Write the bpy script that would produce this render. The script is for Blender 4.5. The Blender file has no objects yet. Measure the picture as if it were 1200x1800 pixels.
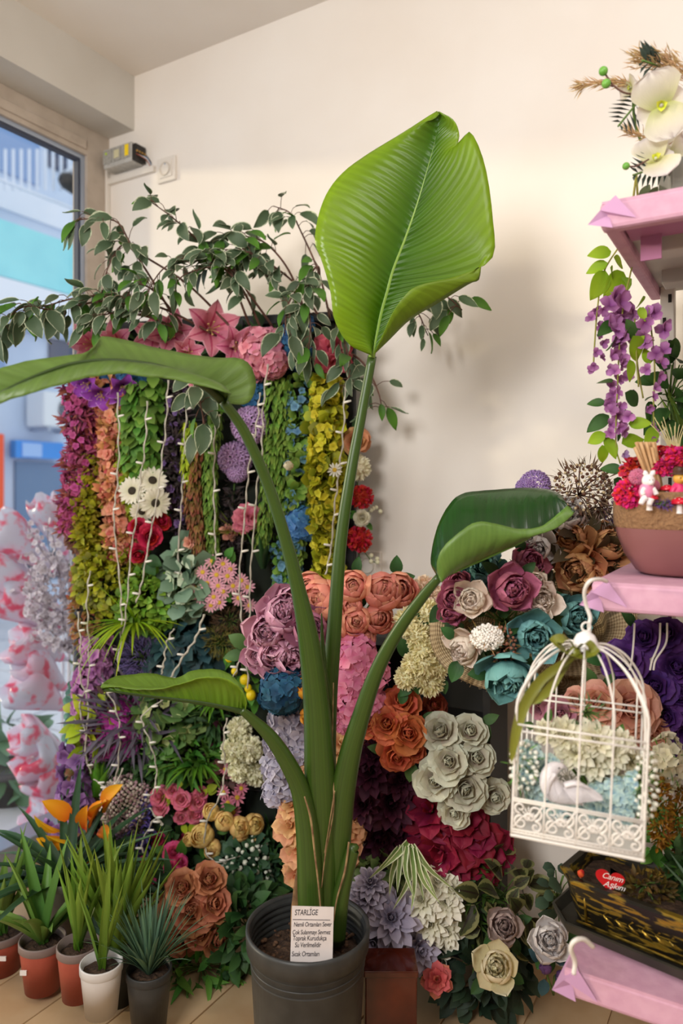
import bpy, math, random
import numpy as np
from mathutils import Vector, Matrix, Quaternion
random.seed(7); rng = np.random.default_rng(7)
SC = bpy.context.scene; COL = SC.collection
# ------------------------------------------------------------------ camera, world, light
F = 1300.0; H = 1.12                       # focal length in pixels of a 1200x1800 frame, eye height
cam = bpy.data.cameras.new('camera'); cam_o = bpy.data.objects.new('camera', cam); COL.objects.link(cam_o)
cam_o.location = (0, 0, H); cam_o.rotation_euler = (math.pi/2, 0, 0)
cam.sensor_fit = 'VERTICAL'; cam.sensor_height = 36; cam.lens = 36*F/1800; cam.shift_y = -40/1800
cam.clip_start = .05; cam.dof.use_dof = True; cam.dof.focus_distance = 1.42; cam.dof.aperture_fstop = 2.5
SC.camera = cam_o
SC.view_settings.view_transform = 'Standard'; SC.view_settings.look = 'None'
SC.view_settings.gamma = 1; SC.view_settings.exposure = 0.0; SC.view_settings.use_curve_mapping = False
wd = bpy.data.worlds.new('sky'); SC.world = wd; wd.use_nodes = True
bg = wd.node_tree.nodes['Background']; bg.inputs[0].default_value = (.86, .93, 1.0, 1); bg.inputs[1].default_value = 1.15
sun = bpy.data.lights.new('sun', 'SUN'); sun.energy = 1.6; sun.color = (1, .86, .58); sun.angle = math.radians(4)
so = bpy.data.objects.new('sun', sun); COL.objects.link(so)
so.rotation_euler = Vector((.97, -.02, -.16)).to_track_quat('-Z', 'Y').to_euler()
def area(name, loc, aim, size, power, color):
    l = bpy.data.lights.new(name, 'AREA'); l.energy = power; l.color = color; l.shape = 'RECTANGLE'; l.size = size[0]; l.size_y = size[1]
    o = bpy.data.objects.new(name, l); COL.objects.link(o); o.location = loc
    o.rotation_euler = (Vector(aim)-Vector(loc)).to_track_quat('-Z', 'Y').to_euler()
area('shop_lamp', (.55, .25, 2.40), (.2, 1.5, .9), (.9, .5), 12, (1, .96, .91))
area('front_left_softbox', (-1.0, -.7, 1.85), (.25, 1.8, .95), (.75, .65), 46, (1, .985, .97))  # added softbox, free in the room behind the camera: key light from front left
# ------------------------------------------------------------------ helpers
def P(px, py, d): return Vector(((px-600)/F*d, d, H+(860-py)/F*d))
def srgb(h):
    h = h.lstrip('#'); c = [int(h[i:i+2], 16)/255 for i in (0, 2, 4)]
    return tuple(x/12.92 if x <= .04045 else ((x+.055)/1.055)**2.4 for x in c)+(1,)
WD = 1.75                                   # back wall: .509x + .861y = WD
WU = Vector((.861, -.509, 0)).normalized(); WN = Vector((-.509, -.861, 0)).normalized(); ZZ = Vector((0, 0, 1))
def wdep(px, off=0): return (WD-off)/(.861+.509*(px-600)/F)
def WP(px, py, off=0): return P(px, py, wdep(px, off))
def pdep(px, o=0): return 2.10-(px-130)*(.17/510)-o   # flower wall panel
class Nodes:
    def __init__(s, name):
        s.m = bpy.data.materials.new(name); s.m.use_nodes = True; s.t = s.m.node_tree
        s.b = s.t.nodes['Principled BSDF']; s.out = s.t.nodes['Material Output']
    def n(s, typ, **kw):
        nd = s.t.nodes.new(typ)
        for k, v in kw.items():
            if k.startswith('i'):
                key = k[1:]; nd.inputs[int(key) if key.isdigit() else key.replace('_', ' ')].default_value = v
            else: setattr(nd, k, v)
        return nd
    def l(s, a, b): s.t.links.new(a, b)
    def math(s, op, a, b=None, clamp=False):
        nd = s.t.nodes.new('ShaderNodeMath'); nd.operation = op; nd.use_clamp = clamp
        for i, v in enumerate((a, b)):
            if v is None: continue
            if isinstance(v, (int, float)): nd.inputs[i].default_value = v
            else: s.l(v, nd.inputs[i])
        return nd.outputs[0]
    def mix(s, fac, a, b, mode='MIX'):
        nd = s.t.nodes.new('ShaderNodeMix'); nd.data_type = 'RGBA'; nd.blend_type = mode
        for sock, v in ((nd.inputs[0], fac), (nd.inputs[6], a), (nd.inputs[7], b)):
            if isinstance(v, (int, float, tuple)): sock.default_value = v
            else: s.l(v, sock)
        return nd.outputs[2]
    def uv(s, name='uv'):
        u = s.n('ShaderNodeUVMap', uv_map=name); sp = s.n('ShaderNodeSeparateXYZ'); s.l(u.outputs[0], sp.inputs[0]); return sp.outputs[0], sp.outputs[1], u.outputs[0]
_mc = {}
def petal_mat(name, c0, c1, edge=None, et=.72, var=.25, rough=.62, trans=.22, p=1.0, mid=None, bump=.25, spec=.35, hue=.015):
    """organic sheet: colour runs base to tip, optional edge colour, per piece variation, fibre relief"""
    if name in _mc: return _mc[name]
    N = Nodes(name); u, v, uvs = N.uv(); r, r2, _ = N.uv('rn')
    col = N.mix(N.math('POWER', v, p), srgb(c0), srgb(c1))
    au = N.math('MULTIPLY', N.math('ABSOLUTE', N.math('SUBTRACT', u, .5)), 2.0)
    ns = N.n('ShaderNodeTexNoise', iScale=9.0); N.l(uvs, ns.inputs['Vector'])
    if mid:
        col = N.mix(N.math('LESS_THAN', au, .09), col, srgb(mid))
    if edge:
        e = N.math('ADD', au, N.math('MULTIPLY', N.math('SUBTRACT', ns.outputs[0], .5), .5))
        e = N.math('MULTIPLY', N.math('SUBTRACT', e, et), 8.0, True); col = N.mix(e, col, srgb(edge))
    oi = N.n('ShaderNodeObjectInfo')
    val = N.math('ADD', 1-var*.75, N.math('ADD', N.math('MULTIPLY', r, var), N.math('MULTIPLY', oi.outputs['Random'], var*.5)))
    hs = N.n('ShaderNodeHueSaturation'); N.l(val, hs.inputs['Value']); N.l(col, hs.inputs['Color'])
    N.l(N.math('ADD', .5-hue, N.math('MULTIPLY', r2, 2*hue)), hs.inputs['Hue'])
    N.l(hs.outputs[0], N.b.inputs['Base Color']); N.b.inputs['Roughness'].default_value = rough
    N.b.inputs['Specular IOR Level'].default_value = spec
    mp = N.n('ShaderNodeMapping'); mp.inputs['Scale'].default_value = (16, 2, 1); N.l(uvs, mp.inputs[0])
    n2 = N.n('ShaderNodeTexNoise', iScale=2.0); N.l(mp.outputs[0], n2.inputs['Vector'])
    bp = N.n('ShaderNodeBump', iStrength=bump, iDistance=.004); N.l(n2.outputs[0], bp.inputs['Height']); N.l(bp.outputs[0], N.b.inputs['Normal'])
    if trans > 0:
        tr = N.n('ShaderNodeBsdfTranslucent'); N.l(hs.outputs[0], tr.inputs[0])
        mx = N.n('ShaderNodeMixShader', i0=trans); N.l(N.b.outputs[0], mx.inputs[1]); N.l(tr.outputs[0], mx.inputs[2]); N.l(mx.outputs[0], N.out.inputs[0])
    _mc[name] = N.m; return N.m
def mat(name, c, rough=.6, metal=0, c2=None, scale=40, bump=0, spec=.4, trans=0, detail=3, alpha=1):
    if name in _mc: return _mc[name]
    N = Nodes(name); N.b.inputs['Roughness'].default_value = rough; N.b.inputs['Metallic'].default_value = metal
    N.b.inputs['Specular IOR Level'].default_value = spec; N.b.inputs['Base Color'].default_value = srgb(c)
    if c2 or bump:
        tc = N.n('ShaderNodeTexCoord'); ns = N.n('ShaderNodeTexNoise', iScale=float(scale), iDetail=float(detail)); N.l(tc.outputs['Object'], ns.inputs['Vector'])
        if c2:
            f = N.math('MULTIPLY', N.math('SUBTRACT', ns.outputs[0], .35), 3.0, True)
            N.l(N.mix(f, srgb(c), srgb(c2)), N.b.inputs['Base Color'])
        if bump:
            bp = N.n('ShaderNodeBump', iStrength=bump, iDistance=.01); N.l(ns.outputs[0], bp.inputs['Height']); N.l(bp.outputs[0], N.b.inputs['Normal'])
    if trans:
        N.b.inputs['Transmission Weight'].default_value = trans
    if alpha < 1: N.b.inputs['Alpha'].default_value = alpha
    _mc[name] = N.m; return N.m
def quads(nv, nu, wrap=False):
    w = nu if wrap else nu+1
    i, j = np.meshgrid(np.arange(nv), np.arange(nu), indexing='ij'); j2 = (j+1) % w if wrap else j+1
    return np.stack([i*w+j, i*w+j2, (i+1)*w+j2, (i+1)*w+j], -1).reshape(-1, 4)
class G:
    def __init__(s): s.V = []; s.F = []; s.U = []; s.R = []; s.n = 0
    def add(s, V, Fq, U=None, rn=None):
        V = np.asarray(V, float).reshape(-1, 3); m = len(V)
        s.V.append(V); s.F.append(np.asarray(Fq)+s.n); s.U.append(np.zeros((m, 2)) if U is None else U)
        s.R.append(np.tile(rng.random(2), (m, 1)) if rn is None else rn); s.n += m; return s
    def mesh(s, name, m, smooth=True):
        me = bpy.data.meshes.new(name); V = np.concatenate(s.V); Q = np.concatenate(s.F); U = np.concatenate(s.U); R = np.concatenate(s.R)
        me.vertices.add(len(V)); me.vertices.foreach_set('co', V.ravel().astype(np.float32))
        me.loops.add(Q.size); me.loops.foreach_set('vertex_index', Q.ravel().astype(np.int32))
        me.polygons.add(len(Q)); me.polygons.foreach_set('loop_start', (np.arange(len(Q))*4).astype(np.int32))
        me.polygons.foreach_set('use_smooth', np.full(len(Q), smooth))
        for nm, A in (('uv', U), ('rn', R)):
            me.uv_layers.new(name=nm).data.foreach_set('uv', A[Q.ravel()].ravel().astype(np.float32))
        me.update(calc_edges=True); me.validate()
        if m: me.materials.append(m)
        return me
def put(name, g, m, parent=None, M=None, smooth=True, bevel=0, kind=None, label=None):
    me = g if isinstance(g, bpy.types.Mesh) else g.mesh(name, m, smooth)
    o = bpy.data.objects.new(name, me); COL.objects.link(o)
    if parent: o.parent = parent
    if M is not None: o.matrix_local = M if isinstance(M, Matrix) else Matrix.Translation(M)
    if bevel:
        b = o.modifiers.new('bevel', 'BEVEL'); b.width = bevel; b.segments = 2; b.limit_method = 'ANGLE'
    if kind: o['kind'] = kind
    if label: o['label'] = label
    return o
def thing(name, label, cat, loc, group=None, rz=0):
    o = bpy.data.objects.new(name, None); COL.objects.link(o); o.location = loc; o.rotation_euler = (0, 0, rz); o.empty_display_size = .02
    return tag(o, label, cat, group)
def tag(o, label, cat, group=None):
    o['label'] = label; o['category'] = cat
    if group: o['group'] = group
    return o
def struct(name, g, m, parent=None, smooth=False, bevel=0):
    return put(name, g, m, parent, smooth=smooth, bevel=bevel, kind=None if parent else 'structure')
CUBE = np.array([(x, y, z) for x in (-.5, .5) for y in (-.5, .5) for z in (-.5, .5)], float)
CF = np.array([(0, 1, 3, 2), (4, 6, 7, 5), (0, 4, 5, 1), (2, 3, 7, 6), (0, 2, 6, 4), (1, 5, 7, 3)])
def box(c, s, ax=None):
    """box of size s at c; ax = three axes"""
    V = CUBE*np.array(s)
    if ax is not None: V = V@np.array([list(a) for a in ax])
    return V+np.array(list(c)), CF
WAX = (WU, -WN, ZZ)
def prism(poly, z0, z1):
    """closed plan polygon (list of xy) extruded; capped by a fan of quads"""
    n = len(poly); a = np.array([(x, y, z0) for x, y in poly]); b = np.array([(x, y, z1) for x, y in poly]); c = np.array([a.mean(0), b.mean(0)])
    V = np.concatenate([a, b, c]); Q = [(i, (i+1) % n, n+(i+1) % n, n+i) for i in range(n)]
    for i in range(0, n, 2):
        Q += [(2*n, (i+2) % n, (i+1) % n, i), (2*n+1, n+i, n+(i+1) % n, n+(i+2) % n)]
    return V, np.array(Q)
def smooth_path(pts, n):
    p = np.array([list(q) for q in pts], float)
    if len(p) < 3: t = np.linspace(0, 1, n)[:, None]; return p[0]*(1-t)+p[-1]*t
    q = np.vstack([2*p[0]-p[1], p, 2*p[-1]-p[-2]]); m = len(p)-1; out = []
    for t in np.linspace(0, m-1e-6, n):
        i = int(t); f = t-i; a, b, c, d = q[i:i+4]
        out.append(.5*(2*b+(c-a)*f+(2*a-5*b+4*c-d)*f*f+(3*b-a-3*c+d)*f**3))
    return np.array(out)
def tube(path, rad, sides=6, flat=1.0, ref=None):
    p = np.asarray([list(q) for q in path], float); n = len(p)
    rad = np.interp(np.linspace(0, 1, n), np.linspace(0, 1, len(rad)), rad) if hasattr(rad, '__len__') else np.full(n, rad)
    T = np.gradient(p, axis=0); T /= np.linalg.norm(T, axis=1)[:, None]+1e-12
    a = np.array([0, 0, 1.]) if abs(T[0][2]) < .9 else np.array([1., 0, 0])
    if ref is not None: a = np.array(list(ref), float)
    x = a-T[0]*(a@T[0]); x /= np.linalg.norm(x); X = [x]
    for i in range(1, n):
        x = X[-1]-T[i]*(X[-1]@T[i]); x /= np.linalg.norm(x)+1e-12; X.append(x)
    X = np.array(X); Y = np.cross(T, X); th = np.arange(sides)*2*math.pi/sides
    V = p[:, None]+rad[:, None, None]*(np.cos(th)[None, :, None]*X[:, None]*flat+np.sin(th)[None, :, None]*Y[:, None])
    V = np.concatenate([p[:1].repeat(sides, 0)[None], V, p[-1:].repeat(sides, 0)[None]]) if sides > 3 else V
    U = np.stack(np.meshgrid(np.linspace(0, 1, sides), np.linspace(0, 1, len(V))), -1).reshape(-1, 2)
    return V.reshape(-1, 3), quads(len(V)-1, sides, True), U
def lathe(prof, seg=24, c=(0, 0, 0), sx=1, sy=1):
    r = np.array([p[0] for p in prof]); z = np.array([p[1] for p in prof]); th = np.arange(seg)*2*math.pi/seg
    V = np.stack([r[:, None]*np.cos(th)*sx, r[:, None]*np.sin(th)*sy, z[:, None].repeat(seg, 1)], -1)+np.array(c)
    U = np.stack(np.meshgrid(np.linspace(0, 1, seg), np.linspace(0, 1, len(r))), -1).reshape(-1, 2)
    return V.reshape(-1, 3), quads(len(r)-1, seg, True), U
def ball(c=(0, 0, 0), r=1, seg=10, rings=7, s=(1, 1, 1)):
    a = np.linspace(.02, math.pi-.02, rings); V, Q, U = lathe([(math.sin(x), -math.cos(x)) for x in a], seg)
    return V*np.array(s)*r+np.array(list(c)), Q, U
def shape(t, kind):
    if kind == 'round': return np.sqrt(np.clip(1-(np.clip((t-.5)/.5, 0, 1))**2.4, .002, 1))*(.34+.66*np.clip(t/.55, 0, 1)**.8)
    if kind == 'strap': return np.sqrt(np.clip(1-(np.clip((t-.62)/.38, 0, 1))**2, .004, 1))*(.45+.55*np.clip(t/.5, 0, 1))
    if kind == 'leaf': return np.clip(np.sin(math.pi*np.clip(t, 0, 1)**.75), 0, 1)**.85+.015
    if kind == 'lance': return np.clip(np.sin(math.pi*np.clip(t, 0, 1)**.55), 0, 1)**.9+.01
    if kind == 'disc': return np.sqrt(np.clip(1-(2*t-1)**2, .004, 1))
    if kind == 'blade': return (1-t**2.2)*(.75+.25*np.clip(t*4, 0, 1))+.01
    if kind == 'fan': return np.clip(t, .12, 1)*np.sqrt(np.clip(1-(np.clip((t-.8)/.2, 0, 1))**2, .3, 1))
D2R = math.pi/180
def petal(L=1, W=.5, a0=60, a1=30, r0=0, h0=0, cup=.8, kind='round', curl=0, ruf=0, rk=3.0, nu=4, nv=5, pw=1.0, cup1=None):
    """sheet that grows from the axis (z) outwards (x); angles from the axis in degrees at base and tip"""
    t = np.linspace(0, 1, nv+1); a = (a0+(a1-a0)*t**pw+curl*np.clip((t-.6)/.4, 0, 1)**1.5)*D2R; ds = L/nv
    am = (a[1:]+a[:-1])/2; r = r0+np.concatenate([[0], np.cumsum(ds*np.sin(am))]); z = h0+np.concatenate([[0], np.cumsum(ds*np.cos(am))])
    w = W*shape(t, kind); s = np.linspace(-1, 1, nu+1)[None]; k = np.linspace(cup, cup if cup1 is None else cup1, nv+1)[:, None]; k = np.where(np.abs(k) < .02, .02, k)
    lat = w[:, None]*np.sin(k*s)/k; off = w[:, None]*(1-np.cos(k*s))/k
    ph = rng.random()*6.3; off = off+ruf*(t[:, None]**2)*np.sin(rk*s*math.pi+ph)
    V = np.stack([r[:, None]-np.cos(a)[:, None]*off, lat, z[:, None]+np.sin(a)[:, None]*off], -1).reshape(-1, 3)
    U = np.stack([(s*.5+.5).repeat(nv+1, 0), t[:, None].repeat(nu+1, 1)], -1).reshape(-1, 2)
    return V, quads(nv, nu), U
def rotz(V, a):
    c, s = math.cos(a), math.sin(a); return V@np.array([[c, s, 0], [-s, c, 0], [0, 0, 1]])
def ring(g, n, off=0, jit=.12, sj=.08, **kw):
    for i in range(n):
        V, Q, U = petal(**kw); V = rotz(V*(1+rng.normal()*sj), off+2*math.pi*i/n+rng.normal()*jit); g.add(V, Q, U)
def frames(d, f):
    """d growth, f facing -> 3x3 per item with rows X, Y, Z"""
    d = d/(np.linalg.norm(d, axis=1)[:, None]+1e-9); f = f-d*(f*d).sum(1)[:, None]; f = f/(np.linalg.norm(f, axis=1)[:, None]+1e-9)
    X = -f; return np.stack([X, np.cross(d, X), d], 1)
def scatter(g, tmpl, pos, d, f, sc):
    V, Q, U = tmpl; R = frames(np.asarray(d, float), np.asarray(f, float)); n = len(pos); sc = np.broadcast_to(np.asarray(sc, float), (n,))
    A = np.einsum('mk,nkj->nmj', V, R)*sc[:, None, None]+np.asarray(pos, float)[:, None]; m = len(V)
    Qa = (Q[None]+(np.arange(n)*m)[:, None, None]).reshape(-1, 4)
    g.add(A.reshape(-1, 3), Qa, np.tile(U, (n, 1)), np.repeat(rng.random((n, 2)), m, 0)); return g
def orient(pos, d, s, roll=None):
    q = Vector((0, 0, 1)).rotation_difference(Vector(d).normalized())
    return Matrix.Translation(pos)@q.to_matrix().to_4x4()@Matrix.Rotation(random.random()*6.283 if roll is None else roll, 4, 'Z')@Matrix.Scale(s, 4)
def sph(n, up=None, spread=1.0):
    """directions on a sphere, optionally only those within a cap about axis z"""
    i = np.arange(n)+.5; z = 1-2*i/n*spread; ph = i*2.39996+rng.random()*6; r = np.sqrt(np.clip(1-z*z, 0, 1))
    return np.stack([r*np.cos(ph), r*np.sin(ph), z], 1)
# ------------------------------------------------------------------ flower heads (radius about 1, axis z, base near z = 0)
PROTO = {}
def mk_layers(name, layers, m, split):
    """layers: (n, petal kwargs, is_outer); outer petals become sub-parts that share a mesh per layer"""
    core = G(); subs = []
    for li, (n, kw) in enumerate(layers):
        if li >= len(layers)-split:
            ms = []
            for v in range(2):
                V, Q, U = petal(**kw); ms.append(G().add(V, Q, U).mesh('petal', m))
            o = rng.random()*6
            for i in range(n):
                a = o+2*math.pi*i/n+rng.normal()*.1; s = 1+rng.normal()*.05
                subs.append(('petal', ms[i % 2], Matrix.Rotation(a, 4, 'Z')@Matrix.Rotation(rng.normal()*.08, 4, 'Y')@Matrix.Scale(s, 4)))
        else: ring(core, n, off=rng.random()*6, **kw)
    return core, subs
def build_flower(kind, m, m2):
    g = G(); subs = []; nm = kind
    if kind == 'rose':
        L = [(3, dict(L=.62, W=.26, a0=10, a1=-12, r0=.03, h0=.12, cup=1.6, nu=5)), (3, dict(L=.66, W=.36, a0=22, a1=-10, r0=.06, h0=.08, cup=1.35, nu=5)),
             (4, dict(L=.70, W=.42, a0=36, a1=-2, r0=.08, h0=.05, cup=1.1, curl=18, nu=5)), (5, dict(L=.76, W=.48, a0=52, a1=12, r0=.1, h0=.02, cup=.9, curl=38, ruf=.02, nu=5)),
             (5, dict(L=.86, W=.56, a0=66, a1=42, r0=.1, cup=.62, curl=62, ruf=.03, nu=6, nv=7)), (5, dict(L=.95, W=.58, a0=84, a1=64, r0=.1, h0=-.05, cup=.45, curl=62, ruf=.04, nu=6, nv=7))]
        g, subs = mk_layers(nm, L, m, 2)
    elif kind == 'peony':
        for i in range(34):
            t = i/34; V, Q, U = petal(L=.62+.2*rng.random(), W=.2+.12*rng.random(), a0=6+40*t**.7, a1=-25+30*t, r0=.05+.25*t, h0=.22, cup=.7+.4*rng.random(), ruf=.06, rk=2.5, nu=4, nv=4)
            g.add(rotz(V, rng.random()*6.3), Q, U)
        c, subs = mk_layers(nm, [(6, dict(L=1.1, W=.50, a0=66, a1=-34, r0=.14, cup=1.0, ruf=.04, nu=6, nv=6)), (6, dict(L=1.3, W=.58, a0=82, a1=-36, r0=.16, cup=.95, ruf=.05, nu=6, nv=7)), (5, dict(L=1.3, W=.62, a0=100, a1=2, r0=.16, h0=-.02, cup=.8, curl=18, ruf=.06, nu=6, nv=7))], m, 2)
        g.V += c.V; g.F += [q+g.n for q in c.F]; g.U += c.U; g.R += c.R; g.n += c.n
    elif kind == 'ranunculus':
        L = []
        for k in range(7):
            t = k/6; L.append((4 if k < 3 else 5, dict(L=.55+1.2*t, W=.26+.44*t, a0=58+34*t, a1=-62+14*t, r0=.02+.1*t, h0=.40*(1-t), cup=1.25-.2*t, ruf=.015, nu=6, nv=7)))
        g, subs = mk_layers(nm, L, m, 2)
    elif kind == 'dahlia':
        L = [(6, dict(L=.4, W=.1, a0=6, a1=-14, r0=.04, h0=.12, cup=1.1, kind='strap', nu=3, nv=4)), (9, dict(L=.5, W=.13, a0=24, a1=2, r0=.06, h0=.1, cup=1.0, kind='strap', nu=3, nv=4)),
             (10, dict(L=.68, W=.16, a0=44, a1=30, r0=.08, h0=.06, cup=.9, kind='strap', nu=4, nv=4)), (11, dict(L=.86, W=.2, a0=62, a1=58, r0=.08, h0=.03, cup=.8, kind='strap', nu=4, nv=5)),
             (11, dict(L=1.0, W=.23, a0=80, a1=82, r0=.08, cup=.7, kind='strap', curl=15, nu=4, nv=5))]
        g, subs = mk_layers(nm, L, m, 2)
    elif kind == 'amaryllis':
        L = [(5, dict(L=.55, W=.2, a0=20, a1=20, r0=.03, h0=.1, cup=.8, kind='round', ruf=.05)), (6, dict(L=.85, W=.36, a0=45, a1=50, r0=.06, h0=.04, cup=.55, kind='round', curl=25, ruf=.06, nu=5)),
             (6, dict(L=1.05, W=.42, a0=66, a1=74, r0=.06, cup=.45, kind='round', curl=30, ruf=.08, nu=5)), (5, dict(L=1.1, W=.42, a0=88, a1=98, r0=.06, h0=-.04, cup=.4, kind='round', curl=20, ruf=.08, nu=5))]
        g, subs = mk_layers(nm, L, m, 2)
    elif kind in ('pompom', 'carnation'):
        d = sph(170 if kind == 'pompom' else 130, spread=.8); tm = petal(L=.40, W=.085 if kind == 'pompom' else .2, a0=10, a1=35, cup=.6, kind='strap' if kind == 'pompom' else 'fan', ruf=0 if kind == 'pompom' else .06, nu=2 if kind == 'pompom' else 4, nv=3)
        scatter(g, tm, d*.62, d+rng.normal(size=d.shape)*.16, np.cross(d, rng.normal(size=d.shape)), .9+.25*rng.random(len(d)))
        g.add(*ball(r=.66, seg=10, rings=7))
    elif kind in ('hydrangea', 'hydrangea_small'):
        d = sph(34 if kind == 'hydrangea' else 26, spread=.66); flo = G(); ring(flo, 4, sj=.08, ruf=.02, L=.33, W=.165, a0=74, a1=92, cup=.3, nu=3, nv=3)
        fl = (np.concatenate(flo.V), np.concatenate(flo.F), np.concatenate(flo.U)); k = 1 if kind == 'hydrangea' else 1.35
        scatter(g, fl, d*(.74+.08*rng.random((len(d), 1))), d+rng.normal(size=d.shape)*.18, np.cross(d, rng.normal(size=d.shape)), (.95+.25*rng.random(len(d)))*k)
    elif kind == 'allium':
        d = sph(120, spread=.8); flo = G(); ring(flo, 5, sj=.04, L=.3, W=.055, a0=35, a1=75, cup=.4, kind='lance', nu=2, nv=3)
        scatter(g, (np.concatenate(flo.V), np.concatenate(flo.F), np.concatenate(flo.U)), d*.7, d, np.cross(d, rng.normal(size=d.shape)), 1.0)
    elif kind == 'lily':
        ms = [G().add(*petal(L=1.2, W=.38, a0=26, a1=66, cup=.55, kind='leaf', curl=55, ruf=.05, nu=5, nv=8)).mesh('petal', m) for _ in range(3)]
        for i in range(6): subs.append(('petal', ms[i % 3], Matrix.Rotation(i*math.pi/3+(0 if i % 2 else .06), 4, 'Z')@Matrix.Scale(1 if i % 2 else 1.06, 4)))
        g.add(*lathe([(.02, -.25), (.06, -.1), (.11, .05), (.13, .12), (.05, .16)], 10)); st = G()
        for i in range(6):
            a = i*1.047; p = smooth_path([(0, 0, .1), (.06*math.cos(a), .06*math.sin(a), .4), (.2*math.cos(a), .2*math.sin(a), .66)], 6); st.add(*tube(p, .012, 4)); st.add(*ball(p[-1], .045, 6, 5, (1, .5, .5)))
        subs.append(('stamen', st.mesh('stamen', m2), Matrix.Identity(4)))
    elif kind in ('gerbera', 'daisy'):
        n = 17 if kind == 'gerbera' else 12
        ring(g, n, jit=.05, L=.85, W=.135, a0=78, a1=88, r0=.16, h0=.03, cup=.5, kind='strap', nu=3, nv=4, sj=.04)
        if kind == 'gerbera': ring(g, n, off=.18, jit=.05, L=.8, W=.13, a0=86, a1=96, r0=.16, cup=.5, kind='strap', nu=3, nv=4, sj=.04)
        c = G(); c.add(*lathe([(.28, .02), (.29, .07), (.2, .12), (.08, .13), (.01, .12)], 12))
        for d in sph(26, spread=.45): c.add(*ball(d*np.array([.26, .26, .07])+np.array([0, 0, .08]), .035, 5, 4))
        subs.append(('flower_centre', c.mesh('flower_centre', m2), Matrix.Identity(4)))
    elif kind == 'bud':
        L = [(3, dict(L=1.25, W=.5, a0=46, a1=-52, r0=.05, cup=1.2, nu=5, nv=7)), (4, dict(L=1.2, W=.5, a0=54, a1=-38, r0=.06, cup=1.1, nu=5, nv=7))]
        g, subs = mk_layers(nm, L, m, 0)
    elif kind == 'orchid':
        pl = G().add(*petal(L=1.15, W=.82, a0=62, a1=86, cup=.5, kind='round', curl=14, ruf=.05, rk=4, nu=10, nv=9)).mesh('petal', m); ps = G().add(*petal(L=.8, W=.36, a0=84, a1=100, h0=-.03, cup=.35, kind='round', ruf=.03, nu=6, nv=7)).mesh('petal', m)
        for a, q in ((1.57, pl), (-1.57, pl), (0.1, ps), (3.1, ps)): subs.append(('petal', q, Matrix.Rotation(a, 4, 'Z')))
        lip = G(); ring(lip, 3, L=.34, W=.15, a0=10, a1=60, cup=.9, h0=.02, nu=4, nv=5); subs.append(('lip', lip.mesh('lip', m2), Matrix.Identity(4)))
        g.add(*ball((0, 0, .1), .09, 8, 6, (1, 1, 1.6)))
    return g, subs
def flower(parent, kind, m, pos, d, r, m2=None, name=None, roll=None, nvar=3):
    """one flower head = a part; its big petals or its centre = sub-parts"""
    key = (kind, m.name, random.randrange(nvar))
    if key not in PROTO:
        g, subs = build_flower(kind, m, m2); PROTO[key] = (g.mesh(kind, m), subs)
    me, subs = PROTO[key]; M = orient(Vector(pos)-parent.location, d, r, (0.0 if kind == 'orchid' else None) if roll is None else roll)
    nm = name or {'hydrangea_small': 'hydrangea', 'bud': 'flower_bud'}.get(kind, kind)
    o = put(nm, me, None, parent, M)
    for sn, sm, sM in subs: put(sn, sm, None, o, sM)
    return o
# ------------------------------------------------------------------ materials of the room
M_wall = mat('wall_paint', '#e9e2d9', .75, c2='#e4dbd0', scale=3, bump=.02)
M_beam = mat('beam_paint', '#c9c4bb', .75, c2='#c2bcb2', scale=3)
M_frame = mat('window_frame_paint', '#b9ab9c', .5, c2='#a89a8b', scale=14)
M_alu = mat('aluminium', '#a9b4c6', .35, .6)
M_gasket = mat('rubber_gasket', '#3c4150', .6)
M_white = mat('white_plastic', '#ded6cb', .45)
M_floor = mat('floor_wood', '#c6a780', .55, c2='#b3906a', scale=6)
M_pave = mat('paving', '#c3c8d2', .8, c2='#b4bac6', scale=5)
M_glass = None
N = Nodes('window_glass'); tr = N.n('ShaderNodeBsdfTransparent'); gl = N.n('ShaderNodeBsdfGlossy', iRoughness=.02); mx = N.n('ShaderNodeMixShader', i0=.05)
N.l(tr.outputs[0], mx.inputs[1]); N.l(gl.outputs[0], mx.inputs[2]); N.l(mx.outputs[0], N.out.inputs[0]); M_glass = N.m
# ------------------------------------------------------------------ setting
CEIL = H+1.357; C0 = Vector((-.795, 2.50, 0))          # room corner; the window wall runs from it along -LW
LW = Vector((-.509, -.861, 0)).normalized(); LN = Vector((.861, -.509, 0)).normalized()   # LN points into the room
LAX = (LW, LN, ZZ)
def LP(t, off, z): return C0+LW*t+LN*off+ZZ*z
def wallpt(u, off, z): return C0+WU*u+WN*off+ZZ*z
g = G(); g.add(*box(wallpt(2.2, -.06, CEIL/2), (4.6, .12, CEIL+.1), WAX)); struct('wall_back', g, M_wall)
g = G(); g.add(*box(C0+WU*1.9+WN*1.9+ZZ*(CEIL+.04), (4.4, 4.4, .08), WAX)); struct('ceiling', g, M_wall)
fl_o = struct('floor', G().add(*box(C0+WU*1.9+WN*1.9-ZZ*.04, (3.9, 4.1, .08), WAX)), M_floor)
for i in range(26):
    put('floor_plank', G().add(*box(C0+WU*(.0+.075+i*.15)+WN*1.9+ZZ*.002, (.146, 4.0, .006), WAX)), mat('floor_plank_wood', '#cdb08a', .5, c2='#bf9c74', scale=9), fl_o, bevel=.001)
g = G(); g.add(*box(C0+WU*1.9+WN*4.06+ZZ*CEIL/2, (4.4, .12, CEIL), WAX)); struct('wall_front', g, M_wall)
g = G(); g.add(*box(C0+WU*3.9+WN*1.9+ZZ*CEIL/2, (.12, 4.3, CEIL), WAX)); struct('wall_right', g, M_wall)
g = G(); g.add(*box(LP(3.42, -.06, CEIL/2), (1.3, .12, CEIL), LAX)); struct('wall_left', g, M_wall)
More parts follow.
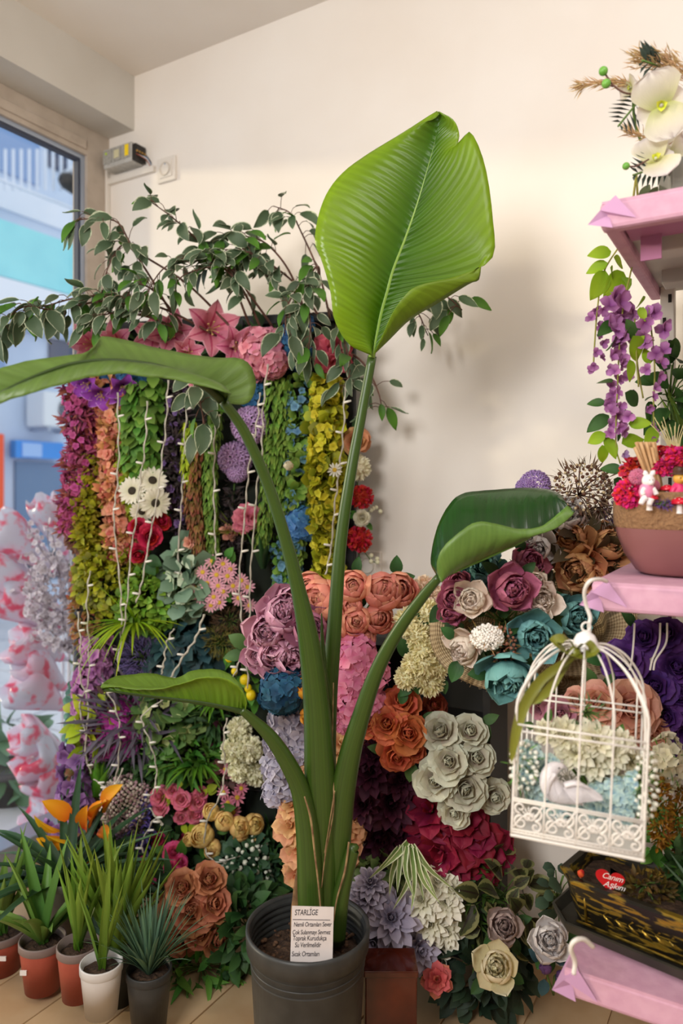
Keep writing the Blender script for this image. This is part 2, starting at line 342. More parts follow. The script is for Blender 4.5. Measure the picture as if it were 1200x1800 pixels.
g = G(); g.add(*box(LP(1.4, .0665, (1.18+H+CEIL)/2+.0), (3.0, .133, CEIL-1.18-H), LAX)); struct('trim_1', g, M_beam)
# window: frame, panes, mullion
w = struct('window_1', G().add(*box(LP(.046, -.02, (H+1.18)/2), (.092, .07, H+1.18), LAX)), M_frame)
struct('window_head', G().add(*box(LP(1.45, -.02, H+1.135), (2.72, .07, .09), LAX)), M_frame, w, bevel=.003)
struct('window_head_moulding', G().add(*box(LP(1.45, .016, H+1.12), (2.70, .012, .03), LAX)), M_frame, w, bevel=.003)
struct('window_sill', G().add(*box(LP(1.45, -.0, .05), (2.72, .10, .08), LAX)), M_alu, w, bevel=.004)
for t in (1.2, 2.75): struct('mullion', G().add(*box(LP(t, -.02, (H+1.1)/2), (.06, .06, H+1.02), LAX)), M_frame, w)
for t, ww in ((.1, .016), (1.164, .016)): struct('aluminium_bead', G().add(*box(LP(t, -.012, (H+1.09)/2), (ww, .03, H+1.09), LAX)), M_alu, w)
struct('aluminium_bead', G().add(*box(LP(.63, -.012, H+1.084), (1.05, .03, .016), LAX)), M_alu, w)
struct('rubber_gasket', G().add(*box(LP(.113, -.01, (H+1.08)/2), (.008, .02, H+1.06), LAX)), M_gasket, w)
struct('rubber_gasket', G().add(*box(LP(.63, -.01, H+1.072), (1.04, .02, .008), LAX)), M_gasket, w)
for a, b in ((.1, 1.17), (1.23, 2.72)): struct('pane', G().add(*box(LP((a+b)/2, -.02, (H+1.08)/2+.03), (b-a, .006, H+1.03), LAX)), M_glass, w)
# cable conduits
g = G(); g.add(*box(wallpt(.012, .009, 1.25), (.02, .018, 2*(H-.15)), WAX)); struct('trim_2', g, M_white, bevel=.003)
a, b = WP(186, 326), WP(275, 297); g = G(); g.add(*box((a+b)/2+WN*.008, ((b-a).length, .016, .02), WAX)); struct('trim_3', g, M_white, bevel=.003)
# power supply
ps = thing('power_supply', 'small metal power supply box with yellow sticker above the conduit', 'power supply', WP(230, 284))
L0 = ps.location
g = G(); g.add(*box(WU*-.004+WN*.03, (.128, .05, .062), WAX)); put('case', g, mat('perforated_steel', '#c2bfb8', .4, .15, c2='#aaa7a0', scale=60), ps, bevel=.002, smooth=False)
for k in range(3): put('case_panel', G().add(*box(WU*(-.048+.042*k)+WN*.0565+ZZ*.004, (.038, .003, .044), WAX)), mat('steel_mesh', '#b5b2aa', .4, .15, c2='#8a8780', scale=220), ps, smooth=False)
put('warning_sticker', G().add(*box(WU*.042+WN*.0585+ZZ*.006, (.016, .002, .036), WAX)), mat('yellow_sticker', '#f2cf1d', .5), ps, smooth=False)
put('rating_sticker', G().add(*box(WU*-.004+WN*.0585+ZZ*.004, (.022, .002, .026), WAX)), mat('pale_sticker', '#c9c19b', .5), ps, smooth=False)
put('status_lamp', G().add(*ball(WU*-.052+WN*.0585+ZZ*.014, .004, 8, 6)), mat('status_green', '#b8d63a', .4), ps)
put('terminal_block', G().add(*box(WU*.068+WN*.03-ZZ*.002, (.016, .044, .052), WAX)), mat('black_plastic', '#26221f', .5), ps, bevel=.002, smooth=False)
for k in range(4):
    put('terminal_screw', G().add(*ball(WU*.077+WN*(.014+.011*k), .004, 8, 6)), mat('brass', '#b08a4a', .4, .8), ps)
    p = smooth_path([WU*.076+WN*(.02+.01*k)-ZZ*.01, WU*.092+WN*.02-ZZ*(.012+.004*k), WU*.098+WN*.006-ZZ*(.03+.006*k)], 8); put('wire', G().add(*tube(p, .0016, 5)), mat('wire_%d' % k, ['#2d2a29', '#6d87a8', '#d8d4cc', '#8a3a2a'][k], .5), ps)
# sockets
def socket(name, label, c, n=1, s=.077):
    o = thing(name, label, 'socket', c); 
    put('cover_plate', G().add(*box(WN*.006, (s*n, .012, s), WAX)), M_white, o, bevel=.003, smooth=False)
    for k in range(n):
        x = (k-(n-1)/2)*s
        put('inner_frame', G().add(*box(WU*x+WN*.0135, (s*.68, .004, s*.68), WAX)), M_white, o, bevel=.0015, smooth=False)
        q = WN.to_track_quat('Z', 'Y').to_matrix().to_4x4()
        put('socket_well', G().add(*lathe([(.0215, .001), (.0215, .0035), (.0185, .0035), (.0182, -.004), (.0005, -.004)], 28)), mat('socket_plastic', '#cfc4b4', .45), o, Matrix.Translation(WU*x+WN*.0155)@q)
        h = G(); h.add(*lathe([(.0028, 0), (.0028, .001), (.0003, .001)], 10, (-.0095, 0, -.0042))); h.add(*lathe([(.0028, 0), (.0028, .001), (.0003, .001)], 10, (.0095, 0, -.0042)))
        put('contact_hole', h, mat('socket_dark', '#2a2622', .7), o, Matrix.Translation(WU*x+WN*.0165)@q)
    return o
socket('wall_socket', 'cream square wall socket beside the power supply box', WP(296, 300))
socket('wall_socket', 'double wall socket low behind the yellow-green garland', WP(628, 992), 2)
put('earth_clip', G().add(*box(WN*.016+ZZ*.016, (.004, .004, .004), WAX)), M_alu, bpy.data.objects['wall_socket'])
# ------------------------------------------------------------------ the street
pv = struct('pavement', G().add(*box(C0+LW*.0-LN*3.4-ZZ*.1, (16, 6.7, .1), LAX)), M_pave)
sl = G().add(*box((0, 0, 0), (.58, .58, .03), LAX)).mesh('paving_slab', mat('paving_slab_stone', '#cdd1da', .8, c2='#bfc5d0', scale=7), False)
for i in range(-8, 4):
    for j in range(7): put('paving_slab', sl, None, pv, C0+LW*(i*.6+.3)-LN*(.42+j*.6)-ZZ*.045)
FC = -5.957                                             # facade plane .861x-.509y = FC
def fd(px, off=0): return (FC+off)/(.861*(px-600)/F-.509)
def FP(px, py, off=0): return P(px, py, fd(px, off))
M_fac = mat('facade_render', '#c6d6ec', .8, c2='#bccfe8', scale=2)
fac = thing('house', 'blue-white house front across the street behind the shop window', 'house', FP(60, 1000))
FL = fac.location
def facbox(name, x0, y0, x1, y1, off, th, m, parent=None, label=None):
    """box on the facade spanning two image columns, off metres in front"""
    a, b = FP(x0, y0, off), FP(x1, y1, off); a2 = FP(x0, y1, off)
    ln = ((b-a)-ZZ*(b-a).z).length; c = (a+b)/2; c.z = (FP((x0+x1)/2, y0, off).z+FP((x0+x1)/2, y1, off).z)/2; hh = abs(FP((x0+x1)/2, y0, off).z-FP((x0+x1)/2, y1, off).z)
    return put(name, G().add(*box(c+LN*(-th/2)-FL, (ln, th, hh), LAX)), m, parent or fac, smooth=False, label=label)
base = FL.z
facbox('facade_wall', -420, -260, 235, 1130, 0, .3, M_fac)
facbox('upper_wall', -420, 280, 235, 330, .03, .03, mat('facade_white', '#dfe8f5', .8))
facbox('balcony_parapet', -420, 335, 138, 445, .55, .08, mat('parapet_teal', '#93e2ea', .7, c2='#86d6e2', scale=3))
facbox('balcony_slab', -420, 448, 145, 500, .62, .62, mat('facade_white', '#dfe8f5', .8))
facbox('window', -60, 215, 70, 300, .03, .05, mat('far_glass', '#7d9dcb', .2)); facbox('window', 88, 240, 122, 300, .03, .05, mat('far_glass_dark', '#3d4a66', .25))
facbox('window', 88, 600, 132, 650, .03, .05, mat('far_glass_dark', '#3d4a66', .25)); facbox('window', -20, 540, 10, 650, .03, .05, mat('far_glass', '#7d9dcb', .2))
facbox('railing', -420, 256, 138, 260, .6, .03, mat('facade_white', '#dfe8f5', .8))
for k in range(34): facbox('baluster', 138-14*k-3, 262, 138-14*k, 334, .59, .02, mat('facade_white', '#dfe8f5', .8))
facbox('lower_band', -420, 520, 145, 545, .06, .06, mat('facade_grey', '#9fb2cf', .8))
sg = facbox('shop_sign', 28, 776, 112, 806, .12, .08, mat('sign_blue', '#2f8fe6', .4)); facbox('sign_panel', 40, 779, 74, 803, .135, .02, mat('sign_pale', '#9cc0f2', .4), sg)
facbox('shop_window', 28, 812, 118, 960, .03, .05, mat('far_glass_shop', '#5f7ea3', .2)); facbox('shop_door_frame', 118, 812, 123, 1000, .05, .06, mat('facade_white', '#dfe8f5', .8))
facbox('orange_pillar', -20, 762, 7, 985, .1, .1, mat('orange_paint', '#f0582f', .6)); facbox('plinth', -420, 985, 235, 1040, .03, .05, mat('facade_plinth', '#4d5060', .8))
acl = thing('air_conditioner', 'white air conditioner unit hung on the house across the street', 'air conditioner', FP(78, 724, .02))
ac = LAX
put('casing', G().add(*box(LN*.14, (.42, .26, .32), ac)), mat('ac_white', '#dce3ea', .5), acl, bevel=.02, smooth=False)
q = LN.to_track_quat('Z', 'Y').to_matrix().to_4x4()
put('fan_grille', G().add(*lathe([(.115, 0), (.12, .012), (.105, .012), (.1, .0), (.0005, .0)], 24)), mat('ac_fan', '#596272', .5), acl, Matrix.Translation(LN*.272-LW*.06)@q)
for s in (-.13, .13): put('bracket', G().add(*box(LN*.12+LW*s-ZZ*.18, (.03, .24, .03), ac)), M_alu, acl, smooth=False)
lp = thing('floodlight', 'black floodlight on a bracket at the balcony corner', 'floodlight', FP(108, 312, .66))
put('lamp_head', G().add(*lathe([(.001, 0), (.05, 0), (.075, .05), (.08, .15), (.07, .16), (.001, .155)], 8)), mat('black_plastic', '#26221f', .5), lp, Matrix.Rotation(2.1, 4, 'Y')); put('bracket', G().add(*tube([(0, 0, .0), (.1, 0, .08), (.25, 0, .12)], .03, 6)), mat('facade_white', '#dfe8f5', .8), lp)
# wrapped bouquets and blossom branches outside the window
N = Nodes('blotched_wrap'); tc = N.n('ShaderNodeTexCoord'); ns = N.n('ShaderNodeTexNoise', iScale=21.0, iDetail=2.5); N.l(tc.outputs['Object'], ns.inputs['Vector'])
f = N.math('MULTIPLY', N.math('SUBTRACT', ns.outputs[0], .505), 8.0, True); n2 = N.n('ShaderNodeTexNoise', iScale=5.0); N.l(tc.outputs['Object'], n2.inputs['Vector'])
N.l(N.mix(f, N.mix(N.math('MULTIPLY', N.math('SUBTRACT', n2.outputs[0], .42), 5.0, True), srgb('#d3dcef'), srgb('#f0bcd6')), srgb('#e8305f')), N.b.inputs['Base Color']); N.b.inputs['Roughness'].default_value = .25; M_wrap = N.m
tr = N.n('ShaderNodeBsdfTranslucent', i0=srgb('#eed9ea')); mx = N.n('ShaderNodeMixShader', i0=.25); N.l(N.b.outputs[0], mx.inputs[1]); N.l(tr.outputs[0], mx.inputs[2]); N.l(mx.outputs[0], N.out.inputs[0])
M_stemg = mat('stem_green', '#5c7a35', .6, c2='#486428', scale=30); M_twig = mat('twig_brown', '#6b4a3c', .7, c2='#4f352c', scale=30); M_pstick = mat('rack_white', '#dfe3ea', .5)
rack = thing('flower_rack', 'pale metal rack holding the wrapped bouquets outside the window', 'rack', P(118, 1560, 2.62))
RL = rack.location
put('post', G().add(*tube([P(122, 1560, 2.62)-RL, P(122, 905, 2.62)-RL], .008, 6)), M_pstick, rack)
put('post', G().add(*tube([P(108, 1560, 2.72)-RL, P(112, 1100, 2.72)-RL], .008, 6)), M_pstick, rack)
put('foot', G().add(*box(P(115, 1560, 2.66)-RL, (.3, .2, .02), LAX)), M_pstick, rack)
wl = [(118, 985, 70, 878, 26, 'topmost one, its tip standing highest'), (112, 1010, -12, 920, 40, 'below the topmost one, reaching up to the left'), (112, 1078, -25, 985, 36, 'under the second, pointing left'), (116, 1110, 0, 1040, 36, 'fat one at the height of the blossom branches'), (120, 1160, 22, 1125, 36, 'below the blossom branches, lying flat'), (122, 1215, 40, 1155, 34, 'pale one above the pink one'),
      (120, 1250, 28, 1190, 44, 'large strongly pink one'), (118, 1320, 30, 1290, 34, 'short one below the large pink one'), (120, 1365, 45, 1325, 40, 'heavily blotched one above the bottom pair'), (122, 1420, 62, 1360, 30, 'narrow one near the bottom'), (128, 1450, 58, 1425, 34, 'lowest one above the pot plants')]
for i, (x0, y0, x1, y1, r, wh) in enumerate(wl):
    a, b = P(x0, y0, 2.60), P(x1, y1, 2.50); t = thing('wrapped_bouquet', 'pink-blotched white wrapped bouquet outside, '+wh, 'bouquet', a, 'wrapped bouquets outside the window')
    d = b-a; L = d.length; R = r/F*2.55*1.0
    pr = [(.006, 0), (.012, L*.1), (R*.55, L*.4), (R, L*.78), (R*1.05, L*.9), (R*.92, L), (R*.85, L*.99), (R*.5, L*.85), (.001, L*.8)]
    V, Q, U = lathe(pr, 18); th = np.arctan2(V[:, 1], V[:, 0]); k = 1+.10*np.sin(th*5+i)*np.clip(V[:, 2]/L-.3, 0, 1)*1.6; V[:, :2] *= k[:, None]; V[:, 2] += .012*np.sin(th*4+i)*np.clip(V[:, 2]/L-.6, 0, 1)*3
    put('wrapping', G().add(V, Q, U), M_wrap, t, orient(Vector(), d, 1, i)); put('ribbon', G().add(*lathe([(.014, L*.1), (.018, L*.13), (.016, L*.17)], 10)), mat('ribbon_pink', '#e77fa8', .4), t, orient(Vector(), d, 1, 0))
    st = G(); 
    for k in range(3): st.add(*tube([Vector(), -d.normalized()*.05+Vector((random.uniform(-.02, .02), 0, -.01))], .003, 4))
    put('stems', st, M_stemg, t)
M_blos = petal_mat('white_blossom', '#d9cdd6', '#eeeaf2', trans=.3, var=.15)
flo = G(); ring(flo, 5, L=1, W=.5, a0=65, a1=80, cup=.4, nu=2, nv=3); FLO5 = (np.concatenate(flo.V), np.concatenate(flo.F), np.concatenate(flo.U))
for i, (x0, y0, x1, y1, wh) in enumerate([(135, 1140, 48, 1000, 'left'), (135, 1150, 90, 960, 'upper'), (140, 1160, 55, 1075, 'lower'), (140, 1120, 118, 985, 'right')]):
    a, b = P(x0, y0, 2.47), P(x1, y1, 2.44); t = thing('blossom_branch', 'spray of tiny white blossom outside the window, the %s branch of the bundle' % wh, 'blossom branch', a, 'white blossom branches')
    st = G(); pts = []
    main = smooth_path([Vector(), (b-a)*.5+Vector((.01, 0, -.012)), b-a], 14); st.add(*tube(main, [.004, .0015], 5))
    for k in range(9):
        s0 = main[3+k]; e = s0+np.array(list((b-a)*.3))+rng.normal(size=3)*.035; st.add(*tube(smooth_path([s0, (s0+e)/2+rng.normal(size=3)*.008, e], 6), .0013, 4)); pts += [s0+(e-s0)*u+rng.normal(size=3)*.014 for u in rng.random(20)]
    put('twigs', st, mat('blossom_twig', '#8d7f86', .7), t); pts = np.array(pts); d = rng.normal(size=pts.shape)
    put('blossoms', scatter(G(), FLO5, pts, d, np.cross(d, rng.normal(size=d.shape)), .008+.006*rng.random(len(pts))), M_blos, t, kind='stuff')
# ------------------------------------------------------------------ foliage builders
LT = lambda kind='leaf', W=.3, a1=25, cup=.5, nu=2, nv=4, curl=0, ruf=0: petal(L=1, W=W, a0=0, a1=a1, cup=cup, kind=kind, nu=nu, nv=nv, curl=curl, ruf=ruf)
def lm(name, a, b, **k): return petal_mat(name, a, b, **{**dict(rough=.5, trans=.22, var=.55, hue=.02), **k})
CAMP = np.array([0, 0, H])
def garland(name, label, px, y0, y1, w, d, tmpl, m, n, size, mode='out', group=None, m_stem=None, bend=0, extra=None, dens=1.0, blossom=None, taper=.6):
    """hanging strand from (px, y0) down to (px+bend, y1), w pixels wide; leaves hang around a stem"""
    top, bot = P(px, y0, d), P(px+bend, y1, d-.01); t = thing(name, label, 'garland', top, group); k = d/F
    path = smooth_path([Vector(), (bot-top)*.5+Vector((.3*w*k*math.sin(px), -.01, 0)), bot-top], 24)
    put('stem', G().add(*tube(path, [.0025, .0012], 5)), m_stem or M_stemg, t)
    u = rng.random(n)**.9; idx = u*23; i0 = np.floor(idx).astype(int).clip(0, 22); base = path[i0]+(path[i0+1]-path[i0])*(idx-i0)[:, None]
    ph = rng.random(n)*6.283; out = np.stack([np.cos(ph), -np.abs(np.sin(ph))*.9+.25*np.sin(ph), np.zeros(n)], 1)
    R = w*k*.5*(1-(1-taper)*np.clip((u-.6)/.4, 0, 1)); lump = .75+.3*np.sin(u*23+px)
    if mode == 'tail': pos = base+out*(R*.55)[:, None]; dr = out*.55+np.array([0, 0, -1])+rng.normal(size=out.shape)*.12; fc = out+np.array([0, 0, .5])
    elif mode == 'hang': pos = base+out*(R*rng.random(n)**.6)[:, None]; dr = out*.7+np.array([0, -.3, -.9])+rng.normal(size=out.shape)*.3; fc = out+np.array([0, -.6, .6])+rng.normal(size=out.shape)*.3
    else: pos = base+out*(R*lump*rng.random(n)**.5)[:, None]; pos[:, 2] += rng.normal(size=n)*.006; dr = out+rng.normal(size=out.shape)*.75; fc = out*.6+np.array([0, -.8, .3])+rng.normal(size=out.shape)*.6
    put('leaves', scatter(G(), tmpl, pos, dr, fc, size*k*(.7+.6*rng.random(n))), m, t, kind='stuff')
    if blossom:
        bt, bm, bn, bs, bname = blossom; j = rng.choice(n, bn); dd = out[j]+rng.normal(size=(bn, 3))*.4
        put(bname, scatter(G(), bt, base[j]+out[j]*(R[j]*.9)[:, None], dd, np.cross(dd, rng.normal(size=dd.shape)), bs*k*(.7+.6*rng.random(bn))), bm, t, kind='stuff')
    return t
def bush(name, label, cat, px, py, rx, ry, d, tmpl, m, n, size, group=None, rz=None, out=1.0, jit=.5, down=0, extra=None, m_stem=None, stuff=True, tag_leaf='leaves', face=-.5):
    """clump: leaves over an ellipsoid that bulges out of the wall towards the room"""
    c = P(px, py, d); k = d/F; t = thing(name, label, cat, c, group); A = np.array([rx*k, (rz or min(rx, ry))*k*.9, ry*k])
    dr = sph(n); dr = dr[dr[:, 1] < .35] if True else dr; n = len(dr); pos = dr*A*(.55+.5*rng.random((n, 1))**.5)
    st = G()
    for i in range(0, n, max(1, n//14)): st.add(*tube([np.array([0, .02, -.2*ry*k]), pos[i]*.5+np.array([0, .01, 0]), pos[i]*.95], .0013, 4))
    put('stems', st, m_stem or M_stemg, t)
    g_ = dr*out+rng.normal(size=dr.shape)*jit+np.array([0, 0, -down]); f = dr+np.array([0, face, .5])+rng.normal(size=dr.shape)*.4
    sz = size*k*(.7+.6*rng.random(n))
    if stuff: put(tag_leaf, scatter(G(), tmpl, pos, g_, f, sz), m, t, kind='stuff')
    else:
        ms = [G().add(*tmpl, ).mesh('leaf', m) for _ in range(3)]; leaves(t, ms, pos, g_, f, sz)
    if extra:
        for (nm, bt, bm, bn, bs) in extra:
            dd = sph(bn*2); dd = dd[dd[:, 1] < .2]; put(nm, scatter(G(), bt, dd*A*(.95+.15*rng.random((len(dd), 1))), dd+rng.normal(size=dd.shape)*.3, np.cross(dd, rng.normal(size=dd.shape)), bs*k*(.7+.6*rng.random(len(dd)))), bm, t, kind='stuff')
    return t
def leaves(t, ms, pos, dr, fc, sz, name='leaf'):
    R = frames(np.asarray(dr, float), np.asarray(fc, float))
    for i in range(len(pos)):
        M = Matrix([list(r) for r in R[i]]).transposed().to_4x4(); M.translation = Vector(pos[i]); put(name, random.choice(ms), None, t, M@Matrix.Scale(float(sz[i]), 4))
def blades(name, label, cat, px, py, d, n, L, W, m, spread=1.0, up=.6, droop=.5, lean=(0, 0), group=None, root=None, parts=True, fold=.7, base_r=4, tipup=0, nv=8, facing=None):
    """rosette of strap leaves rising from one point; each blade a part"""
    c = P(px, py, d); k = d/F; t = root or thing(name, label, cat, c, group); off = c-t.location
    g_ = G()
    for i in range(n):
        a = i*2.39996+random.random()*.6; l = L*k*(.7+.5*random.random()); e = (.25+.75*random.random())*spread
        dx, dy = math.cos(a)*e+lean[0], math.sin(a)*e*.8+lean[1]
        if facing is not None: dy = -abs(dy)*facing
        b = np.array([math.cos(a)*base_r*k, math.sin(a)*base_r*k, 0]); v = np.array([dx, dy, up]); v /= np.linalg.norm(v)
        s = np.linspace(0, 1, nv+1); p = b+v*(l*s)[:, None]; p[:, 2] -= droop*l*s**2*(.5+random.random()*.8)*math.hypot(dx, dy)
        V = ribbon(p, W*k*(.8+.4*random.random()), fold); G1 = g_ if not parts else G(); G1.add(*V)
        if parts: put('leaf', G1, m, t, off)
    if not parts: put('leaves', g_, m, t, off, kind='stuff')
    return t
def ribbon(p, w, fold=.7, kind='blade', nu=4, up=(0, 0, 1), thick=0):
    """strap along path p with a channelled section"""
    n = len(p); T = np.gradient(p, axis=0); T /= np.linalg.norm(T, axis=1)[:, None]+1e-9; S = np.cross(T, np.array(up, float)); bad = np.linalg.norm(S, axis=1) < .15; S[bad] = np.cross(T[bad], [0.2, -1, 0]); S /= np.linalg.norm(S, axis=1)[:, None]+1e-9
    Nn = np.cross(S, T); t = np.linspace(0, 1, n); ww = w*.5*shape(t, kind); s = np.linspace(-1, 1, nu+1)
    V = p[:, None]+S[:, None]*(ww[:, None]*s)[..., None]+Nn[:, None]*(ww[:, None]*fold*(np.abs(s)**1.5))[..., None]
    U = np.stack([(s[None]*.5+.5).repeat(n, 0), t[:, None].repeat(nu+1, 1)], -1).reshape(-1, 2); return V.reshape(-1, 3), quads(n-1, nu), U
def bunch(name, label, cat, kind, m, d, pts, m2=None, group=None, leaf=None, nleaf=8, lsize=26, fan=.55, depth=.10, bulge=.03, stem=True, part=None, drop=40, up=0.0, tilt=None, loc=None, dd=None):
    """flowers on stems that meet at a point behind them; pts = (px, py, radius in pixels)"""
    cx = sum(p[0] for p in pts)/len(pts); cy = sum(p[1] for p in pts)/len(pts); sp = max(20, max(math.hypot(p[0]-cx, p[1]-cy) for p in pts)); k = d/F
    root = P(cx, cy+drop, d+depth); t = thing(name, label, cat, root, group); st = G()
    for i, p in enumerate(pts):
        q = math.hypot(p[0]-cx, p[1]-cy)/sp; pd = (p[3] if len(p) > 3 else d)+bulge*(q*q-.5)+random.uniform(-.004, .004); r = p[2]*pd/F
        pos = P(p[0], p[1], pd); ax = (Vector((0, 0, H))-pos).normalized()+Vector(((p[0]-cx)/sp*fan, 0, -(p[1]-cy)/sp*fan+up))
        if len(p) > 4: ax += Vector(p[4])
        ax.normalize(); flower(t, kind, m, pos-ax*r*.45, ax, r, m2, part)
        if stem: st.add(*tube(smooth_path([Vector(), (pos-root)*.55+Vector((0, .02, 0)), pos-ax*r*.5-root], 8), .0022, 5))
    if stem: put('stems', st, M_stemg, t)
    if leaf and nleaf:
        ms = LEAFM.setdefault(leaf.name, [G().add(*petal(L=1, W=.3+.05*i, a0=0, a1=30, cup=.45, kind='leaf', nu=4, nv=6, ruf=.02)).mesh('leaf', leaf) for i in range(2)])
        for i in range(nleaf):
            p = random.choice(pts); a = random.random()*6.283; rr = p[2]*1.0; pos = P(p[0]+math.cos(a)*rr*.72, p[1]+math.sin(a)*rr*.72, (p[3] if len(p) > 3 else d)+p[2]*k*.75)
            dr = np.array([[math.cos(a), -.35, -math.sin(a)]]); leaves(t, ms, [pos-root], dr, np.array([[0, -1, .5]]), [lsize*k*(.8+.5*random.random())])
    return t
LEAFM = {}
# leaf templates and colours
T_leaf = LT(); T_round = LT('disc', .48, 20, .3); T_thin = LT('lance', .13, 20, .4); T_fat = LT('lance', .26, 10, 1.0); T_oval = LT('leaf', .4, 35, .4); T_needle = LT('lance', .06, 10, .4, 2, 2)
BALL = ball(r=.5, seg=6, rings=5)
m_dk = lm('leaf_dark_green', '#24401f', '#3c6130', var=.7); m_mid = lm('leaf_mid_green', '#3b6b24', '#5d8f35'); m_lime = lm('leaf_lime', '#8fa81e', '#b9c832'); m_yel = lm('leaf_yellow_green', '#7a8412', '#b3b224', var=.8); m_ivy = lm('leaf_ivy', '#3d6d22', '#76a03f', var=.8)
m_burro = lm('leaf_burro', '#557f2a', '#8fae4c', var=.7); m_olive = lm('leaf_olive', '#7d7d15', '#a49a20'); m_rosel = lm('leaf_rose', '#38592b', '#587a42', edge='#2d4a24', et=.9)
m_burg = lm('leaf_burgundy', '#7c3038', '#b3566a', hue=.05); m_coral = lm('leaf_coral', '#93792c', '#dc8f68', hue=.05, p=.6, var=.7); m_purp = lm('leaf_purple', '#2f2c24', '#5a4a4d', hue=.06); m_rust = lm('leaf_rust', '#7d7a35', '#a85f45', hue=.03)
m_eu = lm('leaf_eucalyptus', '#5c7a5e', '#86a287', trans=.15); m_teal = lm('leaf_teal', '#1f3b40', '#35565a', trans=.1); m_blue = petal_mat('blue_tiny', '#4a7898', '#7ba8c2'); m_grass = lm('leaf_grass', '#7ea017', '#a9c42a')
# ------------------------------------------------------------------ flower wall: panel
pan = thing('flower_wall_panel', 'black grid panel that carries the wall of artificial flowers and garlands', 'panel', P(380, 1600, pdep(380)+.0))
A_, B_ = P(146, 900, pdep(146)+.0), P(616, 900, pdep(616)); A_.z = B_.z = 0; PU = (B_-A_).normalized(); PN = Vector((PU.y, -PU.x, 0)); PAX = (PU, -PN, ZZ); PL = (B_-A_).length; zt = H+(860-566)/F*2.0
def pp(u, off, z): return A_+PU*u+PN*off+ZZ*z-pan.location
M_black = mat('black_frame', '#17171a', .6); 
put('back_board', G().add(*box(pp(PL/2+.0, -.005, zt/2+.02), (PL-.02, .012, zt-.06), PAX)), mat('dark_board', '#141a14', .9, c2='#1d251a', scale=25), pan, smooth=False)
for u in (0, PL): put('frame_upright', G().add(*box(pp(u, .0, zt/2), (.025, .03, zt), PAX)), M_black, pan, bevel=.002, smooth=False)
for z in (.03, zt): put('frame_rail', G().add(*box(pp(PL/2, .0, z), (PL, .03, .025), PAX)), M_black, pan, bevel=.002, smooth=False)
for z in np.linspace(.15, zt-.1, 9): put('grid_bar', G().add(*tube([pp(0, .012, z), pp(PL, .012, z)], .003, 5)), M_black, pan)
for u in np.linspace(.1, PL-.1, 7): put('grid_bar', G().add(*tube([pp(u, .016, .03), pp(u, .016, zt)], .003, 5)), M_black, pan)
# garlands, left to right
gp = 'garlands hanging on the flower wall'
def pdp(px, o=.05): return pdep(px)-o
garland('burgundy_garland', 'burgundy feathery garland at the window edge of the flower wall', 140, 672, 935, 62, pdp(140), T_thin, m_burg, 1500, 19, 'out', gp, bend=-18, blossom=(FLO5, petal_mat('tiny_magenta', '#a83a72', '#c85d95'), 240, 7, 'blossoms'))
garland('coral_garland', 'coral and amber garland beside the burgundy one', 195, 668, 985, 58, pdp(195), T_leaf, m_coral, 1100, 17, 'out', gp, bend=18, blossom=(FLO5, petal_mat('tiny_coral', '#e08a66', '#eeac8e'), 260, 9, 'blossoms'))
garland('olive_garland', 'olive yellow garland low between the burgundy and the coral one', 168, 800, 1010, 44, pdp(168, .06), T_leaf, m_olive, 700, 15, 'out', gp)
garland('green_ivy_garland', 'fresh green ivy garland above the white gerberas', 262, 662, 905, 66, pdp(262), T_oval, m_ivy, 520, 22, 'hang', gp, bend=10)
bush('green_plant', 'dark leaves along the upper left edge of the panel', 'clump', 250, 625, 90, 34, pdp(250, .0), T_leaf, m_dk, 160, 30, gp)
bush('green_plant', 'dark leaves along the upper right edge of the panel', 'clump', 480, 610, 110, 34, pdp(480, .0), T_leaf, m_dk, 180, 30, gp)
bush('green_plant', 'mixed rust green leaves at the lower window edge of the panel', 'clump', 150, 1400, 28, 90, pdp(150, -.01), T_oval, m_rust, 220, 18, gp)
garland('green_ivy_garland', 'narrow bright green ivy strand between coral and green garlands', 238, 700, 905, 30, pdp(240, .06), T_oval, m_lime, 230, 17, 'hang', gp)
garland('purple_garland', 'dark purple and olive garland behind the string of lights', 318, 670, 940, 44, pdp(318, .03), T_thin, m_purp, 800, 16, 'out', gp, blossom=(FLO5, petal_mat('tiny_violet', '#5a3f7a', '#8f74a8'), 90, 6, 'blossoms'))
garland('burro_tail_garland', 'trailing burro tail strand that turns rust red at its end', 350, 755, 968, 40, pdp(350, .07), T_fat, m_rust, 420, 15, 'tail', gp, bend=3)
garland('burro_tail_garland', 'short yellow-green burro tail strand under the variegated leaves', 333, 740, 850, 30, pdp(333, .08), T_fat, m_lime, 170, 15, 'tail', gp)
garland('burro_tail_garland', 'long bright green burro tail strand next to the rust one', 382, 700, 968, 32, pdp(382, .06), T_fat, m_burro, 480, 14, 'tail', gp, bend=-6)
garland('burro_tail_garland', 'plump burro tail strand just right of the curved stem', 480, 655, 960, 40, pdp(480, .07), T_fat, m_burro, 560, 14, 'tail', gp, bend=-20)
garland('burro_tail_garland', 'thick burro tail strand between plump strand and blue garland', 500, 665, 905, 38, pdp(500, .06), T_fat, m_burro, 480, 14, 'tail', gp, bend=-8)
garland('blue_garland', 'garland of round leaves with tiny blue flowers', 528, 660, 1000, 42, pdp(528, .05), T_round, m_burro, 420, 15, 'out', gp, bend=-14, blossom=(FLO5, m_blue, 150, 8, 'blossoms'))
garland('blue_garland', 'lower round-leaved garland with blue flowers behind the curved stem', 492, 940, 1075, 46, pdp(492, .05), T_round, m_ivy, 220, 14, 'out', gp, blossom=(FLO5, m_blue, 90, 8, 'blossoms'))
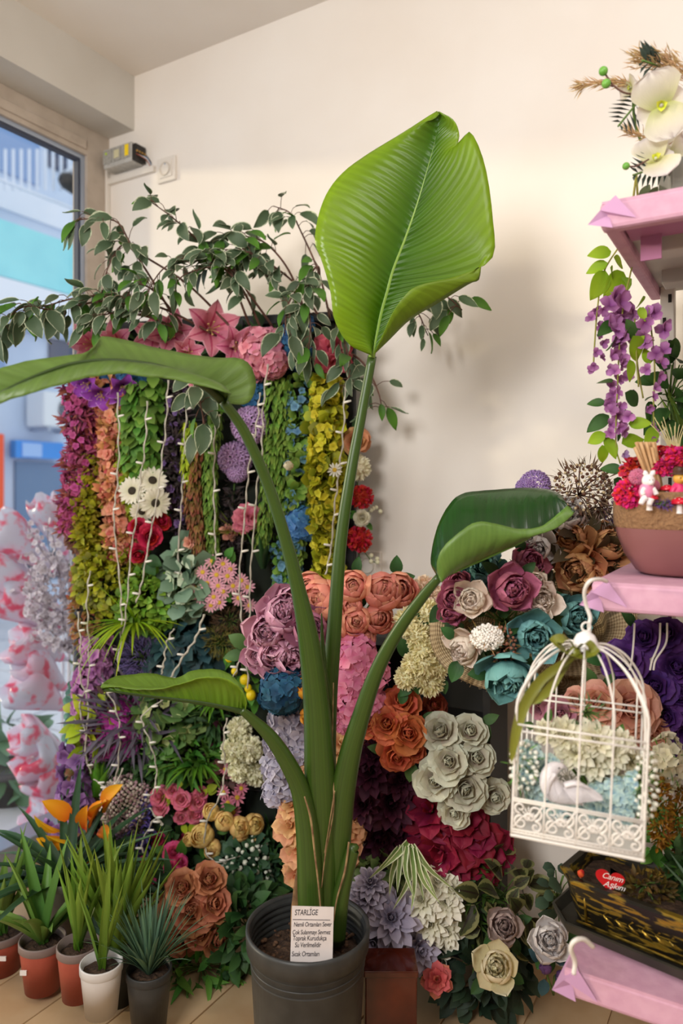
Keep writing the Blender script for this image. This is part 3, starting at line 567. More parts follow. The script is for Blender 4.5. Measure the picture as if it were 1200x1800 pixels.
garland('yellow_garland', 'dense yellow-green garland at the black right edge of the panel', 575, 668, 1012, 58, pdp(575, .07), T_round, m_yel, 760, 19, 'out', gp, bend=-2, blossom=(FLO5, petal_mat('tiny_yellow', '#c2b51c', '#d9cf3c'), 240, 9, 'blossoms'))
garland('brown_garland', 'thin brown-olive garland hanging in the dark gap', 412, 850, 1000, 34, pdp(412, .03), T_thin, m_purp, 300, 15, 'out', gp)
garland('lilac_garland', 'magenta and lilac trailing garland at the lower window edge', 175, 1120, 1330, 56, pdp(175, .05), T_thin, lm('leaf_mauve', '#5d5a34', '#8f6a7d', hue=.04), 420, 15, 'out', gp, blossom=(FLO5, petal_mat('tiny_lilac', '#a35aa5', '#cf93c4'), 190, 10, 'blossoms'))
garland('teal_garland', 'bluish green strand along the lower window edge', 138, 1190, 1345, 30, pdp(138, .03), T_round, lm('leaf_bluegreen', '#3e6a5c', '#5f8f80'), 240, 12, 'hang', gp)
garland('violet_garland', 'violet orchid-like strand below the teal one', 138, 1310, 1450, 46, pdp(138, .08), T_thin, m_dk, 120, 14, 'hang', gp, blossom=(FLO5, petal_mat('violet_petal', '#7d4a94', '#bb8fca'), 80, 15, 'blossoms'))
garland('violet_garland', 'small lilac strand hanging above the potted aloes', 102, 1440, 1520, 40, pdp(130, .1), T_thin, m_mid, 60, 13, 'hang', gp, blossom=(FLO5, petal_mat('violet_petal', '#7d4a94', '#bb8fca'), 60, 10, 'blossoms'))
# clumps
gc = 'foliage clumps on the flower wall'
bush('yellow_green_bush', 'yellow-green small-leaved clump below the red roses', 'clump', 200, 1012, 62, 66, pdp(200, .03), T_oval, m_yel, 900, 14, gc)
bush('boxwood_clump', 'round bright green boxwood-like clump left of the pink daisies', 'clump', 268, 1055, 58, 56, pdp(268, .05), T_oval, lm('leaf_box', '#5d8a22', '#8bb23a'), 900, 13, gc)
bush('burgundy_clump', 'dark reddish clump at the window edge under the burgundy garland', 'clump', 150, 915, 34, 50, pdp(150, .03), T_leaf, lm('leaf_maroon', '#4a3a22', '#7a4a3a'), 360, 16, gc)
bush('brown_clump', 'rust and olive filler clump at the window edge', 'clump', 152, 1060, 24, 90, pdp(152, .01), T_leaf, m_rust, 420, 14, gc)
bush('teal_foliage', 'dark teal drooping foliage clump under the pink daisies', 'clump', 335, 1145, 62, 46, pdp(335, .03), T_oval, m_teal, 260, 30, gc, down=.7)
bush('lavender_clump', 'violet lavender clump between the lime grass and the teal foliage', 'clump', 258, 1158, 40, 34, pdp(258, .05), T_needle, lm('leaf_violet', '#4b3a78', '#8a7bb5'), 900, 16, gc)
bush('eucalyptus', 'grey-green eucalyptus sprig left of the pink daisies', 'eucalyptus', 335, 1015, 36, 60, pdp(335, .06), T_round, m_eu, 110, 30, gc, extra=[('blossoms', FLO5, petal_mat('pale_mint', '#b9cfae', '#d5e2c6'), 26, 17)])
bush('eucalyptus', 'green eucalyptus sprig with pale buds below the low strelitzia leaf', 'eucalyptus', 300, 1262, 54, 44, pdp(300, .06), T_round, lm('leaf_eu2', '#4d7038', '#7d9c5a'), 90, 30, gc, extra=[('blossoms', FLO5, petal_mat('pale_lime', '#b9c77e', '#d5dc9e'), 16, 14)])
bush('lime_leaf_sprig', 'sprig of broad lime leaves at the lower window edge', 'clump', 165, 1268, 34, 46, pdp(165, .08), T_leaf, m_lime, 60, 32, gc)
bush('dark_fern_clump', 'purple-grey grassy clump under the low strelitzia leaf', 'clump', 235, 1265, 60, 40, pdp(235, .09), T_needle, lm('leaf_greyp', '#4a4350', '#6d6474'), 260, 60, gc)
bush('magenta_flower_clump', 'clump of tiny magenta flowers in the tangle of light cables', 'clump', 212, 1282, 46, 44, pdp(212, .05), T_thin, m_purp, 160, 16, gc, extra=[('blossoms', FLO5, petal_mat('tiny_magenta2', '#a5258f', '#cf4fb4'), 190, 11)])
bush('green_plant', 'feathery mid green plant left of the cream carnations', 'clump', 330, 1320, 62, 46, pdp(330, .05), T_thin, m_mid, 420, 30, gc)
bush('green_plant', 'dark green leafy plant behind the cream carnations', 'clump', 380, 1255, 44, 40, pdp(380, .04), T_thin, m_dk, 300, 28, gc)
bush('green_plant', 'small dark green leaves above the baby breath', 'clump', 245, 1345, 56, 34, pdp(245, .03), T_oval, m_dk, 240, 16, gc)
bush('green_plant', 'dark grassy leaves right of the yellow ranunculus', 'clump', 478, 1535, 46, 60, pdp(470, .07), T_thin, m_dk, 320, 40, gc)
bush('baby_breath', 'bunch of white and pink baby breath behind the orange bromeliad', 'baby breath', 222, 1412, 42, 46, pdp(222, .08), T_needle, lm('leaf_breath', '#4c4a3e', '#6d6a58'), 260, 18, gc, extra=[('blossoms', BALL, mat('breath_white', '#d6c7b8', .7), 300, 6), ('pink_blossoms', BALL, mat('breath_pink', '#b78f97', .7), 200, 6)])
bush('statice', 'dusty violet statice below the baby breath', 'statice', 215, 1478, 44, 30, pdp(215, .09), T_needle, m_purp, 200, 16, gc, extra=[('blossoms', BALL, mat('statice_violet', '#7d6580', .7), 320, 6)])
bush('purple_spike', 'blue-violet flower spike right of the statice', 'clump', 247, 1455, 16, 50, pdp(247, .1), T_thin, lm('leaf_violet2', '#4d3f86', '#7466b3'), 200, 17, gc)
bush('scabiosa_pods', 'brown-green fuzzy scabiosa pods above the lemons', 'clump', 388, 1128, 26, 24, pdp(388, .07), T_needle, lm('leaf_pod', '#5b5a25', '#7d7437'), 700, 13, gc)
bush('scabiosa_pods', 'rust brown fuzzy pods above the green ones', 'clump', 402, 1092, 24, 20, pdp(402, .06), T_needle, lm('leaf_pod2', '#4f3a25', '#6d5137'), 500, 13, gc)
bush('berry_bush', 'dark green bush dotted with white berries over the brown roses', 'berry bush', 432, 1535, 46, 62, pdp(432, .12), T_oval, lm('leaf_berry', '#2c4a33', '#47694d'), 330, 22, gc, extra=[('berries', BALL, mat('berry_white', '#e3e4d0', .4), 110, 8)])
bush('rust_leaf_sprig', 'sprig of pink-brown leaves behind the pink rosettes', 'clump', 405, 1345, 34, 40, pdp(405, .03), T_leaf, lm('leaf_pinkbrown', '#5d3a35', '#8a5a58'), 120, 20, gc)
bush('green_plant', 'dark leaves behind the hot pink buds', 'clump', 300, 1500, 60, 50, pdp(300, .02), T_oval, m_dk, 260, 22, gc)
bush('green_plant', 'dark green leaves low beside the brown roses', 'clump', 432, 1625, 52, 62, 1.72, T_leaf, m_dk, 260, 36, gc)
bush('green_plant', 'dark green leaves on the floor left of the brown roses', 'clump', 268, 1610, 60, 62, 1.78, T_thin, m_dk, 260, 48, gc)
bush('green_plant', 'shaded leaves on the floor under the orange bromeliad', 'clump', 160, 1545, 60, 50, 1.88, T_thin, m_dk, 240, 50, gc)
bush('green_plant', 'green leaves under the brown roses', 'clump', 350, 1705, 56, 26, 1.68, T_thin, m_mid, 90, 44, gc)
bush('maroon_filler', 'maroon leaves in the gap above the orange roses', 'clump', 402, 1290, 30, 26, pdp(402, .01), T_leaf, lm('leaf_maroon2', '#3a1a25', '#5c2a3a'), 90, 20, gc)
blades('lime_grass', 'tuft of lime green grass hanging over the lavender', 'grass tuft', 235, 1095, pdp(235, .12), 44, 92, 6, m_grass, 1.0, .1, .9, (-.15, -.3), gc, fold=.4)
blades('lime_grass', 'spiky olive grass tuft behind the pink flower', 'grass tuft', 412, 935, pdp(412, .06), 30, 60, 5, lm('leaf_spiky', '#6d7d1d', '#93a23a'), 1.0, .1, .2, (-.2, -.3), gc, fold=.4)
blades('dark_blade_plant', 'dark green blades right of the spiky grass', 'plant', 462, 1000, pdp(462, .07), 8, 90, 12, m_dk, .5, .9, .3, (0, -.2), gc)
blades('silver_plant', 'cluster of dark needle leaves in front of the purple tangle', 'plant', 250, 1300, pdp(250, .08), 16, 70, 4, lm('leaf_silver', '#565560', '#7c7a85'), 1.2, .2, .2, (0, -.5), gc)
blades('fern_palm', 'small palm-like rosette above the pink rosettes', 'plant', 345, 1345, pdp(345, .09), 26, 60, 9, lm('leaf_palm', '#4c7a1c', '#6f9c30'), 1.2, .1, .4, (0, -.4), gc)
blades('fern_palm', 'small palm-like rosette beside the cream carnations', 'plant', 378, 1235, pdp(378, .08), 22, 46, 8, lm('leaf_palm', '#4c7a1c', '#6f9c30'), 1.2, .1, .4, (0, -.4), gc)
blades('fleshy_plant', 'upright fleshy green blades between the violet strand and the bromeliad', 'plant', 172, 1400, pdp(172, .07), 12, 90, 15, lm('leaf_fleshy', '#4f8420', '#7bb03a'), .4, 1, .2, (.1, -.1), gc)
# flowers on the wall
gf = 'flowers on the flower wall'
LC = petal_mat('lily_pink', '#d3708a', '#e793a8', edge='#f2bcc9', et=.8, mid='#c24a72', trans=.25); LST = mat('stamen', '#c9a86a', .6)
W0 = lambda px, o=.08: pdep(px)-o
bunch('pink_lilies', 'large pink lilies along the top of the flower wall', 'lilies', 'lily', LC, W0(330, .12), [(372, 578, 56), (300, 585, 46), (268, 590, 40), (160, 605, 44), (205, 600, 40), (415, 610, 46), (330, 620, 36), (335, 655, 34)], LST, gf, fan=.5)
bunch('pink_sweet_pea', 'ruffled pink blossom cluster right of the lilies', 'blossom cluster', 'hydrangea', petal_mat('pea_pink', '#d9788f', '#eda9b8', trans=.28), W0(465, .13), [(455, 612, 46), (480, 640, 34), (440, 655, 28), (478, 595, 28)], None, gf)
bunch('rose_pink_bloom', 'rose-pink bloom among variegated leaves at the panel top', 'flower', 'amaryllis', petal_mat('rosepink', '#b83c5c', '#d9647c'), W0(585, .12), [(582, 612, 34), (592, 636, 26)], None, gf)
bh = petal_mat('hyd_blue', '#27557f', '#3b78a6'); bn = petal_mat('hyd_navy', '#1c4562', '#2e6685', trans=.15)
bunch('blue_hydrangea', 'blue hydrangea between pink cluster and rose-pink bloom', 'hydrangea', 'hydrangea', bh, W0(520, .09), [(518, 628, 36), (510, 590, 26), (532, 565, 26)], None, gf)
bunch('blue_hydrangea', 'blue hydrangea peeping out under the pink cluster', 'hydrangea', 'hydrangea', bh, W0(442, .08), [(442, 690, 32)], None, gf)
bunch('blue_hydrangea', 'small blue hydrangea under the long strelitzia leaf', 'hydrangea', 'hydrangea', bh, W0(215, .07), [(180, 668, 22), (228, 660, 24), (250, 668, 18)], None, gf)
bunch('blue_hydrangea', 'clear blue hydrangea low between the two tall stems', 'hydrangea', 'hydrangea', petal_mat('hyd_clear', '#3f7fc0', '#6aa3d8'), W0(530, .1), [(530, 912, 32), (545, 930, 24), (518, 935, 20)], None, gf)
bunch('violet_lilies', 'violet lilies hanging at the top left of the wall', 'lilies', 'lily', petal_mat('lily_violet', '#7b2f9c', '#a04fc0', edge='#d9a3e0', et=.85), W0(190, .1), [(152, 676, 34), (176, 694, 34), (216, 682, 36), (234, 690, 30)], LST, gf, up=-.6)
al = petal_mat('allium_lilac', '#b48cc0', '#d3b3dc')
bunch('lilac_allium', 'lilac starry flower ball beside the lights, upper one', 'allium', 'allium', al, W0(440, .1), [(440, 748, 40)], None, gf)
bunch('lilac_allium', 'lilac starry flower ball left of the curved stem, lower one', 'allium', 'allium', al, W0(412, .09), [(412, 800, 36), (418, 832, 24)], None, gf)
gm = petal_mat('gerbera_white', '#cfc98c', '#f3eede', p=.35, var=.12); gc_ = mat('gerbera_centre', '#3b3326', .8)
bunch('white_gerberas', 'four white gerberas with dark centres above the red roses', 'gerberas', 'gerbera', gm, W0(255, .16), [(270, 840, 27), (228, 861, 26), (276, 886, 28), (248, 903, 22)], gc_, gf, fan=.5)
rr = petal_mat('rose_red', '#8f0f22', '#c22239')
bunch('red_roses', 'three red roses under the white gerberas', 'roses', 'rose', rr, W0(255, .14), [(241, 926, 20), (265, 944, 24), (243, 976, 20), (285, 916, 18)], None, gf, m_dk, 5)
pdm = petal_mat('daisy_pink', '#e6a0b0', '#f0b9c4'); pdc = mat('daisy_yellow', '#dcb83a', .7)
dl = [(355, 1005), (372, 985), (392, 990), (380, 1010), (400, 1012), (363, 1025), (383, 1030), (352, 1050), (375, 1050), (392, 1040), (405, 1000), (410, 1030), (420, 1052), (436, 1032), (440, 1065), (425, 1020), (370, 1065), (385, 1060), (345, 1030)]
bunch('pink_daisies', 'bunch of small pink daisies in the middle of the wall', 'daisies', 'daisy', pdm, W0(385, .1), [(x, y, 14) for x, y in dl], pdc, gf, m_mid, 6, 22, .35)
bunch('pink_daisies', 'pink daisies above the yellow ranunculus', 'daisies', 'daisy', petal_mat('daisy_rose', '#d9718f', '#e897aa'), W0(400, .1), [(400, 1412, 14), (418, 1402, 15), (410, 1430, 15), (392, 1392, 12), (425, 1385, 13), (400, 1440, 12), (412, 1360, 12), (395, 1350, 11), (380, 1430, 11)], pdc, gf)
bunch('cream_tulip', 'single cream tulip bud on the blue garland', 'tulip', 'bud', petal_mat('tulip_cream', '#e3dab2', '#efe6cc'), W0(508, .13), [(508, 820, 21, None or W0(508, .13), (-.2, 0, .3))], None, gf, part='tulip_head')
bunch('pink_flower', 'single rose-pink flower left of the curved stem', 'flower', 'amaryllis', petal_mat('flower_pink', '#cf5c78', '#e68a9c'), W0(436, .1), [(437, 908, 25), (425, 922, 18)], None, gf)
bunch('peach_flower', 'small peach flowers in the spiky grass', 'flower', 'amaryllis', petal_mat('flower_peach', '#d98a6d', '#eab09a'), W0(405, .09), [(405, 935, 16), (330, 955, 12)], None, gf)
bunch('white_star_flower', 'small white star flower on the yellow garland', 'flower', 'daisy', petal_mat('star_white', '#e6e4d3', '#f5f3e8'), W0(590, .14), [(588, 826, 14)], pdc, gf)
bunch('peach_rose', 'peach rose on the right edge of the panel', 'rose', 'rose', petal_mat('rose_apricot', '#b5733f', '#d9a070'), W0(625, .07), [(627, 775, 26)], None, gf, m_dk, 2, 18)
bunch('cream_pompom', 'cream pompom flower under the peach rose', 'pompom flower', 'pompom', petal_mat('pompom_cream', '#ddd6b3', '#efead0'), W0(625, .06), [(628, 822, 25)], None, gf)
bunch('red_carnation', 'red carnation under the cream pompom, upper of two', 'carnation', 'carnation', petal_mat('carn_red', '#a50f1d', '#d42a36'), W0(632, .05), [(635, 874, 22)], None, gf)
bunch('cream_rosette', 'small cream rose between the two red carnations', 'rose', 'rose', petal_mat('rose_cream', '#e3dcbc', '#f3eed8'), W0(634, .05), [(636, 910, 16)], None, gf, m_mid, 3, 14)
bunch('red_carnation', 'red carnation under the small cream rose, lower of two', 'carnation', 'carnation', petal_mat('carn_red', '#a50f1d', '#d42a36'), W0(632, .05), [(631, 948, 24)], None, gf)
for lab, l in (('thin white-budded twig sticking out beside the cream rose', [(640, 905), (655, 893), (664, 896)]), ('thin white-budded twig under the lower red carnation', [(640, 970), (652, 985), (664, 990)])):
    a = P(*l[0], W0(634, .03)); t = thing('bud_twig', lab, 'twig', a, gf); pth = smooth_path([P(x, y, W0(634, .03))-a for x, y in l], 8); put('stem', G().add(*tube(pth, .0012, 4)), M_stemg, t)
    for i in (2, 4, 5, 7): put('bud', G().add(*ball(pth[i]+rng.normal(size=3)*.004, .006, 8, 6)), mat('bud_cream', '#dcd9b8', .6), t)
yl = petal_mat('lemon', '#e0c713', '#ead42a')
t = bush('lemon_sprig', 'sprig with five small yellow lemons and glossy leaves', 'lemon sprig', 425, 1192, 34, 40, pdp(425, .07), T_leaf, m_mid, 46, 26, gf)
for x, y, r in ((403, 1156, 8), (430, 1195, 9), (441, 1222, 9), (412, 1180, 6), (436, 1210, 7)): put('lemon', G().add(*ball(P(x, y, pdp(425, .12))-t.location, r/F*1.85, 12, 9, (1, 1, 1.12))), mat('lemon_skin', '#dcc312', .4, bump=.1, scale=300), t)
cw = petal_mat('carn_cream', '#dedba6', '#f6f4da', var=.12)
bunch('cream_carnations', 'cluster of five cream carnation balls under the low leaf', 'carnations', 'carnation', cw, W0(425, .14), [(420, 1278, 23), (408, 1318, 24), (440, 1316, 25), (422, 1356, 23), (454, 1362, 24)], None, gf)
og = petal_mat('brom_orange', '#d9480f', '#f5b91c', p=.5, hue=.02, var=.3)
t = thing('orange_bromeliad', 'orange and yellow bromeliad-like flower at the window edge', 'flower', P(150, 1500, W0(150, .1)), gf)
for (x, y, dx, dy) in ((112, 1446, -.5, .3), (122, 1462, -.5, .1), (160, 1440, .2, .9), (185, 1415, .4, 1), (135, 1460, -.3, .1), (150, 1445, .05, .5), (165, 1425, .3, .7), (180, 1405, .5, .8), (140, 1475, -.1, -.1), (168, 1455, .5, .2), (155, 1475, .2, -.2), (125, 1425, -.5, .6)):
    put('bract', G().add(*petal(L=.088, W=.026, a0=0, a1=25, cup=1.0, kind='leaf', nu=4, nv=6)), og, t, orient(P(x, y+14, W0(150, .24))-t.location, (dx, -.35, dy), 1)); 
put('stem', G().add(*tube([(0, 0, 0), (0, .02, .06)], .005, 6)), M_stemg, t)
pk = petal_mat('rose_bicolor', '#f0b8ae', '#e2668a'); hp = petal_mat('rose_hot', '#c92a66', '#e85c8d')
bunch('pink_spray_roses', 'pink two-toned spray roses left of the daisies', 'roses', 'rose', pk, W0(320, .11), [(278, 1400, 20), (303, 1390, 14), (318, 1405, 18), (348, 1410, 18), (345, 1432, 17), (318, 1438, 14), (355, 1395, 14), (280, 1420, 16)], None, gf, m_lime, 10, 20)
bunch('yellow_ranunculus', 'cluster of yellow ranunculus in the lower wall', 'ranunculus', 'ranunculus', petal_mat('ran_yellow', '#f0bd58', '#f8dc8e', trans=.3), W0(400, .13), [(372, 1428, 18), (357, 1468, 25), (335, 1475, 14), (395, 1445, 22), (420, 1455, 25), (445, 1450, 22), (375, 1490, 20), (452, 1478, 16)], None, gf, m_mid, 5)
bunch('hot_pink_roses', 'hot pink roses left above the brown roses', 'roses', 'rose', hp, W0(300, .13), [(305, 1498, 20), (304, 1527, 16), (318, 1515, 14), (296, 1548, 14)], None, gf, m_mid, 5)
bunch('hot_pink_buds', 'two hot pink rose buds over the aloe blades', 'rose buds', 'bud', hp, W0(262, .16), [(251, 1512, 14), (267, 1548, 19)], None, gf)
bunch('crimson_filler_roses', 'dark crimson roses behind the hot pink ones', 'roses', 'rose', petal_mat('rose_crimson', '#7a1030', '#a5244a'), W0(285, .08), [(276, 1475, 14), (318, 1478, 16), (288, 1500, 14)], None, gf)
br = petal_mat('rose_brown', '#94502f', '#c98560', var=.2, rough=.55)
bunch('brown_roses', 'bouquet of seven brown roses at the foot of the wall', 'roses', 'rose', br, 1.66, [(320, 1560, 38), (368, 1545, 36), (298, 1605, 34), (336, 1602, 40), (378, 1588, 34), (316, 1650, 40), (352, 1640, 34), (385, 1652, 36)], None, gf, m_dk, 6, 34)
# ------------------------------------------------------------------ ficus branches
mf = lm('ficus_variegated', '#405438', '#63765a', edge='#cfd4b4', et=.82, trans=.2, var=.55); mfp = lm('ficus_green', '#2f5c1d', '#4f8a2c', trans=.3)
FM = [G().add(*petal(L=1, W=w, a0=0, a1=a, cup=c, kind='leaf', ruf=.03, curl=cu, nu=6, nv=7)).mesh('leaf', m) for w, a, c, cu, m in ((.24, 20, .5, 30, mf), (.29, 40, .35, 10, mf), (.2, 10, .9, -30, mf), (.26, 25, .5, 40, mf), (.22, 15, .6, 20, mfp))]
def ficus(label, pts, n, size=34, group='ficus branches over the flower wall', side=0, start=.25, droop=.55, name='ficus_branch'):
    a = P(*pts[0]); t = thing(name, label, 'branch', a, group); path = smooth_path([P(*p)-a for p in pts], 40); st = G(); st.add(*tube(path, [.0035, .0012], 5))
    ps, dr, fc, sz = [], [], [], []
    n = int(n*1.35)
    for i in range(n):
        u = start+(1-start)*(i+.6*random.random())/n; j = min(38, int(u*39)); T = path[j+1]-path[j]; T /= np.linalg.norm(T)+1e-9; s = rng.normal(size=3)*.75+np.array([0, -.25, 0]); v = T*.55+s; v[2] -= droop*.55; v /= np.linalg.norm(v)
        e = path[j]+v*(.016+.02*random.random())+np.array([0, 0, .003]); mid = (path[j]+e)/2+np.array([0, 0, .005]); st.add(*tube(smooth_path([path[j], mid, e], 5), .0009, 4))
        w = v+np.array([0, 0, -droop]); ps.append(e); dr.append(w); fc.append(np.array([.2*random.gauss(0, 1), -.8, .75])+rng.normal(size=3)*.35); sz.append(size*1.12*pts[0][2]/F*(.65+.6*random.random()))
    put('stem', st, M_twig, t); leaves(t, FM, np.array(ps), np.array(dr), np.array(fc), sz); return t
D = 1.92
ficus('ficus branch arching from the panel top to the highest tip near the socket', [(440, 575, D), (400, 480, D-.06), (345, 420, D-.1), (300, 380, D-.12), (258, 350, D-.12)], 17, 34)
ficus('ficus branch reaching over the window post, its tip over the glass', [(420, 590, D), (330, 500, D-.05), (240, 440, D-.08), (205, 390, D-.1), (150, 385, D-.12), (128, 392, D-.12)], 17, 33, start=.35)
ficus('ficus branch sweeping far left in front of the street window', [(380, 590, D), (280, 540, D-.1), (170, 520, D-.14), (90, 535, D-.16), (20, 560, D-.18)], 30, 34, start=.2)
ficus('lower ficus branch that drops at the far left edge of the picture', [(300, 575, D-.02), (200, 530, D-.13), (100, 545, D-.16), (40, 540, D-.2), (-10, 585, D-.22)], 24, 34, start=.25)
ficus('drooping ficus branch with leaves over the pink lilies', [(460, 580, D), (420, 500, D-.1), (360, 450, D-.13), (290, 470, D-.15), (250, 530, D-.16)], 22, 33)
ficus('ficus branch arching left from the strelitzia leaf to the wall centre', [(570, 570, D), (520, 500, D-.06), (450, 450, D-.1), (400, 445, D-.12), (350, 470, D-.12)], 24, 36)
ficus('short twig of ficus standing up left of the big leaf', [(580, 560, D), (560, 480, D-.02), (530, 410, D-.03), (510, 375, D-.03), (480, 362, D-.04)], 13, 36, start=.4)
ficus('ficus branch hanging beside the left edge of the big leaf', [(560, 540, D), (560, 470, D-.08), (540, 500, D-.12), (545, 570, D-.14), (540, 640, D-.14)], 22, 36)
ficus('ficus branch drooping over the rose-pink bloom', [(575, 540, D), (590, 560, D-.1), (605, 600, D-.13), (615, 650, D-.13), (600, 690, D-.12)], 16, 36)
ficus('long ficus branch behind the big leaf ending right of it', [(600, 560, 1.90), (660, 520, 1.80), (720, 515, 1.74), (780, 520, 1.70), (812, 545, 1.68)], 12, 32, start=.35)
ficus('hanging ficus twig below the right edge of the big leaf', [(640, 560, 1.86), (690, 530, 1.8), (730, 545, 1.76), (752, 590, 1.75)], 10, 32, start=.4)
ficus('small ficus twig hanging right of the main stem', [(600, 610, 1.9), (640, 640, 1.82), (665, 690, 1.8), (672, 730, 1.8)], 8, 36, start=.4)
ficus('variegated leaf spray over the rust burro tail strand', [(350, 640, D), (345, 670, D-.1), (352, 710, D-.13), (360, 750, D-.13)], 11, 44, start=.2)
ficus('ficus spray in front of the pink lilies, left of the centre', [(330, 585, D), (280, 520, D-.12), (240, 500, D-.15), (215, 540, D-.16)], 16, 30)
ficus('ficus twig with long leaves crossing above the lilies towards the panel corner', [(520, 575, D), (480, 500, D-.05), (430, 440, D-.08), (400, 418, D-.1), (370, 430, D-.1)], 16, 36)
ficus('ficus twig ending in slender leaves at the wall middle', [(540, 560, D), (510, 480, D-.04), (470, 430, D-.06), (430, 415, D-.08), (410, 420, D-.08)], 14, 36, start=.4)
ficus('ficus twig hanging over the blue hydrangea', [(540, 560, D), (520, 520, D-.1), (505, 540, D-.14), (500, 590, D-.15)], 14, 38)
ficus('dense ficus twig between the window post and the lilies', [(320, 585, D), (260, 480, D-.06), (220, 430, D-.08), (190, 470, D-.1), (180, 520, D-.1)], 20, 32)
ficus('ficus twig with small leaves over the left lilies', [(330, 590, D), (270, 560, D-.12), (200, 550, D-.15), (150, 570, D-.16)], 20, 30)
ficus('ficus spray filling the middle above the lilies', [(480, 575, D), (440, 520, D-.08), (400, 470, D-.12), (330, 480, D-.14), (300, 510, D-.14)], 20, 32)
# ------------------------------------------------------------------ light strings
M_cab = mat('cable_white', '#b9b2a4', .5); M_led = mat('led_clear', '#e6e1d6', .25)
def cord(label, pts, off=.17, leds=6, r=.0015):
    q = [P(x, y, pdep(x)-off-.012*math.sin(y*.05)) for x, y in pts]; t = thing('fairy_light_string', label, 'light string', q[0], 'strings of fairy lights'); n = len(pts)*10
    path = smooth_path([v-q[0] for v in q], n); path += np.stack([.0015*np.sin(np.arange(n)*.9), np.zeros(n), np.zeros(n)], 1); put('cable', G().add(*tube(path, r, 6)), M_cab, t)
    p2 = path+np.stack([.0022*np.cos(np.arange(n)*.8), .002*np.sin(np.arange(n)*.8), np.zeros(n)], 1); put('cable', G().add(*tube(p2, r*.8, 5)), M_cab, t)
    for i in range(leds):
        j = int((i+.5)*n/leds); s = -1 if i % 2 else 1; v = np.array([s*.9, -.3, .2]); v /= np.linalg.norm(v)
        put('led_bulb', G().add(*tube([path[j], path[j]+v*.008, path[j]+v*.018], [.0028, .0032, .0022], 8)), M_led, t)
cord('light cable down the coral garland past the gerberas', [(206, 690), (209, 770), (206, 850), (200, 900), (204, 960), (212, 1040), (213, 1110), (206, 1180)])
cord('light cable from the green ivy over the left gerbera', [(258, 705), (255, 780), (246, 850), (240, 910), (230, 970), (224, 1050), (216, 1120)], .17)
cord('light cable over the big gerbera and the red roses', [(295, 668), (292, 740), (283, 820), (274, 890), (262, 950), (250, 1020), (240, 1060)])
cord('light cable along the dark purple gap', [(331, 690), (325, 760), (321, 840), (318, 900), (313, 980), (322, 1020)], .12)
cord('light cable along the bright green burro tail strand', [(378, 700), (377, 780), (376, 860), (378, 950), (380, 985)], .14, 5)
cord('light cable from the pink cluster down beside the curved stem', [(456, 690), (452, 740), (440, 800), (434, 860), (428, 930), (421, 1010), (424, 1080), (432, 1140), (436, 1210)], .17, 8)
cord('second light cable crossing the lilac flower balls', [(470, 640), (462, 720), (460, 790), (452, 850), (446, 930), (440, 1010), (438, 1090), (425, 1150), (410, 1190)], .16, 8)
cord('light cable on the yellow-green garland at the panel edge', [(606, 680), (603, 760), (596, 830), (588, 890), (582, 960), (572, 1010)], .15, 7)
cord('light cable at the window edge past the blossom branches', [(136, 1075), (142, 1140), (141, 1190), (155, 1240), (150, 1320), (160, 1360)], .15, 5)
cord('light cable down the window edge clump', [(158, 1000), (153, 1060), (156, 1130), (155, 1200), (140, 1240), (150, 1290)], .14, 5)
cord('thick light cable slanting over the teal foliage', [(358, 1080), (345, 1120), (325, 1150), (302, 1188), (297, 1200)], .16, 3, .0024)
cord('light cable along the left side of the teal foliage', [(305, 1105), (293, 1130), (288, 1165), (284, 1185)], .15, 2)
cord('tangled light cable below the low strelitzia leaf', [(180, 1200), (205, 1250), (210, 1310), (203, 1370), (190, 1385), (165, 1370)], .17, 7)
cord('light cable dropping through the magenta clump to the spray roses', [(285, 1230), (250, 1260), (262, 1300), (275, 1350), (270, 1390), (262, 1400)], .17, 6)
cord('light cable hanging left of the cream carnations', [(398, 1262), (392, 1310), (396, 1350), (386, 1400), (365, 1440), (360, 1490), (380, 1515), (420, 1505)], .18, 6)
cord('light cable across the baby breath to the aloe', [(215, 1350), (190, 1420), (188, 1460), (170, 1495), (160, 1520), (185, 1545), (210, 1555)], .18, 6)
cord('light cable curling around the purple spike', [(262, 1420), (285, 1450), (272, 1440), (250, 1480), (252, 1500)], .19, 4)
# ------------------------------------------------------------------ display stand with bunches
gb = 'artificial flower bunches on the black stand'
sa, sb = WP(652, 1300, .16), WP(884, 1300, .05); sx = thing('display_stand', 'black stepped stand that holds the flower bunches against the wall', 'stand', Vector(((sa.x+sb.x)/2, (sa.y+sb.y)/2, 0)))
SZ = H+(860-1130)/F*1.7; wid = (sb-sa).length
put('stand_back', G().add(*box(ZZ*SZ/2+WN*-.02, (wid, .02, SZ), WAX)), M_black, sx, smooth=False)
for k, (z, dpt) in enumerate(((.32, .16), (.60, .12), (SZ, .07))): put('step_shelf', G().add(*box(ZZ*(z-.01)+WN*dpt/2, (wid, dpt+.02, .02), WAX)), M_black, sx, bevel=.002, smooth=False)
for s in (-wid/2, wid/2): put('side_panel', G().add(*box(ZZ*SZ/2+WN*.03+WU*s, (.018, .12, SZ), WAX)), mat('stand_side', '#2a2826', .6), sx, bevel=.002, smooth=False)
D = 1.58
mp = petal_mat('peony_mauve', '#a95f7f', '#dba3ba', var=.2, edge='#ecc3d1', et=.85)
bunch('mauve_peonies', 'bunch of mauve pink peonies at the left of the stand', 'peonies', 'peony', mp, D, [(497, 1080, 48), (470, 1112, 40), (512, 1060, 36), (480, 1148, 44), (512, 1150, 48), (452, 1150, 30)], None, gb, m_rosel, 5, 40)
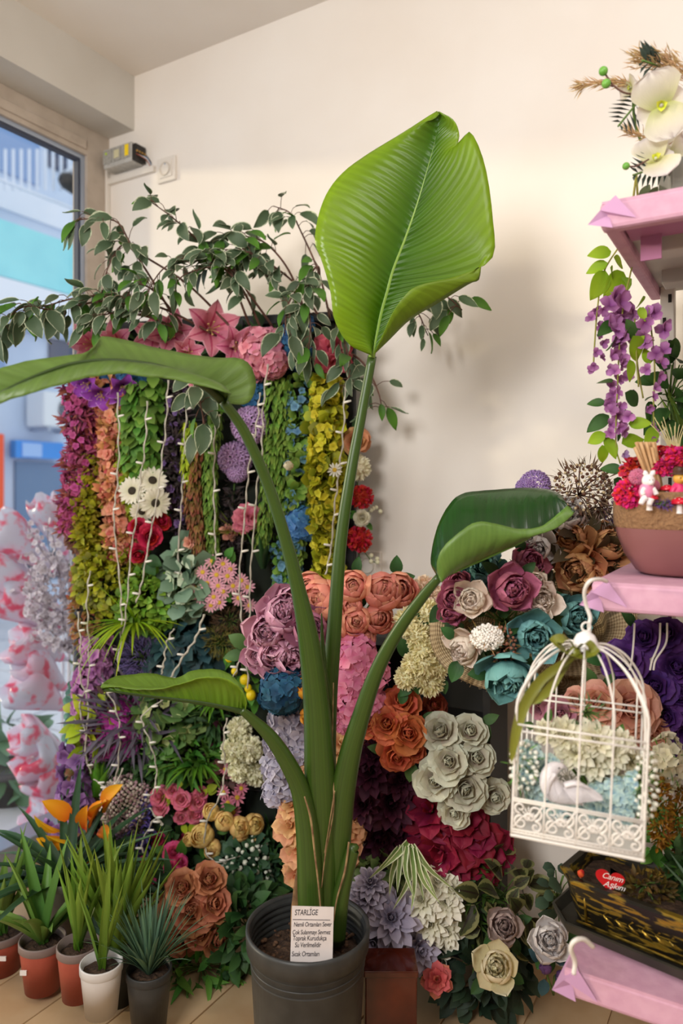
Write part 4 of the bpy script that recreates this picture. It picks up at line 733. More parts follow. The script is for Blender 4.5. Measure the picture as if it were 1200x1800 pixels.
bunch('dusty_mauve_peony', 'darker mauve peony tucked behind the curved stem', 'peony', 'peony', petal_mat('peony_dusk', '#874660', '#b3758c', var=.2), D-.02, [(545, 1105, 42)], None, gb, m_rosel, 4, 34)
sm = petal_mat('ran_salmon', '#d3775d', '#ec9f86', var=.15, edge='#f2b49c', et=.85)
bunch('salmon_ranunculus', 'bunch of large salmon ranunculus at the top of the stand', 'ranunculus', 'ranunculus', sm, D+.02, [(565, 1055, 48), (550, 1035, 34), (620, 1032, 34), (668, 1038, 42), (694, 1038, 40), (662, 1084, 34), (625, 1090, 32), (585, 1105, 34), (618, 1065, 26), (640, 1118, 28)], None, gb, m_dk, 5, 34)
bunch('peach_pompoms', 'peach white blossom behind the salmon ranunculus, by the wall', 'flower', 'carnation', petal_mat('peach_white', '#e6b98f', '#f0dcc4'), D+.05, [(742, 1035, 26), (765, 1050, 22)], None, gb)
hpk = petal_mat('hyd_pink', '#e0739d', '#f0a3bf', var=.2, trans=.3)
bunch('pink_hydrangea', 'long pink hydrangea bunch in the middle between the stems', 'hydrangea', 'hydrangea', hpk, D-.02, [(625, 1150, 50), (610, 1190, 46), (650, 1180, 44), (618, 1235, 48), (655, 1240, 34), (600, 1270, 30), (590, 1140, 34)], None, gb)
py = petal_mat('pompom_yellow', '#dccd86', '#f5efc8', var=.12)
bunch('cream_pompoms', 'column of creamy yellow pompom flowers right of the pink hydrangea', 'pompom flowers', 'pompom', py, D-.05, [(715, 1090, 30), (752, 1075, 32), (735, 1115, 26), (778, 1085, 22), (742, 1140, 26), (725, 1170, 24), (745, 1168, 28), (712, 1195, 24), (757, 1205, 28), (772, 1175, 22), (735, 1190, 22)], None, gb, m_dk, 10, 34)
bunch('navy_hydrangea', 'dark blue hydrangea under the mauve peonies', 'hydrangea', 'hydrangea', bn, D-.02, [(492, 1212, 46), (510, 1190, 30), (498, 1240, 34)], None, gb)
bunch('orange_ranunculus', 'single orange ranunculus beside the curved stem', 'ranunculus', 'ranunculus', petal_mat('ran_orange', '#d9741a', '#f0a53a'), D-.03, [(535, 1210, 26), (541, 1258, 18)], None, gb)
lav = petal_mat('hyd_lavender', '#9c96ae', '#cfcad8', var=.25)
bunch('lavender_stock', 'long pale lavender blossom spray below the navy hydrangea', 'blossom spray', 'hydrangea_small', lav, D, [(500, 1265, 32), (525, 1285, 34), (490, 1305, 30), (518, 1330, 34), (488, 1350, 32), (505, 1385, 32), (482, 1400, 26), (535, 1320, 28)], None, gb)
pch = petal_mat('stock_peach', '#d99a5c', '#efc898', var=.2)
bunch('peach_stocks', 'peach yellow blossom spray on both sides of the main stalk', 'blossom spray', 'amaryllis', pch, D-.02, [(535, 1320, 28), (545, 1355, 26), (600, 1305, 30), (605, 1345, 24), (595, 1395, 22)], None, gb)
bunch('peach_dahlias', 'peach dahlia-like flowers just above the black pot', 'dahlias', 'amaryllis', petal_mat('dahlia_peach', '#cf8a55', '#e8b588', var=.2), D-.02, [(508, 1450, 32), (520, 1495, 30), (520, 1540, 28), (510, 1415, 22), (615, 1470, 34), (622, 1440, 24), (612, 1510, 24)], None, gb)
ro = petal_mat('rose_orange', '#b04a28', '#dd7a50', var=.2, p=.8)
bunch('orange_roses', 'bouquet of burnt orange roses in the middle of the stand', 'roses', 'rose', ro, D-.04, [(704, 1232, 36), (650, 1272, 28), (680, 1272, 36), (718, 1288, 40), (698, 1330, 36), (728, 1320, 28)], None, gb, m_rosel, 6, 30)
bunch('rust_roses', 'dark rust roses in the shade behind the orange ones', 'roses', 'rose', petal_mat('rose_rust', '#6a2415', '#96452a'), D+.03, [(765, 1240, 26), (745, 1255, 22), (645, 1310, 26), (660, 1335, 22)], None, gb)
rs = petal_mat('rose_sage', '#b89a84', '#d3d6c0', var=.14, p=.8, trans=.2)
bunch('sage_roses', 'bouquet of eight grey-green roses with beige hearts', 'roses', 'rose', rs, D-.07, [(773, 1284, 40), (826, 1284, 36), (788, 1338, 38), (838, 1332, 38), (764, 1372, 40), (818, 1388, 44), (870, 1402, 34), (798, 1430, 30)], None, gb, m_rosel, 3, 30, fan=.45)
dbm = petal_mat('dahlia_burgundy', '#2a0a1a', '#4f1c34', var=.3, trans=.12)
bunch('burgundy_dahlias', 'almost black burgundy dahlias beside the right stem', 'dahlias', 'dahlia', dbm, D, [(648, 1352, 46), (688, 1412, 54), (635, 1415, 42), (668, 1478, 56), (700, 1470, 40), (655, 1320, 36), (705, 1370, 34)], None, gb, m_dk, 6, 28)
crm = petal_mat('amaryllis_crimson', '#650a22', '#8f1636', var=.3, trans=.25)
bunch('crimson_blooms', 'large crimson blooms under the grey-green roses', 'flowers', 'amaryllis', crm, D-.03, [(752, 1420, 50), (768, 1500, 58), (835, 1470, 52), (855, 1500, 50), (815, 1440, 44), (800, 1520, 40)], None, gb, fan=.5)
sgm = lm('leaf_striped', '#5f7a38', '#86985a', edge='#d9dcb8', et=.55); sgt = thing('striped_grass', 'white-striped grass blades hanging under the burgundy dahlias', 'grass tuft', P(715, 1478, D-.04), gb)
for pts in (((700, 1490), (680, 1515), (648, 1545)), ((705, 1485), (700, 1540), (698, 1570)), ((712, 1485), (720, 1540), (690, 1600)), ((715, 1488), (712, 1530), (728, 1580)), ((720, 1485), (745, 1530), (768, 1580)), ((725, 1485), (752, 1525), (800, 1566)), ((728, 1490), (742, 1545), (775, 1590)), ((718, 1490), (735, 1540), (745, 1585)), ((708, 1490), (690, 1530), (684, 1575)), ((722, 1490), (728, 1550), (722, 1605)), ((716, 1480), (700, 1500), (668, 1530))):
    o = random.uniform(.0, .04); pth = smooth_path([P(x, y, D-.05-o-.02*i)-sgt.location for i, (x, y) in enumerate(pts)], 9); put('leaf', G().add(*ribbon(pth, random.uniform(9, 13)*D/F, .5, up=(0, -1, .2))), sgm, sgt)
bush('seed_sprig', 'green seed pods and leaves behind the striped grass', 'clump', 668, 1535, 40, 40, D+.02, T_oval, lm('leaf_seed', '#4d6a30', '#8a9c62'), 110, 24, gb)
gd = petal_mat('dahlia_grey', '#7d748a', '#b9b0c2', var=.25)
bunch('grey_dahlias', 'dusty grey-violet dahlias right beside the black pot', 'dahlias', 'dahlia', gd, D-.09, [(688, 1612, 52), (640, 1575, 36), (655, 1660, 40), (742, 1672, 40), (650, 1548, 30), (700, 1690, 40)], None, gb, m_dk, 3, 26)
bunch('white_chrysanthemums', 'hanging column of white chrysanthemums below the crimson blooms', 'chrysanthemums', 'dahlia', petal_mat('chrys_white', '#d6d2a6', '#f2eee0', var=.2, p=.6), D-.06, [(770, 1545, 34), (738, 1580, 36), (785, 1585, 34), (755, 1625, 34), (785, 1640, 32), (765, 1680, 32), (795, 1560, 26), (740, 1600, 26)], None, gb, m_dk, 4)
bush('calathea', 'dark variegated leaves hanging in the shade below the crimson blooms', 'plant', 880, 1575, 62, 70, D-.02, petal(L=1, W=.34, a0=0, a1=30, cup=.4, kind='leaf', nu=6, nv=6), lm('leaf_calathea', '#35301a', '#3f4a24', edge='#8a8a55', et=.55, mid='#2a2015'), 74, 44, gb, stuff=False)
bush('fern', 'small fern fronds left of the dark variegated leaves', 'fern', 838, 1580, 30, 80, D-.0, T_thin, lm('leaf_fern', '#2f4a1c', '#4d6a2a'), 260, 30, gb)
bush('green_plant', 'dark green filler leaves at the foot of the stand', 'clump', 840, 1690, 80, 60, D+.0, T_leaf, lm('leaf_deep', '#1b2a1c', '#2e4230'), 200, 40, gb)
pw = petal_mat('peony_white', '#c9c0bd', '#efe9e6', var=.12)
bunch('white_peony', 'single white peony low beside the pink shelf corner', 'peony', 'peony', pw, 1.4, [(966, 1652, 36)], None, gb, m_dk, 4, 34)
bunch('cream_peony', 'cream peony at the bottom edge of the picture', 'peony', 'peony', petal_mat('peony_cream', '#ddd09c', '#efe6c2'), 1.4, [(872, 1700, 38)], None, gb, m_dk, 3, 34)
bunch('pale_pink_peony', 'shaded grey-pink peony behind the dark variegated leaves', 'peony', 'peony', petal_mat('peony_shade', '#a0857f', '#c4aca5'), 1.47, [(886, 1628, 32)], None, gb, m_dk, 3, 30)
bunch('purple_tulips', 'purple tulip buds beside the cream peony', 'tulips', 'bud', petal_mat('tulip_purple', '#4d2f5c', '#6d4a7c'), 1.38, [(960, 1702, 26), (985, 1715, 24)], None, gb, m_teal, 4, 30)
bunch('coral_bloom', 'coral bloom low at the bottom between pot and cream peony', 'flower', 'amaryllis', petal_mat('coral_bloom', '#b5483c', '#d9776a'), 1.5, [(768, 1722, 26)], None, gb)
rb = thing('glossy_box', 'glossy dark brown box beside the black pot', 'box', P(685, 1735, 1.42))
put('box_body', G().add(*box((0, 0, -.02), (.098, .07, .13))), mat('lacquer_brown', '#3a140c', .12, c2='#541f10', scale=14, spec=.6), rb, bevel=.003, smooth=False); put('box_lid', G().add(*box((0, 0, .047), (.102, .074, .012))), mat('lacquer_brown', '#3a140c', .12), rb, bevel=.002, smooth=False)
# ------------------------------------------------------------------ burlap hats full of flowers
N = Nodes('burlap'); u, v, uvs = N.uv(); 
wa = N.math('SINE', N.math('MULTIPLY', u, 520.0)); wb = N.math('SINE', N.math('MULTIPLY', v, 300.0)); ww = N.math('ADD', N.math('MULTIPLY', N.math('ADD', wa, wb), .25), .5, True)
N.l(N.mix(ww, srgb('#8a6f4d'), srgb('#d3bb92')), N.b.inputs['Base Color']); N.b.inputs['Roughness'].default_value = .9; bp = N.n('ShaderNodeBump', iStrength=.8, iDistance=.003); N.l(ww, bp.inputs['Height']); N.l(bp.outputs[0], N.b.inputs['Normal']); M_bur = N.m
def hat(name, label, px, py, d, r, axis, crown=.09, ruf=.006):
    t = thing(name, label, 'hat', P(px, py, d), 'burlap hats holding the bouquets'); k = d/F; R = r*k; M = orient(Vector(), axis, 1, 0)
    pr = [(.001, -crown), (R*.38, -crown), (R*.52, -crown*.85), (R*.56, -crown*.3), (R*.6, -.012), (R*.75, 0), (R*.9, .006), (R, .004), (R*1.005, .0), (R, -.003), (R*.75, -.006), (R*.6, -.018), (R*.5, -crown*.9)]
    V, Q, U = lathe(pr, 56); th = np.arctan2(V[:, 1], V[:, 0]); rr = np.hypot(V[:, 0], V[:, 1]); V[:, 2] += ruf*np.sin(th*3+px)*(rr/R)**2*2
    put('hat_body', G().add(V, Q, U), M_bur, t, M)
    fr = G(); rr = random.Random(3)
    for i in range(90):
        a = i*2*math.pi/90+rr.uniform(-.02, .02); p = np.array([R*math.cos(a), R*math.sin(a), .002+2*ruf*math.sin(a*3+px)]); e = p*np.array([1.035, 1.035, 1])+np.array([rr.uniform(-.003, .003), rr.uniform(-.003, .003), rr.uniform(-.003, .004)]); fr.add(*tube([p, e], .0006, 4))
    put('fringe', fr, M_bur, t, M, kind='stuff'); return t
gh = 'bouquets in the burlap hats'
hat('burlap_hat', 'wide burlap hat under the teal and mauve bouquet, its brim showing below', 868, 1112, 1.40, 112, (.02, -.80, .62), .08)
hat('burlap_hat', 'second burlap hat behind the birdcage hook, its brim right of the teal flowers', 1000, 1090, 1.46, 112, (-.25, -.72, .65), .05)
hat('burlap_hat', 'small burlap hat hanging behind the olive ribbon of the birdcage', 985, 1200, 1.42, 52, (-.3, -.9, .2), .05)
D = 1.28
te = petal_mat('peony_teal', '#1f545a', '#74aaa8', var=.2, p=.7, trans=.15); mr = petal_mat('peony_rosemauve', '#93385c', '#c2718d', var=.2); cr = petal_mat('peony_ivory', '#dfc4aa', '#f2e2d3', var=.12); cop = petal_mat('peony_copper', '#ad6236', '#e8b07c', var=.2)
bunch('teal_peonies', 'teal peonies of the hat bouquet', 'peonies', 'peony', te, D, [(938, 1118, 43, D-.02), (893, 1190, 52, D-.05, (0, 0, -.35)), (1008, 1086, 42, D+.04), (852, 1000, 38, D+.05), (822, 1015, 22, D+.06)], None, gh, m_dk, 5, 34)
bunch('rose_mauve_peonies', 'rose-mauve peonies of the hat bouquet under the folded strelitzia leaf', 'peonies', 'peony', mr, D, [(898, 1036, 44, D-.02), (800, 1050, 32, D+.01), (792, 1075, 26, D+.02), (930, 990, 34, D+.06), (805, 1022, 24, D+.04)], None, gh, m_dk, 6, 34)
bunch('ivory_peonies', 'ivory peonies at the left rim of the hat bouquet', 'peonies', 'peony', cr, D, [(830, 1054, 32, D-.03), (815, 1138, 34, D-.03, (-.3, 0, -.2)), (950, 1056, 34, D+.02), (938, 1024, 26, D+.03), (945, 1078, 24, D+.01)], None, gh, m_dk, 6, 34)
bush('white_sprig', 'sprig of tiny white blossoms among the hat bouquet', 'sprig', 855, 1120, 26, 20, D-.04, T_needle, m_rust, 60, 16, gh, extra=[('blossoms', BALL, mat('sprig_white', '#ece6dd', .7), 150, 6)])
bush('brown_berry_sprig', 'brown berry twigs beside the white sprig in the hat bouquet', 'sprig', 885, 1140, 20, 36, D-.02, T_needle, m_rust, 60, 18, gh, extra=[('berries', BALL, mat('berry_brown', '#8a5a45', .5), 40, 6)], m_stem=M_twig)
D = 1.38
bunch('copper_peonies', 'three copper orange peonies left of the brown bowl', 'peonies', 'peony', cop, D, [(1004, 950, 42), (1068, 958, 42), (1016, 1000, 46), (1040, 1010, 30)], None, gh, m_dk, 5, 34)
bunch('white_peonies', 'white peonies behind the tip of the folded strelitzia leaf', 'peonies', 'peony', pw, D, [(994, 905, 38), (946, 962, 34), (930, 945, 24)], None, gh, m_dk, 4, 32)
bunch('lilac_asters', 'lilac aster at the top of the back bouquet', 'asters', 'allium', petal_mat('aster_lilac', '#8d6ca8', '#b89ad0'), D+.04, [(945, 852, 32), (920, 858, 20)], None, gh)
bush('dried_berry_sprays', 'brown dried berry sprays rising at the top of the back bouquet', 'dried sprays', 1022, 862, 46, 44, D+.03, T_needle, lm('leaf_dry', '#4a3a2a', '#7a6248'), 260, 26, gh, extra=[('berries', BALL, mat('berry_dark', '#5c3a2a', .5), 90, 6), ('seeds', BALL, mat('seed_cream', '#c7b18a', .7), 80, 5)], m_stem=M_twig)
bush('dried_heather', 'grey-brown dried heather next to the brown bowl', 'dried sprays', 1062, 885, 30, 38, D+.02, T_needle, lm('leaf_heather', '#6d5a50', '#a08a80'), 420, 14, gh, m_stem=M_twig)
bush('violet_filler', 'violet filler blossoms beside the brown bowl', 'clump', 1090, 908, 22, 22, D+.05, T_thin, lm('leaf_violet3', '#4a2f6d', '#7a5aa0'), 200, 14, gh)
bush('green_plant', 'dark green filler leaves inside the hat bouquet', 'clump', 890, 1080, 90, 80, 1.36, T_leaf, m_dk, 160, 34, gh)
bush('green_plant', 'dark filler leaves among copper and white peonies', 'clump', 1010, 970, 80, 70, 1.44, T_leaf, lm('leaf_brown', '#3a3420', '#5a4a32'), 160, 34, gh)
# roses behind the cage
pr_ = petal_mat('rose_purple', '#381a58', '#653a8c', var=.25)
bunch('purple_roses', 'dark violet roses right of the birdcage top', 'roses', 'rose', pr_, 1.30, [(1092, 1160, 42), (1150, 1205, 38), (1190, 1172, 40), (1130, 1118, 34), (1172, 1112, 34), (1168, 1260, 34), (1195, 1225, 30), (1195, 1345, 26), (1210, 1290, 34)], None, gh, m_dk, 5, 30)
bunch('peach_roses', 'peach pink roses seen through the birdcage top', 'roses', 'rose', petal_mat('rose_peach', '#d98a6d', '#eab59c', var=.15), 1.27, [(1110, 1245, 54), (1050, 1235, 40), (1150, 1290, 34), (1010, 1230, 26)], None, gh, m_rosel, 3, 30)
bunch('pink_mauve_roses', 'dusty pink roses low behind the birdcage', 'roses', 'rose', petal_mat('rose_dust', '#9c5a6d', '#c98a9a'), 1.30, [(985, 1255, 34), (950, 1240, 26), (1020, 1275, 30)], None, gh, m_rosel, 3, 30)
# ------------------------------------------------------------------ shelving unit with pink paper
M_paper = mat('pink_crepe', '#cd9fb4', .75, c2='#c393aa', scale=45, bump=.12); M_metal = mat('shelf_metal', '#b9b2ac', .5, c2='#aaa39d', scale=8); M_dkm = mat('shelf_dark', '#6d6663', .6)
S0 = Vector((.378, 1.08, 0))                 # front left corner of the unit in plan
sh = thing('shelving_unit', 'pale metal shelving unit with pink paper-wrapped shelves along the wall', 'shelf unit', S0)
def sp(u, v, z): return WU*u-WN*v+ZZ*z           # u along the wall, v towards the wall, from the corner
SD = .50; SL = .62
def shelf(z, lip, u0=0.0):
    b = put('shelf_board', G().add(*box(sp(SL/2+u0, SD/2+.01, z-.012), (SL-.02, SD-.02, .014), WAX)), M_metal, sh, smooth=False)
    put('paper_cover', G().add(*box(sp(SL/2+u0, .012, z-lip/2), (SL, .026, lip), WAX)), M_paper, b, bevel=.006, smooth=False)
    put('paper_cover', G().add(*box(sp(.010+u0, SD/2, z-lip*.42), (.022, SD, lip*.84), WAX)), M_paper, b, bevel=.005, smooth=False)
    put('paper_cover', G().add(*box(sp(SL/2+u0, SD*.36, z-.001), (SL-.004, SD*.72, .004), WAX)), M_paper, b, smooth=False)
    # folded corner of the paper
    T, A, B, Bm, C_ = sp(u0-.016, -.010, z-lip*.8), sp(u0+.022, -.006, z+.005), sp(u0+.05, -.004, z-lip*.8), sp(u0+.018, -.005, z-lip*1.02), sp(u0-.002, .06, z-lip*.1)
    V = np.array([list(q) for q in (T, A, B, Bm, C_, (A+T)/2-WU*.002, sp(u0+.012, .0, z-lip*.5))])
    put('paper_fold', G().add(V, np.array([(0, 5, 6, 3), (5, 1, 2, 6), (6, 2, 3, 3), (0, 4, 1, 5), (0, 3, 4, 4)])), mat('pink_crepe_lilac', '#c093b8', .75), b, smooth=False)
    return b
ZT, ZM, ZB = H+.418, H-.136, H-.715
bt = shelf(ZT, .040); bm = shelf(ZM, .042, -.012); bb = shelf(ZB, .042, -.052)
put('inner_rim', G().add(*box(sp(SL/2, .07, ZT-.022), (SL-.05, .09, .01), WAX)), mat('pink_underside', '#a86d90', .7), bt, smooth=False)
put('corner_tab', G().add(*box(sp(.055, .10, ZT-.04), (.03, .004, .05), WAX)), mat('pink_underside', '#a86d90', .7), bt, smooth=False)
for v in (.16, .36): put('cross_rail', G().add(*box(sp(SL/2+.02, v, ZT-.03), (SL-.04, .05, .026), WAX)), M_metal, bt, smooth=False, bevel=.002)
put('back_panel', G().add(*box(sp(SL/2+.03, SD-.005, (ZT+ZM)/2-.02), (SL-.06, .012, ZT-ZM-.06), WAX)), M_metal, sh, smooth=False)
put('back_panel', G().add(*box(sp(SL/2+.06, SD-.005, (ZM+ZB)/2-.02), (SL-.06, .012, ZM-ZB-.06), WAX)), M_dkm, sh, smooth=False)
M_slot = mat('slot_dark', '#221d1b', .8); slot = G().add(*box((0, 0, 0), (.006, .002, .016), WAX)).mesh('slot', M_slot, False)
for u in (.035, SL-.03):
    for v in (SD-.03,): 
        up = put('upright', G().add(*box(sp(u, v, (ZT+.32)/2), (.026, .026, ZT+.32), WAX)), mat('shelf_white', '#d9d3cb', .5), sh, bevel=.002, smooth=False)
        for k in range(26): put('slot', slot, None, up, sp(u-.005 if k % 2 else u+.005, v-.0135, ZB+.1+k*.045))
put('upright', G().add(*box(sp(SL-.02, .03, (ZT+.1)/2), (.026, .026, ZT+.1), WAX)), M_metal, sh, bevel=.002, smooth=False)
hole = G().add(*lathe([(.0001, .001), (.005, .001), (.005, -.001), (.0001, -.001)], 8)).mesh('hole', M_slot)
qw = WN.to_track_quat('Z', 'Y').to_matrix().to_4x4(); qw.translation = Vector()
for i in range(2):
    for k in range(12): put('vent_hole', hole, None, bpy.data.objects['back_panel'], Matrix.Translation(sp(.16+i*.03, SD-.013, ZT-.13-k*.018))@qw)
put('drawer_rail', G().add(*box(sp(.25, SD-.06, ZT-.075), (.32, .03, .05), WAX)), M_metal, sh, bevel=.003, smooth=False)
# hangers on the shelf corners
M_wire = mat('white_wire', '#e3ddd6', .35)
def hook(label, pts, r=.0026):
    a = P(*pts[0]); t = thing('wire_hook', label, 'hook', a, 'white wire hooks'); put('hook_wire', G().add(*tube(smooth_path([P(*p)-a for p in pts], 40), r, 8)), M_wire, t); return t
hook('white wire hook of the birdcage looped over the middle shelf corner', [(1036, 1118, 1.03), (1035, 1098, 1.03), (1037, 1085, 1.03), (1030, 1064, 1.03), (1027, 1040, 1.02), (1036, 1022, 1.01), (1052, 1018, 1.02), (1066, 1022, 1.04)], .0028)
hook('white wire hook on the pink bottom shelf corner', [(1008, 1712, 1.0), (1010, 1690, 1.0), (1003, 1668, .99), (1010, 1654, .985), (1026, 1651, .99), (1042, 1664, 1.0)], .0032)
for i, (x0, x1) in enumerate(((1115, 1110), (1160, 1146), (1172, 1152))):
    hook('thin white wire hanging under the middle shelf, number %s from the birdcage' % ('one two three'.split()[i]), [(x0, 1095, 1.24), (x0-2, 1130, 1.24), (x1, 1160, 1.24), (x1-4, 1178, 1.24)], .0018)
# ------------------------------------------------------------------ birdcage
c0 = Vector((.229, .97, H-.308)); s = .16; CU = Vector((.94, -.342, -.038)).normalized(); CV = Vector((.342, .94, 0)).normalized(); CZ = Vector((.038, -.01, 1)).normalized(); CAX = (CU, CV, CZ)
cg = thing('birdcage', 'white wire birdcage with domed top and filigree band hanging from the shelf', 'birdcage', c0+CU*s/2+CV*s/2-CZ*.148)
def cp(u, v, z): return CU*(u-.5)*s+CV*(v-.5)*s+CZ*z      # 0..1 in plan
HB = .148; HF = .051; HT = .246
g = G()
for z in (HB, HB-.0085):
    for a, b in (((0, 0), (1, 0)), ((1, 0), (1, 1)), ((1, 1), (0, 1)), ((0, 1), (0, 0))): g.add(*tube([cp(*a, z), cp(*b, z)], .0015, 6))
put('middle_band', g, M_wire, cg)
def rib(u, v, parent=cg, name='rib', r=.0013):
    top = cp(.5, .5, HT)+(cp(u, v, 0)-cp(.5, .5, 0))*.13
    a = cp(u, v, HB); m1 = cp(.5+(u-.5)*.97, .5+(v-.5)*.97, HB+.038); m2 = cp(.5+(u-.5)*.70, .5+(v-.5)*.70, HB+.075); m3 = cp(.5+(u-.5)*.38, .5+(v-.5)*.38, HB+.094)
    put(name, G().add(*tube(smooth_path([cp(u, v, .004), cp(u, v, HF), cp(u, v, HB-.02), a, m1, m2, m3, top], 36), r, 6)), M_wire, parent)
for u, v in ((0, 0), (1, 0), (1, 1), (0, 1)): rib(u, v, name='corner_rib', r=.0018)
for u, v in ((.02, .05), (.98, .05), (.05, .98), (.95, .98)): rib(u, v, name='corner_rib', r=.0014)
for k in (.25, .5, .75): rib(k, 0); rib(k, 1)
rib(0, .5); rib(1, .5)
put('dome_cap', G().add(*lathe([(.0005, .018), (.004, .018), (.012, .013), (.016, .005), (.017, 0), (.024, -.004), (.0245, -.0055), (.0005, -.006)], 28)), mat('white_enamel', '#e8e4e2', .2), cg, CZ*HT)
put('ring', G().add(*lathe([(.006+.0015*math.cos(a), .0015*math.sin(a)) for a in np.linspace(0, 2*math.pi, 9)], 18)), M_wire, cg, Matrix.Translation(CZ*(HT+.024))@Matrix.Rotation(1.57, 4, 'X'))
put('base_tray', G().add(*box(cp(.5, .5, .002), (s+.004, s+.004, .004), CAX)), M_wire, cg, bevel=.0015, smooth=False)
def spiral(cx, cz_, r, turns, a0, dr=1):
    return [(cx+r*(1-.75*t)*math.cos(a0+dr*t*turns*6.283), cz_+r*(1-.75*t)*math.sin(a0+dr*t*turns*6.283)) for t in np.linspace(0, 1, 22)]
for side in range(4):
    pos = {0: lambda x, z: cp(x, -.004, z), 1: lambda x, z: cp(1.004, x, z), 2: lambda x, z: cp(x, 1.004, z), 3: lambda x, z: cp(-.004, x, z)}[side]
    g = G()
    for z in (.007, .0105, HF, HF-.003): g.add(*tube([pos(0, z), pos(1, z)], .0013, 5))
    for k in range(30): g.add(*tube([pos((k+.5)/30, .006), pos((k+.5)/30, .011)], .0008, 4))
    for x in (0, .25, .5, .75, 1): g.add(*tube([pos(x, .004), pos(x, HF)], .0011, 5))
    for k in range(4):
        x0 = k*.25
        for (cx, cz_, r, a0, dr) in ((.07, .021, .0095, 1.5, 1), (.175, .036, .0105, -1.5, 1), (.06, .040, .0075, -1.6, -1), (.19, .018, .0075, 1.6, -1), (.125, .0285, .006, 0, 1)):
            g.add(*tube([pos(x0+cx+px_/s, pz) for px_, pz in spiral(0, cz_, r, 1.15, a0, dr)], [.0017, .001], 5))
        g.add(*tube(smooth_path([pos(x0+.01, .013), pos(x0+.09, .03), pos(x0+.16, .026), pos(x0+.24, .047)], 12), .0014, 5))
        for q in range(5): 
            aa = q*.5-1; g.add(*tube([pos(x0+.125, .0285), pos(x0+.125+.055*math.sin(aa), .0285+.014*math.cos(aa))], [.0008, .0024, .0008], 5))
    put('filigree_panel', g, M_wire, cg)
# ribbon on the cage
rbt = thing('olive_ribbon', 'olive green satin ribbon tied to the birdcage top', 'ribbon', P(1010, 1140, 1.0)); M_rib = petal_mat('ribbon_olive', '#6d6d1c', '#8a8a2a', trans=.1, rough=.3, var=.1, spec=.6)
for i, (l, w) in enumerate((([(1015, 1148, 1.0), (990, 1165, .985), (950, 1195, .98), (920, 1240, .975), (905, 1290, .965), (898, 1340, .96)], .016), ([(1010, 1150, 1.0), (985, 1180, .99), (960, 1215, .985), (930, 1238, .98)], .014))):
    pth = smooth_path([P(*q)-rbt.location for q in l], 26); put('ribbon_tail', G().add(*ribbon(pth, w, .25, 'strap', up=(.3, -1, .2))), M_rib, rbt)
for l in (([(1012, 1146, 1.0), (995, 1122, .99), (978, 1130, .985), (998, 1150, .985), (1012, 1148, 1.0)]), ([(1012, 1146, 1.0), (1030, 1130, .985), (1040, 1145, .98), (1022, 1156, .985), (1012, 1148, 1.0)])):
    put('bow_loop', G().add(*ribbon(smooth_path([P(*q)-rbt.location for q in l], 20), .02, .2, 'disc', up=(.1, -.3, 1))), M_rib, rbt)
put('knot', G().add(*ball((0, 0, -.006), .009, 10, 8)), M_rib, rbt)
# flowers in the cage
gcg = 'flowers inside the birdcage'
cc = petal_mat('chrys_ivory', '#d9cf8f', '#f0ecd9', var=.12, p=.6); mt = petal_mat('mint_blossom', '#7fa9c2', '#d3e8dc', var=.3, p=.8, trans=.2)
bunch('white_cage_chrysanthemums', 'white chrysanthemums inside the birdcage', 'chrysanthemums', 'dahlia', cc, 1.05, [(985, 1290, 34), (1045, 1298, 36), (1008, 1320, 36), (1040, 1340, 34), (1075, 1325, 34), (1118, 1340, 26), (1065, 1365, 34), (955, 1285, 24), (1095, 1305, 26)], None, gcg, m_mid, 6, 28, fan=.7, depth=.03, drop=80)
bunch('blue_cage_blossoms', 'pale blue and mint blossoms spilling from the birdcage', 'blossoms', 'hydrangea_small', mt, 1.02, [(925, 1325, 26), (930, 1370, 26), (945, 1390, 28), (975, 1415, 30), (1060, 1410, 34), (1095, 1395, 30), (1120, 1400, 28), (1125, 1375, 22), (1040, 1430, 22), (1100, 1430, 24), (915, 1360, 20), (960, 1345, 22)], None, gcg, None, fan=.9, depth=.05, drop=40, bulge=-.03)
bush('white_bead_sprays', 'white bead sprays at the left wires of the birdcage', 'sprays', 920, 1345, 24, 40, 1.0, T_needle, m_mid, 40, 22, gcg, extra=[('beads', BALL, mat('bead_white', '#e9e8dc', .4), 36, 8)])
bush('white_bead_sprays', 'white bead sprays at the right wires of the birdcage', 'sprays', 1135, 1380, 18, 60, .96, T_needle, m_mid, 40, 22, gcg, extra=[('beads', BALL, mat('bead_white', '#e9e8dc', .4), 36, 8)])
bush('green_sprig', 'fine green sprig standing up in the middle of the birdcage', 'sprig', 1035, 1255, 20, 22, 1.06, T_needle, lm('leaf_sprig', '#3f5a35', '#5f7d4d'), 70, 24, gcg)
